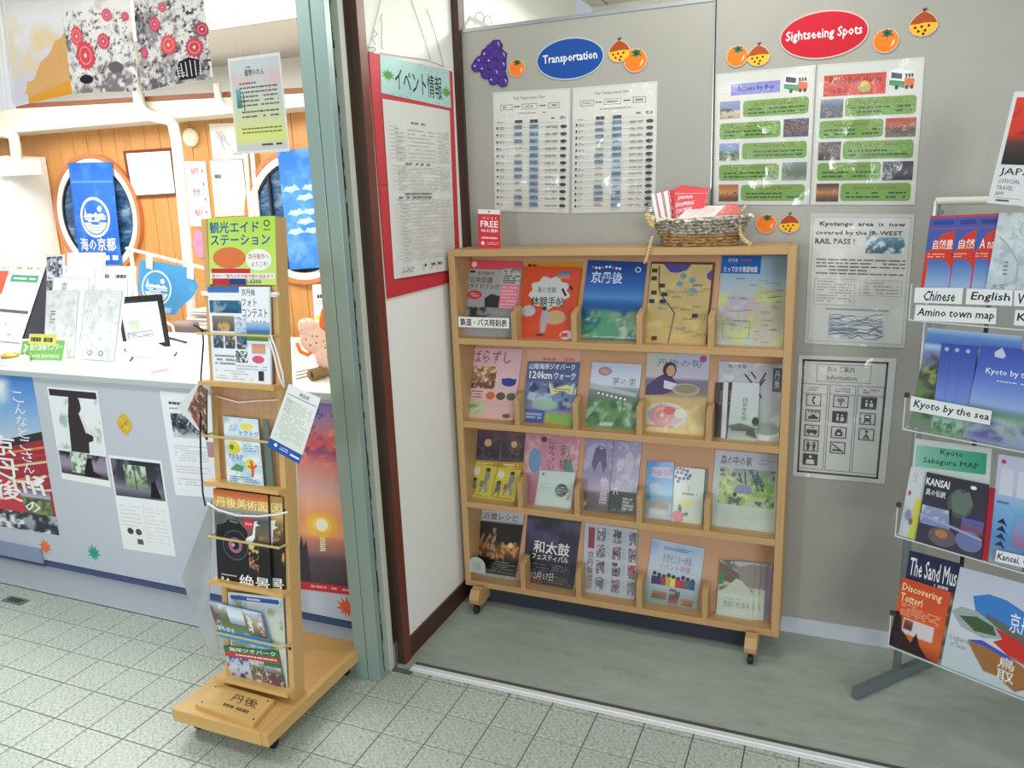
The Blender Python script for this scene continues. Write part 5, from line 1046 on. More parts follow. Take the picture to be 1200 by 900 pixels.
for k, z in enumerate(ZS):
    zt = (ZS[k+1]-.024 if k < 3 else ZTOP-.024)
    y1 = 2.662+(zt-z)*math.tan(LEAN)
    MB().hexa([(BX0+.027, 2.662, z), (BX1-.027, 2.662, z), (BX1-.027, 2.670, z), (BX0+.027, 2.670, z)], [(BX0+.027, y1, zt), (BX1-.027, y1, zt), (BX1-.027, y1+.008, zt), (BX0+.027, y1+.008, zt)]).build('sloping_back', BACKB, bc)
    edges = [BX0+.026]+[d for d in DIV]+[BX1-.026]
    for x in DIV: MB().hexa([(x-.010, BF+.004, z), (x+.010, BF+.004, z), (x+.010, 2.661, z), (x-.010, 2.661, z)], [(x-.010, BF+.004, z+.098), (x+.010, BF+.004, z+.098), (x+.010, 2.661, z+.118), (x-.010, 2.661, z+.118)]).build('divider', WOOD, bc)
    o = MB().box(BX0+.027, BX1-.027, BF+.0005, BF+.0032, z+.001, z+.092).build('acrylic_front', CLEAR, bc)
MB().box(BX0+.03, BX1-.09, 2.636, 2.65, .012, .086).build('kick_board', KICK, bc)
for x in (-1.272, -.228):
    prof = [(2.785, .086), (2.785, .035), (2.56, .035), (2.540, .040), (2.527, .052), (2.524, .068), (2.530, .080), (2.545, .0995), (2.575, .1035), (2.599, .086)]
    r = MB().prism([(x-.02, y, z) for y, z in prof], (.04, 0, 0)).build('runner', WOOD, bc)
    for y in (2.548, 2.76): MB().box(x-.008, x+.008, y-.006, y+.012, .028, .036).lathe((x-.009, y, .0175), [(0, 0), (.014, 0), (.0175, .004), (.0175, .014), (.014, .018), (0, .018)], 'x', 18).build('caster', BLACK, r)
def shelf_plane(k): return Plane((0, 2.650, ZS[k]), (0, -math.cos(LEAN), math.sin(LEAN)), (1, 0, 0))
def bs(k, c, off=0.0, t=.004, col='#d8d8d2', seed=None, **kw):
    P = shelf_plane(k); P.p = P.p + P.n*off; pts = [P.hit(*q) for q in c]
    for i in (2, 3):
        if pts[i][2] < ZS[k]+.001:
            j = {2: 1, 3: 0}[i]; f = (pts[j][2]-ZS[k]-.001)/(pts[j][2]-pts[i][2]); pts[i] = pts[j]+(pts[i]-pts[j])*f
    for i in (0, 1):
        zt = (ZS[k+1]-.026 if k < 3 else ZTOP-.026)
        if pts[i][2] > zt: j = {0: 3, 1: 2}[i]; f = (zt-pts[j][2])/(pts[i][2]-pts[j][2]); pts[i] = pts[j]+(pts[i]-pts[j])*f
    return Sheet(pts, Plane(P.p, P.n, P.u), px=False, t=t, off=-.012, col=col, seed=seed or 1, **kw)
G4 = ['leaflets on the top tier of the bookcase', 'leaflets on the second tier of the bookcase', 'leaflets on the third tier of the bookcase', 'leaflets on the bottom tier of the bookcase'][::-1]
def bb(s, k, name, label, m=None): return s.build(name, m or GLOSS, None, label, 'leaflet', G4[k])
# --- top tier
s = bs(3, [(550, 304), (613, 306), (600, 398), (538, 394)], t=.008, col='#a9aaa6', seed=201)
s.img(0, 0, 1, 1, [(0, '#a3a4a0'), (1, '#96989a')]); s.rect(0, 0, 1, .12, '#d04a58'); s.circ(.1, .06, .05, '#e8c8c8'); s.rect(.04, .14, .14, .17, '#2a2a2c'); s.text('京丹後市', .18, .15, .5, .2, '#3a3a3c', .01); s.text('公共交通', .06, .22, .48, .30, '#2a2a2c', .02); s.text('ガイドブック', .06, .31, .62, .38, '#2a2a2c', .02)
s.ell(.18, .46, .14, .06, '#c03a44'); s.lines(.1, .43, .27, .49, 2, '#e8c8c8', .4); s.poly([(.38, .5), (.5, .44), (.66, .47), (.68, .62), (.4, .62)][::-1], '#2a2b30'); s.img(.66, .1, .98, .32, [(0, '#b8b8b4'), (1, '#b8b8b4')], n=2); s.lines(.68, .1, .98, .3, 7, '#303034', .6); s.rect(.66, .31, 1, .66, '#e07c8e'); s.lines(.68, .33, .96, .64, 7, '#f0b4bc', .4)
s.img(.0, .62, 1, .8, [(0, '#8a8c8c'), (1, '#a0a2a0')], [('#2a2a2c', 5, .55, .1)], n=12); bb(s, 3, 'timetable_booklet', 'grey and pink public transport booklet, leftmost on the top tier')
P = Plane((0, 2.5995, 1.15), (0, -1, 0)); s = Sheet([(537, 371), (596.5, 373), (596.5, 385), (537.5, 383)], P, t=.0006, col='#e6e6e0', seed=1); s.text('鉄道・バス時刻表', .04, .15, .96, .85, '#16161a', .045); s.build('timetable_label', PAPER, None, 'white label with bold black writing stuck on the top tier acrylic front', 'label')
s = bs(3, [(615, 306), (682, 306), (676, 400), (606, 398)], t=.003, col='#c98f2c', seed=2); s.circ(.08, .05, .03, '#3a2a14'); s.lines(.12, .03, .25, .07, 1, '#3a2a14', .6); bb(s, 3, 'mustard_booklet', 'mustard booklet edge behind the orange experience booklet')
s = bs(3, [(613.5, 312), (681, 313), (669, 401), (605, 399)], off=.006, t=.008, col='#cf4a1c', seed=202); s.img(0, 0, 1, 1, [(0, '#cf4a1e'), (1, '#c84418')])
s.poly([(.5+.34*math.cos(a)*(1+.1*math.sin(9*a)), .36+.22*math.sin(a)*(1+.1*math.sin(9*a))) for a in np.linspace(6.28, .13, 48)], '#c9ccc8'); s.ell(.16, .62, .13, .08, '#b4b8b8'); s.ell(.66, .7, .18, .1, '#b8a070'); s.img(.62, .06, .82, .16, [(0, '#4a6aa0'), (1, '#c88a78')], n=6)
s.text('海の京都', .28, .28, .62, .36, '#2a2624', .0); s.text('体験手帖', .2, .42, .78, .55, '#241f1e', .02); s.line([(.72, .3), (.8, .4)], .04, '#2a2222'); s.line([(.85, .26), (.9, .32)], .04, '#2a2222'); s.poly([(.42, .58), (.5, .56), (.54, .68), (.5, .92), (.42, .92), (.4, .72)][::-1], '#a4a2a8'); s.ell(.45, .58, .04, .03, '#2a2222'); s.ell(.42, .95, .08, .015, '#3a2018'); s.ell(.9, .94, .12, .06, '#e0d8d4'); s.rect(.8, .91, .92, .97, '#c03040')
bb(s, 3, 'orange_booklet', 'orange experience booklet with a pale tree shape on the top tier')
s = bs(3, [(689, 304.5), (758, 307), (746, 402.5), (676, 400)], t=.008, col='#2a5f9c', seed=203)
s.img(0, 0, 1, 1, [(0, '#123f86'), (.3, '#1d5aa8'), (.46, '#4a86c4'), (.5, '#2a6ab0'), (.56, '#12508e'), (.75, '#14607c'), (.85, '#1e6a5e'), (1, '#2c5c48')], [('#7d9a78', 4, .52, .12, .6, 1), ('#a8b0a0', 7, .62, .08, .65, 1), ('#4a8f6a', 5, .6, .1, .6, 1)], n=26)
s.text('京丹後', .1, .14, .62, .28, '#dfe9f4', .04); s.text('京丹後', .13, .155, .59, .265, '#3f7cc4', .0)
for k in range(9): s.circ(.1+.058*k, .085+.01*math.sin(k), .022, '#dfe9f4' if k % 3 else '#c85a6a', 10)
s.ring(.87, .1, .05, .035, .3, '#d0dff0', 14); s.lines(.1, .94, .95, .97, 1, '#bccbc4', .4); bb(s, 3, 'blue_sea_booklet', 'deep blue booklet with a seashore photo, middle of the top tier')
s = bs(3, [(763, 306), (838, 307), (828, 405), (754, 403)], t=.006, col='#6a3a30', seed=4); s.build('map_backing', GLOSS, None, 'brown leaflet edge behind the tan town map on the top tier', 'leaflet', G4[3])
s = bs(3, [(763.5, 309), (835, 310), (826, 404.5), (754, 402.5)], off=.004, t=.008, col='#c4aa6c', seed=204)
s.img(0, 0, 1, 1, [(0, '#c2ad78'), (1, '#b99f60')], [('#d0b878', 5, .6, .2)], n=14); s.poly([(.2, 0), (.66, 0), (.6, .07), (.45, .11), (.32, .1)][::-1], '#4a4a94'); s.poly([(.92, .12), (1, .06), (1, .2), (.94, .18)][::-1], '#4a4a94'); s.line([(.13, .02), (.16, .3), (.2, .38), (.46, .62), (.4, 1)], .02, '#454552')
for k in range(26): u, v = s.rs.uniform(.05, .9), s.rs.uniform(.15, .95); s.lines(u, v, u+.16, v+.03, 2, s.rs.choice(['#7a6a48', '#5a5a52', '#4a80a0', '#8a5a3a']), .4)
for u, v in ((.02, .06), (.02, .16), (.17, .25), (.22, .36), (.04, .34), (.02, .45), (.2, .45), (.12, .92), (.75, .62)): s.rect(u, v, u+.09, v+.05, '#2c2a2a')
for u, v in ((.55, .15), (.7, .2), (.72, .33), (.5, .25)): s.ell(u, v, .05, .035, '#5f92b0', 10)
bb(s, 3, 'tan_map', 'tan illustrated town map on the top tier')
s = bs(3, [(846, 299), (924, 299.5), (917, 408), (837, 406)], t=.005, col='#a9bcc8', seed=205)
s.img(0, 0, 1, 1, [(0, '#8fb0cc'), (.3, '#9fb6c6'), (.5, '#b4bdb8'), (1, '#b2bcb8')], [('#b4b49c', 3, .5, .1, .28, 1), ('#b8a4b4', 4, .6, .12, .4, 1), ('#c0c87c', 3, .64, .08, .4, 1)], n=22); s.rect(0, .0, .6, .2, '#1f62b4'); s.text('京丹後', .1, .03, .25, .07, '#dfe8f0'); s.rect(.3, .045, .46, .06, '#c04a5a'); s.text('とっておき周遊地図', .05, .12, .55, .185, '#eef2f6', .03)
for k in range(40): u, v = s.rs.uniform(.05, .85), s.rs.uniform(.25, .95); s.lines(u, v, u+.12, v+.016, 1, s.rs.choice(['#7a8a90', '#5a6a80', '#9a8a80']), .5)
s.frame(.1, .72, .5, .92, .008, '#7a9a8a'); bb(s, 3, 'pale_map', 'pale coastal map with a blue title corner, rightmost on the top tier')
# --- second tier
s = bs(2, [(551, 407), (612, 409), (600, 496.5), (541, 490.5)], t=.006, col='#d0aab4', seed=206)
s.img(0, 0, 1, 1, [(0, '#cfa4ae'), (.4, '#dab8c0'), (1, '#dcb4a8')]); s.text('ばらずし', .06, .03, .8, .22, '#7a2a44', .0); s.img(.0, .26, .56, .58, [(0, '#b08a6a'), (.6, '#8a6a50'), (1, '#5a3a30')], [('#e0c8a0', 7, .58, .1), ('#7a3c20', 8, .62, .08)], n=18); s.ell(.82, .47, .14, .06, '#2c3c8a'); s.rect(.68, .42, .96, .46, '#2c3c8a')
for u, c in ((.5, '#c8683c'), (.7, '#55504a'), (.9, '#5a6a50')): s.ell(u, .67, .09, .055, c)
s.lines(.04, .6, .34, .72, 3, '#7a4a54', .4); s.img(.02, .76, .42, .95, [(0, '#c4d0a0'), (1, '#b4c490')], [('#5a7a44', 5, .6, .08)], n=10); s.line([(0, .8), (1, .8)], .006, '#b88a90'); s.ell(.86, .94, .08, .03, '#5a4038'); bb(s, 2, 'pink_food_leaflet', 'pink food leaflet with a pressed sushi photo, leftmost on the second tier')
s = bs(2, [(618, 408), (680, 409), (678, 440), (616, 438)], t=.003, col='#d6a08a', seed=5); s.lines(.3, .3, .9, .5, 1, '#b87a6a', .5); s.build('salmon_leaflet', GLOSS, None, 'salmon coloured leaflet edge behind the 120km walk flyer', 'leaflet', G4[2])
s = bs(2, [(618, 423), (679, 424.5), (669, 500), (610, 493)], off=.005, t=.004, col='#6a78a8', seed=207)
s.img(0, 0, 1, 1, [(0, '#4a5a88'), (.3, '#4f6090'), (.5, '#6f86a8'), (.8, '#8a8ab4'), (1, '#5a8a5a')], [('#b4c4d8', 6, .6, .1, .3, .8), ('#3a4468', 6, .58, .1, .3, .8)], n=22); s.text('山陰海岸ジオパーク', .04, .03, .92, .13, '#dfe6ee', .035); s.text('120km', .06, .16, .5, .28, '#f0f0ec', .05); s.text('ウォーク', .54, .17, .95, .28, '#e4e8ee', .04)
s.poly([(.45, .32), (.55, .44), (.8, .36), (.95, .4), (.92, .52), (.75, .46), (.52, .54)][::-1], '#d4d88a'); s.lines(.56, .42, .88, .49, 2, '#6a6a3a', .4); s.ell(.42, .7, .26, .09, '#9fc0a8'); s.rect(0, .8, .45, 1, '#2a4f94'); s.lines(.08, .84, .4, .95, 2, '#c8d4e8', .5); s.img(.45, .82, 1, 1, [(0, '#c87a3a'), (.4, '#9ab84a'), (1, '#c8883a')], [('#7ab04a', 4, .5, .1)], n=8)
bb(s, 2, 'walk_flyer', 'blue flyer for a 120km walk on the second tier')
s = bs(2, [(693.5, 424), (752, 427), (743, 508), (684, 504)], t=.005, col='#c8d0dc', seed=208, edge='#3a3a38')
s.img(0, 0, 1, 1, [(0, '#b4c4dc'), (.34, '#cdd4de'), (.38, '#8a9a94'), (.5, '#6a7a78'), (.6, '#4f7a4a'), (.75, '#5a8a4a'), (1, '#4a7a4c')], [('#2f5c34', 6, .55, .1, .55, 1), ('#9ab89a', 6, .62, .1, .55, 1)], n=20)
s.ell(.28, .13, .14, .07, '#a8808c'); s.lines(.2, .1, .36, .16, 2, '#dcc', .4); s.text('茅の里', .45, .22, .92, .33, '#5a6a6a', .0); s.poly([(.0, .32), (.95, .44), (.95, .5), (0, .4)][::-1], '#aab2b8'); s.poly([(.15, .44), (.8, .52), (.8, .56), (.15, .48)][::-1], '#5a5458')
for k in range(7): s.ell(.2+.09*k, .47+.012*k, .03, .018, '#e4e0e0', 10)
s.line([(.7, .5), (.72, .85)], .02, '#3a5a34'); s.lines(.3, .9, .8, .97, 1, '#c4d4c4', .7); bb(s, 2, 'village_booklet', 'small booklet of a white roofed building in green fields, second tier')
s = bs(2, [(758, 413), (832, 415), (824, 514), (753, 509)], t=.006, col='#c8b890', seed=209)
s.img(0, 0, 1, 1, [(0, '#b8bcb4'), (.3, '#bcb4b4'), (.34, '#6a6a80'), (.5, '#7a6e6a'), (.56, '#c0a46a'), (1, '#c8b060')], [('#d4c488', 3, .6, .1, .5, 1)], n=22); s.rect(.5, .02, 1, .3, '#b4b4cc'); s.circ(.9, .06, .055, '#b0386a'); s.text('丹後の旬', .18, .07, .88, .17, '#5a7aa4', .02)
s.poly([(.0, .54), (.02, .42), (.2, .3), (.36, .24), (.5, .36), (.5, .46), (.3, .52)][::-1], '#3a2a5c'); s.ell(.38, .21, .11, .1, '#2a1c1c'); s.ell(.40, .22, .07, .07, '#c89878'); s.poly([(.3, .34), (.52, .38), (.46, .46), (.3, .44)][::-1], '#cfc8dc'); s.ell(.66, .45, .22, .08, '#a89a84'); s.ell(.66, .44, .18, .055, '#8a7c60')
s.ell(.36, .78, .36, .16, '#c4ccc0'); s.ell(.36, .78, .3, .13, '#b8a898'); fl(s, .3, .78, .2, '#c88a88'); s.ell(.42, .72, .1, .05, '#d0564a'); s.ell(.6, .75, .1, .06, '#d8dcc8'); s.lines(.05, .9, .5, .94, 1, '#c04a54', .6); bb(s, 2, 'gourmet_flyer', 'flyer of a person in purple serving fish and hot pot, second tier')
s = bs(2, [(842, 423), (917, 427), (912, 524), (840, 520)], t=.006, col='#b8bcc0', seed=210)
s.img(0, 0, 1, 1, [(0, '#b8b8c8'), (.4, '#b0b4b8'), (1, '#9aa89c')], [('#d0d4d0', 4, .6, .15)], n=18); s.text('海の京都', .15, .03, .45, .08, '#3a3a40', .02)
for a in ((.42, .15, .56, .28), (.52, .12, .6, .2), (.75, .12, .62, .32), (.66, .3, .74, .2), (.62, .35, .7, .45)): s.line([(a[0], a[1]), (a[2], a[3])], .025, '#2c2c32')
s.rect(.86, .05, 1, .36, '#5a5a68'); s.text('丹後', .89, .08, .97, .32, '#d4d4dc', .02, True); s.ell(.8, .85, .2, .08, '#8a9a8a'); bb(s, 2, 'brush_art_flyer', 'grey flyer with black brush strokes, rightmost on the second tier')
for k, (c, lab, col) in enumerate((([(838, 448), (850, 448), (846, 519), (833, 518)], 'brown slim booklet, left of the white inn booklet on the second tier', '#3a2a26'), ([(847.5, 447.5), (862, 448), (858, 521), (844, 519)], 'second brown slim booklet tucked right behind the white inn booklet', '#3a2c28'))):
    s = bs(2, c, off=.006+.004*k, t=.003, col=col, seed=6); s.rect(0, 0, .4 if k else .0, .0+.999 if k else .001, '#c8ccd0'); s.lines(.5, .15, .85, .4, 6, '#9a8a80', .4); s.build('brown_booklet', GLOSS, None, lab, 'leaflet', G4[2])
s = bs(2, [(858, 447.5), (890, 449), (886, 521.6), (851, 520)], off=.015, t=.003, col='#c9d2cc', seed=211)
s.img(0, 0, 1, 1, [(0, '#c4ccd0'), (.7, '#b8c4bc'), (.82, '#8a9a88'), (1, '#b0bcae')], n=12); s.text('日和佐松田', .44, .26, .6, .66, '#2a2c2a', .0, True); s.poly([(0, .76), (.4, .7), (1, .78), (1, .8), (0, .8)][::-1], '#5a5f5c'); s.rect(.1, .8, .9, .84, '#4a4438'); s.ell(.92, .66, .12, .08, '#2c3a2c'); s.poly([(.7, .8), (.9, .8), (1, .95), (.6, .9)][::-1], '#4a4a48'); s.build('inn_booklet', GLOSS, None, 'white slim booklet with vertical title and tiled roof on the second tier', 'leaflet', G4[2])
# --- third tier
for k, (c, cy, l1, l2) in enumerate((([(554, 503), (587, 505), (582, 555), (550, 552)], [(553, 542), (582, 547), (572, 588), (546, 585)], 'left one of the two dark moonlit leaflets on the third tier', 'left one of two yellow leaflets with walking figures on the third tier'), ([(587.5, 505), (615, 507), (611, 556), (583, 555)], [(582.5, 547), (610, 551), (601, 591.5), (572.5, 588)], 'right one of the two dark moonlit leaflets on the third tier', 'right one of two yellow leaflets with walking figures on the third tier'))):
    s = bs(1, c, t=.003, col='#3a343c', seed=220+k); s.img(0, 0, 1, .8, [(0, '#5a3a48'), (.3, '#44384a'), (.7, '#2c2c38'), (1, '#24242c')], [('#6a4a44', 4, .62, .1)], n=12); s.circ(.56, .3, .13, '#c8a078'); s.poly([(.3, .62), (.42, .5), (.5, .62), (1, .66), (1, .74), (0, .68)][::-1], '#4a4650'); s.rect(0, .72, 1, .96, '#b88a30'); s.lines(.2, .76, .8, .88, 2, '#e8dcb0', .5); bb(s, 1, 'moon_leaflet', l1)
    s = bs(1, cy, off=.008, t=.003, col='#c8b838', seed=222+k); s.img(0, 0, 1, 1, [(0, '#c4b43c'), (1, '#cdbb48')])
    s.ell(.22, .22, .14, .12, '#d0ccc0'); s.ell(.2, .48, .1, .07, '#3a2c2c'); s.poly([(.12, .52), (.28, .52), (.34, .74), (.1, .76)][::-1], '#4a3f6c'); s.ell(.68, .14, .1, .06, '#5a2c24'); s.poly([(.6, .2), (.78, .2), (.8, .4), (.72, .46), (.85, .8), (.74, .82), (.64, .56), (.52, .84), (.44, .8), (.58, .48)][::-1], '#7a8088')
    s.line([(.12, .76), (.06, .88)], .05, '#3a2c3a'); s.line([(.26, .76), (.3, .88)], .05, '#3a2c3a'); s.lines(.05, .89, .9, .94, 1, '#6a4a20', .5); s.rect(.45, .48, .55, .66, '#5a5444'); bb(s, 1, 'yellow_leaflet', l2)
s = bs(1, [(617, 508), (680, 511), (670, 601), (612, 590)], t=.005, col='#b87a8c', seed=224)
s.img(0, 0, 1, 1, [(0, '#b8788c'), (.5, '#c08a98'), (.7, '#b07a8c'), (1, '#a85a74')], [('#d0a4ac', 5, .6, .1, 0, .6)], n=16); s.text('しゆうげい', .44, .05, .56, .5, '#4a2a3c', .0, True); s.text('刺繍', .66, .12, .82, .5, '#4a2a3c', .0, True); s.ell(.18, .38, .12, .18, '#6a90b4'); s.poly([(.78, .4), (.86, .3), (.95, .55), (.76, .58)][::-1], '#4a8a78'); s.line([(0, .68), (1, .68)], .006, '#8a5468'); s.ell(.33, .07, .06, .04, '#5a2c48'); bb(s, 1, 'pink_craft_leaflet', 'pink craft leaflet behind a small white booklet on the third tier')
s = bs(1, [(632, 551), (674, 553.6), (667.6, 601), (625, 596)], off=.006, t=.006, col='#c4d4c8', seed=225); s.img(0, 0, 1, 1, [(0, '#c0d0c8'), (1, '#c8d8cc')]); s.line([(0, .36), (.95, .38)], .008, '#a8b8ac'); s.circ(.12, .1, .035, '#5a6a60', 10)
s.circ(.68, .52, .17, '#4a5a54'); s.lines(.56, .42, .8, .62, 4, '#c0d0c8', .4); s.text('丹後', .84, .46, .93, .78, '#b03a5a', .02, True); s.lines(.1, .4, .5, .5, 2, '#a8b8ac', .3); bb(s, 1, 'small_white_booklet', 'small pale booklet with a dark round emblem on the third tier')
def kim(c, lab, sd, right):
    s = bs(1, c, t=.005, col='#8c84a4', seed=sd); s.img(0, 0, 1, 1, [(0, '#8a84ac'), (.5, '#9088a8'), (.7, '#b4a4b8'), (.76, '#6a6468'), (1, '#5c5654')], [('#aca4c4', 4, .6, .15, 0, .7)], n=14)
    s.poly([(.38, .12), (.48, .1), (.56, .14), (.75, .12), (.82, .35), (.72, .46), (.6, .3), (.52, .32), (.4, .46), (.28, .34)][::-1], '#5c5478'); s.ring(.57, .14, .14, .05, .3, '#4c4468', 14); s.circ(.12, .9, .09, '#c8c4c0'); return s
s = kim([(686, 514), (719, 516), (711, 607), (679, 602)], '', 226, 0); s.text('物語', .66, .5, .92, .9, '#d8ccd4', .02, True); bb(s, 1, 'robe_leaflet', 'left one of two lilac robe leaflets on the third tier')
s = bs(1, [(719.5, 516), (752, 518), (743, 611), (711.5, 607)], off=.001, t=.005, col='#8c84a4', seed=227); s.img(0, 0, 1, 1, [(0, '#8a84ac'), (.5, '#a8a4bc'), (.68, '#b8b4c4'), (.7, '#2f3a2c'), (1, '#2c3828')], [('#c4bccc', 4, .6, .15, 0, .7)], n=14)
s.ell(.6, .3, .18, .16, '#b4b0c0'); s.text('ものがたり', .02, .05, .16, .6, '#b06a90', .02, True); s.text('六', .12, .62, .3, .74, '#d8d4d8', .03); s.lines(.5, .76, .9, .94, 4, '#c8ccc4', .6, .9); s.lines(.1, .93, .6, .96, 1, '#9aa090', .5); bb(s, 1, 'robe_leaflet', 'right one of two lilac robe leaflets, with dark green foot, on the third tier')
s = bs(1, [(757.6, 540), (790, 542), (786, 612), (755, 609.6)], t=.005, col='#5a94b8', seed=228, edge='#2a4a70')
s.img(0, 0, 1, 1, [(0, '#3a74b8'), (.4, '#5a9cc8'), (.55, '#8ab8cc'), (.62, '#4a8aa8'), (.75, '#a8b4ac'), (1, '#9ab0b8')], n=14); s.rect(.2, .1, .85, .18, '#a8a4c0'); s.rect(.2, .2, .95, .28, '#a8a4c0'); s.lines(.25, .12, .9, .26, 2, '#c04a5a', .5); s.ell(.35, .45, .22, .07, '#a4b4c4'); s.poly([(.1, .75), (.5, .64), (.9, .75), (.85, .82), (.15, .82)][::-1], '#8a8478'); s.rect(.2, .84, .8, .92, '#c8c8b8'); bb(s, 1, 'sea_inn_leaflet', 'small bright blue seaside leaflet on the third tier')
s = bs(1, [(794, 547), (830, 549), (826, 622), (789, 618)], t=.003, col='#6a6458', seed=8); s.build('grey_booklet', GLOSS, None, 'grey leaflet edge right behind the grape leaflet on the third tier', 'leaflet', G4[1])
s = bs(1, [(790.4, 547), (826, 550), (821, 622.5), (786, 618)], off=.005, t=.004, col='#c8d4c4', seed=229); s.img(0, 0, 1, 1, [(0, '#c8d2c8'), (.5, '#c8d4c4'), (1, '#c8d4bc')], [('#d8d088', 2.5, .55, .1, .55, 1)], n=14)
for u, v in ((.05, .02), (.18, .0), (.3, .04), (.42, .06), (.1, .1), (.24, .1), (.38, .13), (.52, .14), (.04, .18), (.18, .2), (.32, .2), (.46, .19), (.14, .26)): s.circ(max(u, .05), max(v, .03), .06, '#5c508c', 10)
s.line([(.5, .32), (.52, .42)], .015, '#6a7a6a'); s.lines(.3, .45, .8, .5, 1, '#7a8a7a', .6); s.circ(.2, .9, .2, '#c87a80', 18); s.poly([(.22, .66), (.32, .74), (.3, .82), (.2, .76)][::-1], '#3a5a48'); s.poly([(.3, .84), (.55, .8), (.5, .88)][::-1], '#4a6a50'); bb(s, 1, 'grape_leaflet', 'pale green leaflet with purple grapes and a peach on the third tier')
s = bs(1, [(838.4, 527), (911.6, 533), (907.4, 634), (830, 623.6)], t=.005, col='#b8bcc8', seed=230); s.img(0, 0, 1, 1, [(0, '#b4b4c4'), (.6, '#b4c0b8'), (1, '#c0ccbc')]); s.text('森の中の家', .1, .06, .6, .18, '#2a2a30', .015); s.lines(.7, .07, .96, .16, 2, '#8a8a9a', .4)
s.img(.1, .22, .97, .7, [(0, '#8a9aa0'), (.4, '#9ab08c'), (.6, '#a4bc6c'), (1, '#a8b88c')], [('#7aa84a', 5, .55, .1), ('#4a5460', 8, .62, .06), ('#c4cc8c', 5, .6, .1)], n=24)
for a in ((.5, .26, .52, .42), (.6, .26, .72, .48), (.68, .24, .8, .5), (.38, .36, .48, .4), (.4, .28, .46, .4)): s.line([(a[0], a[1]), (a[2], a[3])], .025, '#4a4c50')
s.poly([(.34, .5), (.42, .42), (.6, .44), (.64, .54), (.38, .54)][::-1], '#7c88a0'); s.ell(.36, .56, .03, .03, '#2a2c30'); s.lines(.1, .8, .9, .95, 10, '#9aaa94', .25, .5); bb(s, 1, 'forest_house_flyer', 'watercolour flyer of a house in a forest, rightmost on the third tier')
# --- bottom tier
s = bs(0, [(553, 596), (614, 602), (603, 680), (546, 674)], t=.006, col='#2c221e', seed=231); s.img(0, 0, 1, 1, [(0, '#b4b8bc'), (.16, '#aeb2b4'), (.17, '#1c1814'), (.4, '#221c18'), (.8, '#1c1814'), (1, '#1c1a1a')], n=24); s.text('北近畿レシピ', .1, .03, .9, .14, '#5a4a3c', .02); s.img(.0, .38, .5, .72, [(0, '#2a1c14'), (.5, '#6a4428'), (1, '#3a2418')], [('#b07840', 6, .6, .1)], n=14); s.img(.5, .45, 1, .75, [(0, '#2a1c14'), (.5, '#7a5230'), (1, '#2a1c14')], [('#c89050', 6, .6, .1)], n=14)
for k in range(4): s.line([(.05+.12*k, .6), (.16+.12*k, .36)], .03, '#9a6a44')
s.circ(.82, .5, .05, '#e0c890'); s.text('冬の味覚', .44, .25, .52, .75, '#b8b0a0', 0, True); s.lines(.5, .75, .95, .92, 5, '#8a8a80', .4); s.rect(0, .96, 1, 1, '#a8aca4'); bb(s, 0, 'recipe_leaflet', 'dark recipe leaflet with firelit food, leftmost on the bottom tier')
P = Plane((0, 2.5985, .15), (0, -1, 0)); c = cc(559, 662, .072, .068, P); s = Sheet(c, P, px=False, t=.0008, col='#aab4a4', seed=9, outline=[(.5-.5*math.cos(a), .5-.5*math.sin(a)) for a in np.linspace(0, math.pi, 14)]+[(1, 1), (0, 1)]); s.lines(.2, .3, .8, .8, 5, '#8a9488', .4); s.text('丹後', .5, .4, .72, .75, '#a06a70', 0, True); s.build('round_topped_card', PAPER, None, 'pale round topped card in the bottom left corner of the bookcase', 'card')
s = bs(0, [(617.6, 603), (680.6, 611), (670, 696), (611, 686)], t=.005, col='#24222e', seed=232); s.img(0, 0, 1, 1, [(0, '#22202c'), (.3, '#2a2838'), (.6, '#2c2c38'), (.68, '#202026'), (1, '#1a1a1c')], [('#4a4668', 2.5, .55, .2, 0, .5)], n=14)
s.ring(.4, .3, .06, .05, .2, '#5a5868', 10); s.ring(.56, .3, .06, .05, .2, '#5a5868', 10); s.text('和太鼓', .17, .36, .85, .54, '#e0e0dc', .03); s.text('フェスティバル', .15, .55, .85, .64, '#d8d8d4', .04); s.text('12月17日', .17, .82, .60, .93, '#d0d0c4', .02); s.lines(.1, .68, .5, .78, 2, '#6a6a70', .3); s.lines(.55, .68, .9, .78, 3, '#7a7a80', .4); s.lines(.58, .84, .95, .96, 4, '#7a7a74', .4); s.rect(.17, .95, .4, .99, '#7a2a34')
bb(s, 0, 'drum_festival_flyer', 'black drum festival flyer with white characters on the bottom tier')
s = bs(0, [(685, 612), (747, 621), (743, 708), (681, 698)], t=.006, col='#b8bcc8', seed=233, edge='#2a2a34'); s.img(0, 0, 1, 1, [(0, '#b0b4c4'), (1, '#b8c0c0')]); s.rect(.08, .06, .2, .36, '#8a3038'); s.text('京丹後温泉', .08, .4, .2, .96, '#7a3c34', .02, True)
for i in range(3):
    for j in range(4):
        u = .25+.3*i; v = .05+.235*j; c = s.rs.choice(['#4a4450', '#6a4a4c', '#8a8a90', '#a03040', '#5a5c74'])
        s.img(u, v, u+.16 if i < 2 else .99, v+.19, [(0, c), (1, '#8a8488')], [('#d0ccd0', 4, .6, .1), ('#2c2830', 5, .62, .1)], n=7); 
        if i < 2: s.lines(u+.18, v+.01, u+.25, v+.17, 4, '#8a90a0', .3)
bb(s, 0, 'photo_grid_leaflet', 'white leaflet with a grid of small photos on the bottom tier')
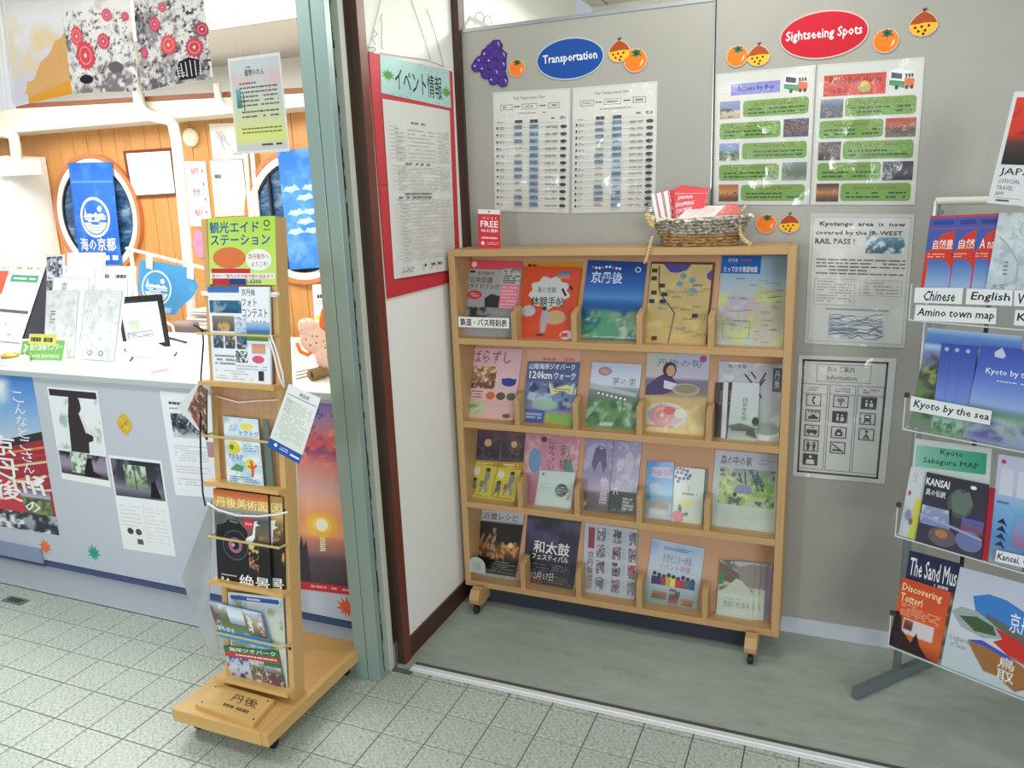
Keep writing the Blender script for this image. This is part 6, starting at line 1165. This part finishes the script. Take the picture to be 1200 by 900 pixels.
s = bs(0, [(764, 631), (825.6, 643), (815, 723), (752, 711.6)], t=.005, col='#a8bcc8', seed=234); s.img(0, 0, 1, 1, [(0, '#a4b8d0'), (.4, '#b8c4d0'), (.75, '#a4b4b8'), (1, '#78a098')], [('#7ca4cc', 2, .6, .15, 0, .3)], n=14); s.lines(.25, .08, .75, .14, 2, '#3a5a8a', .5); s.text('冬季モニター体験', .25, .2, .8, .34, '#6a7080', .0); s.text('イベント開催', .2, .35, .8, .45, '#b0607c', .0)
for k in range(9): c = ['#2a2c50', '#2a3060', '#a02c34', '#b0a43c', '#d8cc60', '#b0303c', '#a83038', '#2a6a70', '#28508a'][k]; u = .14+.09*k; s.ell(u, .53+.015*(k % 3), .04, .035, '#3a2c30'); s.poly([(u-.05, .57), (u+.05, .57), (u+.055, .7), (u-.04, .7)][::-1], c)
s.img(.14, .8, .42, .92, [(0, '#a87830'), (1, '#6a3c20')], n=6); s.img(.46, .74, .66, .86, [(0, '#2c2c30'), (1, '#5a5c60')], [('#c8c8c8', 3, .6, .1)], n=6); s.img(.46, .86, .64, .97, [(0, '#6a3a34'), (1, '#a8605a')], n=5); s.img(.68, .86, .92, .97, [(0, '#a87a40'), (1, '#7a4c28')], [('#d0b060', 4, .6, .1)], n=6); bb(s, 0, 'event_flyer', 'pale blue event flyer with a row of costumed people on the bottom tier')
s = bs(0, [(855, 654), (906, 662), (900, 738), (858, 732)], t=.004, col='#8a7a94', seed=10); s.rect(0, 0, 1, .08, '#a08aa8'); s.build('lilac_leaflet', GLOSS, None, 'lilac leaflet edge behind the old street leaflets on the bottom tier', 'leaflet', G4[0])
for k in range(3):
    o_ = (2-k)*7.5; s = bs(0, [(843.6+o_, 657+o_*.12), (885+o_*.9, 660+o_*.15), (880+o_*.9, 735+o_*.12), (838+o_, 727.6+o_*.12)], off=.003+.004*k, t=.003, col='#c0ccb8', seed=235+k)
    s.img(0, 0, 1, .56, [(0, '#b4b8ac'), (.5, '#9a9488'), (1, '#c4ccb8')], [('#6a6458', 5, .6, .08)], n=14); s.poly([(0, .02), (.95, .34), (.95, .4), (.4, .4), (0, .34)][::-1], '#6a5848'); s.poly([(.0, .2), (.16, .24), (.14, .42), (0, .44)][::-1], '#3a7a4c'); s.poly([(.5, .1), (1, .02), (1, .46), (.62, .4)][::-1], '#8a8078'); s.poly([(.5, .3), (.66, .34), (1, .56), (0, .56), (.2, .5)][::-1], '#b8bca8')
    s.rect(0, .56, 1, 1, '#c0ccb8'); s.line([(0, .57), (1, .58)], .008, '#8a8a78'); s.text('笠田の町並み', .18, .72, .92, .82, '#3c443c', .0); s.lines(.25, .66, .75, .685, 1, '#8a948a', .5)
    s.build('old_street_leaflet', GLOSS, None, ['old street leaflet hindmost of the three fanned at the bottom right', 'old street leaflet in the middle of the three fanned at the bottom right', 'frontmost old street leaflet, its title fully seen, bottom tier right'][k], 'leaflet', 'old street leaflets fanned on the bottom tier')
# --- on top of the bookcase
P = Plane((0, 2.66, ZTOP), (0, -1, .12), (1, 0, 0)); s = Sheet([(560, 245), (586, 246), (587, 291), (561, 290)], P, t=.001, col='#e4e0dc', seed=241); s.rect(0, .12, 1, 1, '#cf2f3c'); s.text('てくてく', .2, .2, .85, .26, '#f4e8e4', .02); s.text('FREE', .12, .3, .9, .46, '#f4f0ee', .04); s.text('Wi-Fi 無料', .12, .5, .9, .6, '#f4f0ee', .02); s.lines(.15, .7, .85, .78, 1, '#f0c8c8', .6); s.circ(.2, .88, .08, '#f0d8d8'); s.lines(.4, .84, .9, .92, 2, '#f0c8c8', .4); s.circ(.5, .06, .04, '#c03a44')
s.build('wifi_leaflet', GLOSS, None, 'small red free wifi leaflet standing on the left end of the bookcase', 'leaflet')
bk = thing('straw_basket', (-.49, 2.70, ZTOP), 'oval straw basket with rope handles full of red coupon leaflets on the bookcase', 'basket')
cx, cyb = (ony(775, 285, 2.66)[0]+ony(862, 285, 2.66)[0])/2+.0, 2.695
def oval_pts(k, n=40, jit=0, ph=0):
    a = k; rx = .118+.042*a; ry = .052+.028*a; z = ZTOP+.006+.078*a; rr = random.Random(int(k*100)+jit)
    return [np.array([cx+rx*math.cos(2*math.pi*i/n)+rr.uniform(-.002, .002), cyb+ry*math.sin(2*math.pi*i/n)+(.002 if (i+ph) % 2 else -.002), z+.008*a*math.cos(2*math.pi*i/n)**2+rr.uniform(-.001, .001)]) for i in range(n)]
for r in range(9): MB().tube(oval_pts(r/8, jit=r, ph=r), .0056, 6, True).build('woven_strand', STRAW if r < 4 else STRAWG, bk, True)
rim = MB(); rr = random.Random(2)
for i in range(80): a = 2*math.pi*i/80; p = np.array([cx+.16*math.cos(a), cyb+.08*math.sin(a), ZTOP+.086+.008*math.cos(a)**2]); q = p+np.array([rr.uniform(-.012, .012), rr.uniform(-.008, .008), rr.uniform(-.006, .006)]); rim.tube([p-np.array([.012*math.sin(a), -.006*math.cos(a), 0]), q+np.array([.014*math.sin(a), -.006*math.cos(a), 0])], .004, 5)
rim.build('rim', mat('lit_straw', '#efe4ca', .8), bk); MB().lathe((cx, cyb, ZTOP), [(0, 0), (.05, .0), (.05, .006), (0, .006)], n=20).build('base', STRAW, bk)  # rim straw painted paler, as strong light on the basket top
def rope(pts, nm):
    mb = MB(); n = 30; P_ = [np.array(p) for p in pts]; sp = []
    for i in range(n+1):
        f = i/n*(len(P_)-1); k = min(int(f), len(P_)-2); sp.append(P_[k]*(1-(f-k))+P_[k+1]*(f-k))
    for ph in (0, math.pi): mb.tube([p+np.array([.003*math.cos(i*1.1+ph), .003*math.sin(i*1.1+ph), .003*math.cos(i*1.1+ph)]) for i, p in enumerate(sp)], .0035, 6)
    mb.build(nm, ROPE, bk, True)
rope([ony(a, b_, 2.66) for a, b_ in ((873, 242), (868, 250), (866, 262), (868, 275), (872, 281), (880, 287))], 'rope_handle'); rope([ony(a, b_, 2.66) for a, b_ in ((768, 262), (760, 252), (757, 251), (762, 262), (766, 266))], 'rope_handle')
rope([ony(a, b_, 2.59) for a, b_ in ((764, 278), (762, 286), (759, 298), (756, 308))], 'loose_string')
def coupon(c, y, lab, sd, red=True, lean=.1, edge='#f2eeec'):
    P = Plane((0, y, ZTOP), (0, -1, lean), (1, 0, 0)); s = Sheet(c, P, t=.006, col='#e9e5e2', seed=sd, edge=edge)
    if red: s.img(.0, .0, 1, 1, [(0, '#e04a50'), (1, '#e2474e')], n=6, horiz=True)
    s.line([(.02, .17), (.98, .19)], .012, '#f4e4e0'); s.text('JAPAN', .12, .24, .55, .37, '#f6f0ee', .04); s.text('SHOPPING', .06, .43, .62, .56, '#f6f0ee', .04); s.text('COUPON', .08, .62, .58, .75, '#f6f0ee', .04); s.text('BOOK', .1, .8, .5, .92, '#f6f0ee', .04)
    s.build('coupon_booklet', GLOSS, None, lab, 'booklet', 'red coupon booklets in the straw basket')
coupon([(797, 217), (829, 221), (828, 262), (796, 260)], 2.735, 'red coupon booklet standing hindmost in the basket', 251)
coupon([(775, 224), (795, 222), (799, 265), (781, 265)], 2.715, 'coupon booklet leaning left at the back of the basket', 252)
coupon([(791, 220), (831.5, 221), (824, 250), (789, 262)], 2.705, 'front standing coupon booklet with white lettering in the basket', 253)
for k, (c, y, lab) in enumerate((([(764, 228), (769, 226), (776, 266), (771, 266)], 2.69, 'white edged coupon booklet at the far left of the basket'), ([(770, 227), (777, 225), (784, 266), (778, 266)], 2.692, 'white edged coupon booklet, second from the left of the basket'), ([(778, 225), (785, 223), (789, 266), (785, 266)], 2.694, 'white edged coupon booklet just left of the standing one'))):
    P = Plane((0, y, ZTOP), (0, -1, .1), (1, 0, 0)); s = Sheet(c, P, t=.01, col='#efece8', seed=k, edge='#e05058'); s.line([(.85, 0), (.85, 1)], .15, '#c0303a'); s.build('coupon_booklet', GLOSS, None, lab, 'booklet', 'red coupon booklets in the straw basket')
for k in range(3):
    z = ZTOP+.088+.004*k; xa, xb = ((793, 845), (812, 856), (838, 868))[k]; pts = [ony(xa, 263, 2.63)*[1, 1, 0]+[0, 0, z], ony(xb, 262, 2.63)*[1, 1, 0]+[0, 0, z+.006], ony(xb-4, 245, 2.72)*[1, 1, 0]+[0, 0, z+.034], ony(xa+14, 247, 2.73)*[1, 1, 0]+[0, 0, z+.034]]
    n_ = np.cross(pts[1]-pts[0], pts[3]-pts[0]); s = Sheet([pts[3], pts[2], pts[1], pts[0]], Plane(pts[0], n_/np.linalg.norm(n_), (1, 0, 0)), px=False, t=.002, col=['#f1eeea', '#f0ecea', '#e26a70'][k], seed=260+k)
    s.lines(.1, .15, .6, .85, 4, ['#dcd8d4', '#e8b8b8', '#f4d8d4'][k], .4); s.build('loose_leaflet', GLOSS, None, ['lowest white leaflet lying across the basket', 'white leaflet lying between two others on the basket', 'pink red leaflet topmost on the right side of the basket'][k], 'leaflet', 'leaflets lying on the straw basket')

# ---------------------------------------------------------------- pipe rack with clear pockets at the right
RA = math.radians(27); RP = np.array([.20, 2.42, 0.]); RN = np.array([-math.sin(RA), -math.cos(RA), 0]); RD = np.array([math.cos(RA), -math.sin(RA), 0])
def RPl(off=0, lean=0.0, z=0): a = math.radians(lean); return Plane(RP+RN*off+[0, 0, z], RN*math.cos(a)+np.array([0, 0, math.sin(a)]), RD)
def rp(x, d, z): return RP+RD*x+RN*d+np.array([0, 0, z])
def rx(px, py, off=0): q = RPl(off).hit(px, py); return float((q-RP)@RD), q[2]
rk = thing('pipe_leaflet_rack', (.35, 2.45, 0), 'silver pipe leaflet rack with clear acrylic pockets at the right edge', 'leaflet rack')
pf = onz(1056, 782, .042); xl = float((pf-RP)@RD)-.014; PD = float((pf-RP)@RN); xr = xl+.62; zt_ = rx(1090, 236, PD)[1]
for x in (xl, xr): MB().tube([rp(x, PD, .03), rp(x, PD, zt_)], .0125, 12).build('post', SILV, rk, True)
tb = MB().tube([rp(xl, PD, zt_), rp(xr, PD, zt_)], .011, 12).build('top_bar', WHITE, rk, True); MB().tube([rp(xl+.225, PD, zt_-.018), rp(xl+.225, PD, zt_+.018)], .009, 10).build('clip', WHITE, tb)
MB().lathe(rp(xl+.02, PD+.01, zt_-.03), [(0, -.004), (.008, -.004), (.008, .004), (0, .004)], 'y', 10).build('screw', GREYM, tb)
fa = onz(1005, 822, 0); fb = onz(1092, 782, 0); fd = (fb-fa)/np.linalg.norm(fb-fa); fn_ = np.array([-fd[1], fd[0], 0])
def foot(a, L): return MB().hexa([a-fn_*.011, a+fn_*.011, a+fn_*.011+fd*L, a-fn_*.011+fd*L], [q+[0, 0, .034] for q in (a-fn_*.011, a+fn_*.011, a+fn_*.011+fd*L, a-fn_*.011+fd*L)])
fa = fa+[0, 0, .004]; foot(fa+fn_*.014, .44).build('foot', GREYM, rk); foot(fa+fn_*.014+RD*.6, .44).build('foot', GREYM, rk)
MB().tube([rp(xl, PD, .28), rp(xr, PD, .28)], .008, 8).build('cross_bar', SILV, rk)
for x in (.1, .44): MB().tube([rp(x, PD+.01, .29), rp(x, PD+.01, 1.5)], .006, 8).build('inner_upright', mat('dark_grey_rod', '#33353a', .5), rk)
for z in (.86, .53): MB().hexa([rp(.24, PD+.014, z), rp(.6, PD+.014, z), rp(.6, PD+.004, z), rp(.24, PD+.004, z)], [rp(.24, PD+.014, z+.06), rp(.6, PD+.014, z+.06), rp(.6, PD+.004, z+.06), rp(.24, PD+.004, z+.06)]).build('cross_panel', BLACK, rk)
# pockets: tier -> (top px left, bottom px left)
PK = [((1073, 333), (1065, 375), (1200, 387.5)), ((1063, 463), (1058, 503), (1200, 524)), ((1055, 592), (1049, 628), (1147, 655)), ((1045, 718), (1041, 757), (1178, 812))]
zb = []
for k, (a, b_, c) in enumerate(PK):
    x0, z1 = rx(*a); x0b, z0 = rx(*b_); zb.append(z0); x0 = min(x0, x0b); W = .62
    g = MB(); 
    g.hexa([rp(x0, .0, z0), rp(x0+W, .0, z0), rp(x0+W, -.003, z0), rp(x0, -.003, z0)], [rp(x0, .0, z1), rp(x0+W, .0, z1), rp(x0+W, -.003, z1), rp(x0, -.003, z1)])
    p = g.build('pocket', CLEAR, rk)
    e = MB().tube([rp(x0, .0, z0), rp(x0+W, .0, z0)], .0022, 6).tube([rp(x0, 0, z0), rp(x0, 0, z1)], .002, 6).tube([rp(x0, 0, z0), rp(x0, -.05, z0)], .002, 6)
    e.build('pocket_edge', mat('acrylic_edge', '#d4dcdc', .15, 0, None, Alpha=.8), p)
    MB().hexa([rp(x0, .0, z0-.002), rp(x0+W, .0, z0-.002), rp(x0+W, -.05, z0-.002), rp(x0, -.05, z0-.002)], [rp(x0, .0, z0), rp(x0+W, .0, z0), rp(x0+W, -.05, z0), rp(x0, -.05, z0)]).build('pocket_floor', CLEAR, p)
    if k: MB().lathe(rp(x0+.004, .0, z1), [(0, -.006), (.007, -.006), (.007, .006), (0, .006)], 'z', 10).build('stud', mat('dark_grey_rod'), p)
def rs_(k, c, off, t=.003, clampz=True, **kw):
    P = RPl(-.012-off, 0); P = Plane(RP+RN*(-.010-off)+[0, 0, zb[k]], RN*math.cos(.12)+np.array([0, 0, math.sin(.12)]), RD); pts = [P.hit(*q) for q in c]
    for i in (2, 3):
        if pts[i][2] < zb[k]+.001: j = {2: 1, 3: 0}[i]; f = (pts[j][2]-zb[k]-.001)/(pts[j][2]-pts[i][2]); pts[i] = pts[j]+(pts[i]-pts[j])*f
    return Sheet(pts, P, px=False, t=t, **kw)
def lab(c, txt, label, tu=(.08, .92), shear=.15, b=.03):
    P = RPl(.0008); s = Sheet(c, P, t=.0006, col='#dfe3e3'); s.text(txt, tu[0], .2, tu[1], .85, '#1a1c20', b, shear=shear*.3); s.build('pocket_label', PAPER, None, label, 'label', 'white labels on the rack pockets')
def nat(c, txt, label, sd, part):
    s = rs_(0, c, .004, col='#c83226', seed=sd); w = part
    s.img(0, 0, 1, 1, [(0, '#c23a2c'), (1, '#c8301f')]); s.poly([(0, .03), (w, .03), (w, .2), (.5*w, .26), (.25*w, .42), (.1*w, .5), (0, .5)][::-1], '#3f52a0'); s.rect(.15*w, .07, .9*w, .13, '#2c3c80'); s.rect(0, .17, w, .19, '#8a4a74')
    s.text(txt, .25, .33, .96*w, .46, '#f0e0d8', .02); s.lines(.1, .51, .7, .58, 2, '#e8b8a8', .4); s.img(.14, .6, w, 1, [(0, '#3f62a8'), (1, '#9ab4d4')], n=6); s.poly([(.7, .6), (1, .6), (1, .72)][::-1], '#c8301f'); s.build('nature_leaflet', GLOSS, None, label, 'leaflet', 'red and blue leaflets in the top rack pocket')
nat([(1091, 253), (1123, 252), (1112, 338), (1079, 338)], '自然豊', 'leftmost red and blue leaflet in the top rack pocket', 301, 1)
nat([(1123.5, 252), (1148, 251), (1137, 338), (1109, 338)], '自然', 'middle red and blue leaflet in the top rack pocket', 302, 1)
nat([(1148.5, 251), (1172, 250), (1160, 339), (1135, 338)], 'A na', 'third red and blue leaflet, with Latin letters, in the top rack pocket', 303, 1)
s = rs_(0, [(1171.5, 249.5), (1222, 249), (1212, 343), (1155, 341)], -.002, col='#b9c4c8', seed=304); s.img(0, 0, 1, 1, [(0, '#bcc6c8'), (1, '#b4c2c8')], [('#9fb0b8', 4, .6, .1), ('#c8d0d0', 5, .6, .1)], n=18); s.ring(.75, .2, .2, .12, .08, '#8a989c'); s.ring(.8, .22, .12, .08, .1, '#8a989c'); s.line([(.1, .3), (.35, .42), (.6, .62), (.62, .9)], .04, '#9aa8b4'); s.lines(.3, .6, .4, .8, 4, '#7a888c', .5); s.text('大宮', .12, .9, .4, .98, '#6a787c'); s.build('town_map', PAPER, None, 'pale grey folded town map at the right of the top rack pocket', 'map')
lab([(1072.5, 337), (1129, 337.5), (1127, 356.5), (1071, 354.5)], 'Chinese', 'label reading Chinese on the top rack pocket', (.18, .84), .2); lab([(1133, 338), (1187, 340), (1186, 358.5), (1131.5, 356.5)], 'English', 'label reading English on the top rack pocket', (.1, .93), .2)
lab([(1189, 340), (1232, 342), (1231, 361), (1188, 358.5)], 'World', 'cut off label starting with W at the right edge', (.08, .92), .2)
lab([(1073.5, 357), (1168, 361), (1167, 380), (1071, 375)], 'Amino town map', 'long label reading Amino town map on the top rack pocket', (.03, .97), .1); lab([(1190, 363), (1240, 366), (1239, 385), (1188, 381)], 'Kyoto', 'cut off label starting with K at the right edge', (.06, .9), .1)
s = rs_(1, [(1088, 384), (1198, 394), (1196, 530), (1066, 500)], .006, col='#5a78b8', seed=305)
s.img(0, 0, 1, 1, [(0, '#a8c4dc'), (.06, '#5a84c4'), (.14, '#4a70b8'), (.17, '#b8ccdc'), (.22, '#7a94c0'), (.3, '#5f6f9a'), (.5, '#5c7a4c'), (.8, '#6a8a60'), (1, '#7c8a80')], [('#3c4a34', 6, .5, .1, .25, .9), ('#8a9a5c', 7, .62, .1, .28, .9), ('#5a4a50', 5, .62, .08, .22, .6)], n=24)
s.build('coast_booklet', GLOSS, None, 'coast photo booklet hindmost in the second rack pocket', 'booklet', 'seaside booklets in the second rack pocket')
for k, xo in enumerate((0, 12, 25)):
    s = rs_(1, [(1104+xo, 402+xo*.1), (1121+xo, 403.5+xo*.1), (1107+xo, 514+xo*.2), (1090+xo, 509+xo*.2)], .003-.0012*k, t=.002, col='#4a62b4', seed=310+k); s.img(0, 0, 1, 1, [(0, '#3a4ca8'), (.3, '#4a62b8'), (.65, '#7a94cc'), (.72, '#6a9a9c'), (.85, '#a8c4b8'), (1, '#7a9a78')], [('#4a7a4c', 5, .55, .1, .8, 1)], n=8); s.circ(.4, .06, .16, '#a4b8dc', 8); s.build('seaside_booklet', GLOSS, None, ['leftmost blue seaside booklet edge in the second rack pocket', 'second blue seaside booklet edge in the second rack pocket', 'third blue seaside booklet edge in the second rack pocket'][k], 'booklet', 'seaside booklets in the second rack pocket')
s = rs_(1, [(1150, 405), (1222, 412), (1215, 540), (1128, 512)], -.002, col='#4a62b4', seed=315); s.img(0, 0, 1, 1, [(0, '#3c50ac'), (.25, '#4a66bc'), (.6, '#8aa4d4'), (.66, '#6a8a94'), (.7, '#6a9078'), (.76, '#a4b4b4'), (1, '#8a94b8')], [('#6a5ca8', 3, .45, .1, .74, 1), ('#7a9a88', 5, .6, .1, .7, 1)], n=18); s.text('Kyoto by the sea', .16, .22, 1.1, .30, '#e8eef6', .01); s.lines(.35, .335, .9, .355, 1, '#c4d0e8', .5); s.poly([(.25, .05), (.36, .0), (.44, .08), (.4, .11), (.26, .1)][::-1], '#c4ccd8')
s.build('seaside_booklet', GLOSS, None, 'front blue booklet titled Kyoto by the sea in the second rack pocket', 'booklet', 'seaside booklets in the second rack pocket')
lab([(1068, 464), (1162.5, 481.5), (1160, 498), (1066, 481)], 'Kyoto by the sea', 'long label reading Kyoto by the sea on the second rack pocket', (.04, .97), .1)
s = rs_(2, [(1073.5, 513.5), (1163, 525), (1158, 600), (1066, 590)], .007, t=.006, col='#bfcac8', seed=320); s.img(.03, .09, .95, .42, [(0, '#8abca8'), (1, '#2f9470')], n=10, horiz=True); s.text('Kyoto', .36, .11, .66, .22, '#1f3c34', .02); s.text('Sakagura MAP', .14, .26, .86, .37, '#1f3c34', .02); s.rect(.4, .47, .5, .5, '#d4d488'); s.build('sake_map', GLOSS, None, 'white map leaflet with green title panel in the third rack pocket', 'map')
s = rs_(2, [(1068, 547), (1089, 551), (1072, 634), (1053, 629)], .002, col='#c4ccd0', seed=321); s.lines(.3, .06, .6, .2, 4, '#b89a98', .5); s.poly([(.1, .36), (.22, .32), (.3, .37), (.18, .41)][::-1], '#b03a4c'); s.poly([(.6, .4), (1, .44), (.96, 1), (.55, 1)][::-1], '#cfcc4a'); s.ell(.35, .68, .2, .08, '#8a90a8'); s.ell(.55, .76, .12, .05, '#7a6478'); s.build('folded_leaflet', GLOSS, None, 'white leaflet with yellow stripe at the left of the third rack pocket', 'leaflet')
s = rs_(2, [(1160, 571), (1167, 572), (1158, 660), (1150, 658)], .001, col='#a81c34', seed=322, t=.004); s.build('red_booklet', GLOSS, None, 'dark red booklet edge beside the black region guide in the rack', 'booklet')
s = rs_(2, [(1087, 553), (1159.5, 568), (1150, 657), (1073, 635)], -.003, t=.005, col='#35303c', seed=323); s.img(0, 0, 1, 1, [(0, '#35323c'), (.7, '#3f3848'), (1, '#403848')]); s.text('KANSAI', .02, .07, .4, .17, '#e4e4e8', .05); s.text('真の伝統', .04, .22, .36, .31, '#d8d8dc', .03)
s.ell(.6, .33, .2, .2, '#4a5850'); s.poly([(.45, .25), (.55, .14), (.62, .2), (.72, .14), (.8, .3), (.7, .48), (.5, .46)][::-1], '#5f7066'); s.img(.02, .46, .5, .72, [(0, '#8c98b4'), (1, '#7a88b8')], [('#c4ccdc', 4, .6, .1)], n=8); s.poly([(.5, .72), (.5, .5), (.44, .44), (.5, .42)][::-1], '#35323c'); s.ell(.4, .84, .22, .13, '#6a5a60'); s.ell(.38, .8, .1, .06, '#b07850'); s.img(.66, .5, .99, .68, [(0, '#5a58a8'), (.5, '#6a5a88'), (1, '#8a4a50')], n=7); s.ell(.8, .8, .2, .14, '#6a78a4'); s.line([(0, .6), (.6, .68), (.98, .74)], .04, '#a4a0cc'); s.ell(.78, .08, .05, .025, '#dfe0e4')
s.build('region_guide', GLOSS, None, 'black region guide booklet with circular photos in the third rack pocket', 'booklet')
s = rs_(2, [(1171, 532), (1222, 540), (1212, 680), (1157, 660)], .003, t=.004, col='#b9c0d4', seed=324); s.img(0, 0, 1, 1, [(0, '#bcc0d4'), (.3, '#b4bcd0'), (.45, '#7aa8d0'), (.8, '#5a8ac0'), (1, '#9aa8b4')]); s.ell(.14, .06, .06, .02, '#b03a5c'); s.rect(.1, .12, .4, .36, '#c8ccd8'); s.rect(.5, .12, .8, .36, '#c8ccd8'); s.rect(.08, .42, .35, .44, '#4a6aa8')
for k in range(4): s.poly([(.12, .62+.07*k), (.25, .57+.07*k), (.36, .64+.07*k), (.25, .62+.07*k)][::-1], '#1f2a48')
s.img(.5, .5, 1, .8, [(0, '#6aa0d4'), (.6, '#8a88b8'), (1, '#a06a8a')], n=8); s.rect(.75, .7, 1, 1, '#c04048'); s.build('pagoda_leaflet', GLOSS, None, 'pale leaflet with pagoda silhouettes at the right of the third rack pocket', 'leaflet')
lab([(1168, 644.5), (1225, 657), (1224, 671), (1166, 657.5)], 'Kansai, Osaka', 'cut off label starting Kansai on the third rack pocket', (.03, .98), .1)
s = rs_(3, [(1067, 645), (1129, 661), (1112, 775), (1048, 758)], .007, t=.004, col='#22264a', seed=330); s.img(0, 0, 1, 1, [(0, '#1e2248'), (.3, '#242848'), (.4, '#5a5448'), (1, '#6a6458')], [('#b8a47c', 4, .5, .1, .3, 1)], n=12); s.text('The Sand Museum', .05, .06, 1.2, .24, '#e8e8ec', .02); s.lines(.55, .26, .98, .3, 1, '#c8c8d0', .7); s.build('sand_museum_leaflet', GLOSS, None, 'navy sand museum leaflet behind the orange one at the rack foot', 'leaflet')
s = rs_(3, [(1058, 676), (1115, 694), (1099, 778), (1041, 757)], .0, t=.003, col='#d0522c', seed=331); s.img(0, 0, 1, 1, [(0, '#c8462a'), (.5, '#d05428'), (.8, '#d8682c'), (1, '#a03c1c')]); s.text('Discovering', .05, .07, .85, .2, '#f0dfa8', .02); s.text('Tottori', .05, .21, .5, .33, '#f0dfa8', .02); s.lines(.1, .34, .9, .52, 6, '#e8b89c', .35); s.rect(.2, .54, .82, .76, '#d8ccd0'); s.img(.22, .56, .4, .7, [(0, '#a04a30'), (1, '#4a2a24')], n=5)
s.poly([(.0, .5), (.08, .48), (.16, .56), (.2, .72), (.3, .78), (.42, .86), (.5, .7), (.6, .86), (.78, .98), (.98, 1), (0, 1)][::-1], '#2a1618'); s.build('orange_travel_leaflet', GLOSS, None, 'orange travel leaflet with dark rock silhouette, lowest at the left of the rack', 'leaflet')
s = rs_(3, [(1126, 664), (1222, 689), (1212, 825), (1103, 779)], .001, t=.004, col='#c4ccd8', seed=332); s.img(0, 0, 1, 1, [(0, '#bcc2d4'), (.6, '#c4ccd4'), (1, '#bccbd0')])
s.poly([(.22, .24), (.4, .18), (.62, .19), (1, .3), (1, .56), (.75, .52), (.4, .42), (.28, .38)][::-1], '#3a7ac4'); s.poly([(.4, .36), (.7, .42), (.9, .48), (1, .5), (1, .56), (.75, .52), (.42, .42)][::-1], '#5a6458'); s.text('京丹後', .68, .28, 1.05, .46, '#e4ecf4', .01)
s.poly([(0, .44), (.1, .37), (.3, .37), (.5, .44), (.62, .55), (.4, .6), (.14, .56)][::-1], '#9aa4a0'); s.poly([(.1, .46), (.3, .42), (.5, .46), (.55, .54), (.3, .56)][::-1], '#3f5a3c'); s.poly([(.52, .46), (.7, .5), (.95, .54), (.9, .72), (.7, .68), (.52, .6), (.62, .55)][::-1], '#c22c28')
s.poly([(.24, .67), (.4, .62), (.7, .68), (.96, .76), (.92, .92), (.8, .98), (.6, .9), (.46, .9), (.34, .78)][::-1], '#9c6c3c'); s.poly([(.24, .66), (.4, .62), (.7, .68), (.8, .74), (.45, .67)][::-1], '#3c50b0'); s.text('鳥取', .6, .7, .78, .93, '#e8e4dc', .02, True); s.text('Legend', .04, .66, .26, .72, '#8a94a0', 0, shear=.05); s.text('of Tango', .06, .73, .24, .78, '#8a94a0', 0); s.build('leaf_photo_booklet', GLOSS, None, 'white booklet with leaf shaped photos at the bottom right of the rack', 'booklet')
# sign on the rack's top bar
P = RPl(-.04); t = thing('clear_sign_holder', P.hit(1160, 238), 'clear acrylic holder on the top bar of the pipe rack', 'sign holder')
c4 = [P.hit(a, b_) for a, b_ in ((1163, 149), (1182, 147), (1160, 236), (1146, 228))]; MB().prism(c4, -RN*.003).build('plate', CLEAR, t)
s = Sheet([(1189, 107.5), (1252, 105), (1222, 243), (1157, 238)], RPl(-.03), t=.002, col='#d8dbdc', seed=340); s.img(.08, .05, 1, .64, [(0, '#d8402c'), (.55, '#cf3a28'), (.66, '#5a3c34'), (1, '#1f2a28')], [('#a8281c', 5, .6, .1, 0, .6)], n=16); s.text('JAPAN', .1, .67, .9, .75, '#2a2c30', .01); s.text('OFFICIAL', .1, .77, .52, .81, '#6a6c70', .0); s.text('TRAVEL', .1, .83, .42, .87, '#6a6c70', .0); s.text('APP', .1, .885, .26, .92, '#6a6c70', .0); s.line([(.1, .94), (.6, .945)], .01, '#8a8c90'); s.lines(.1, .955, .4, .975, 1, '#2a2c30', .8)
s.build('travel_app_sign', GLOSS, None, 'white and red travel app sign at the upper right, on the pipe rack', 'sign')
bpy.context.view_layer.update()
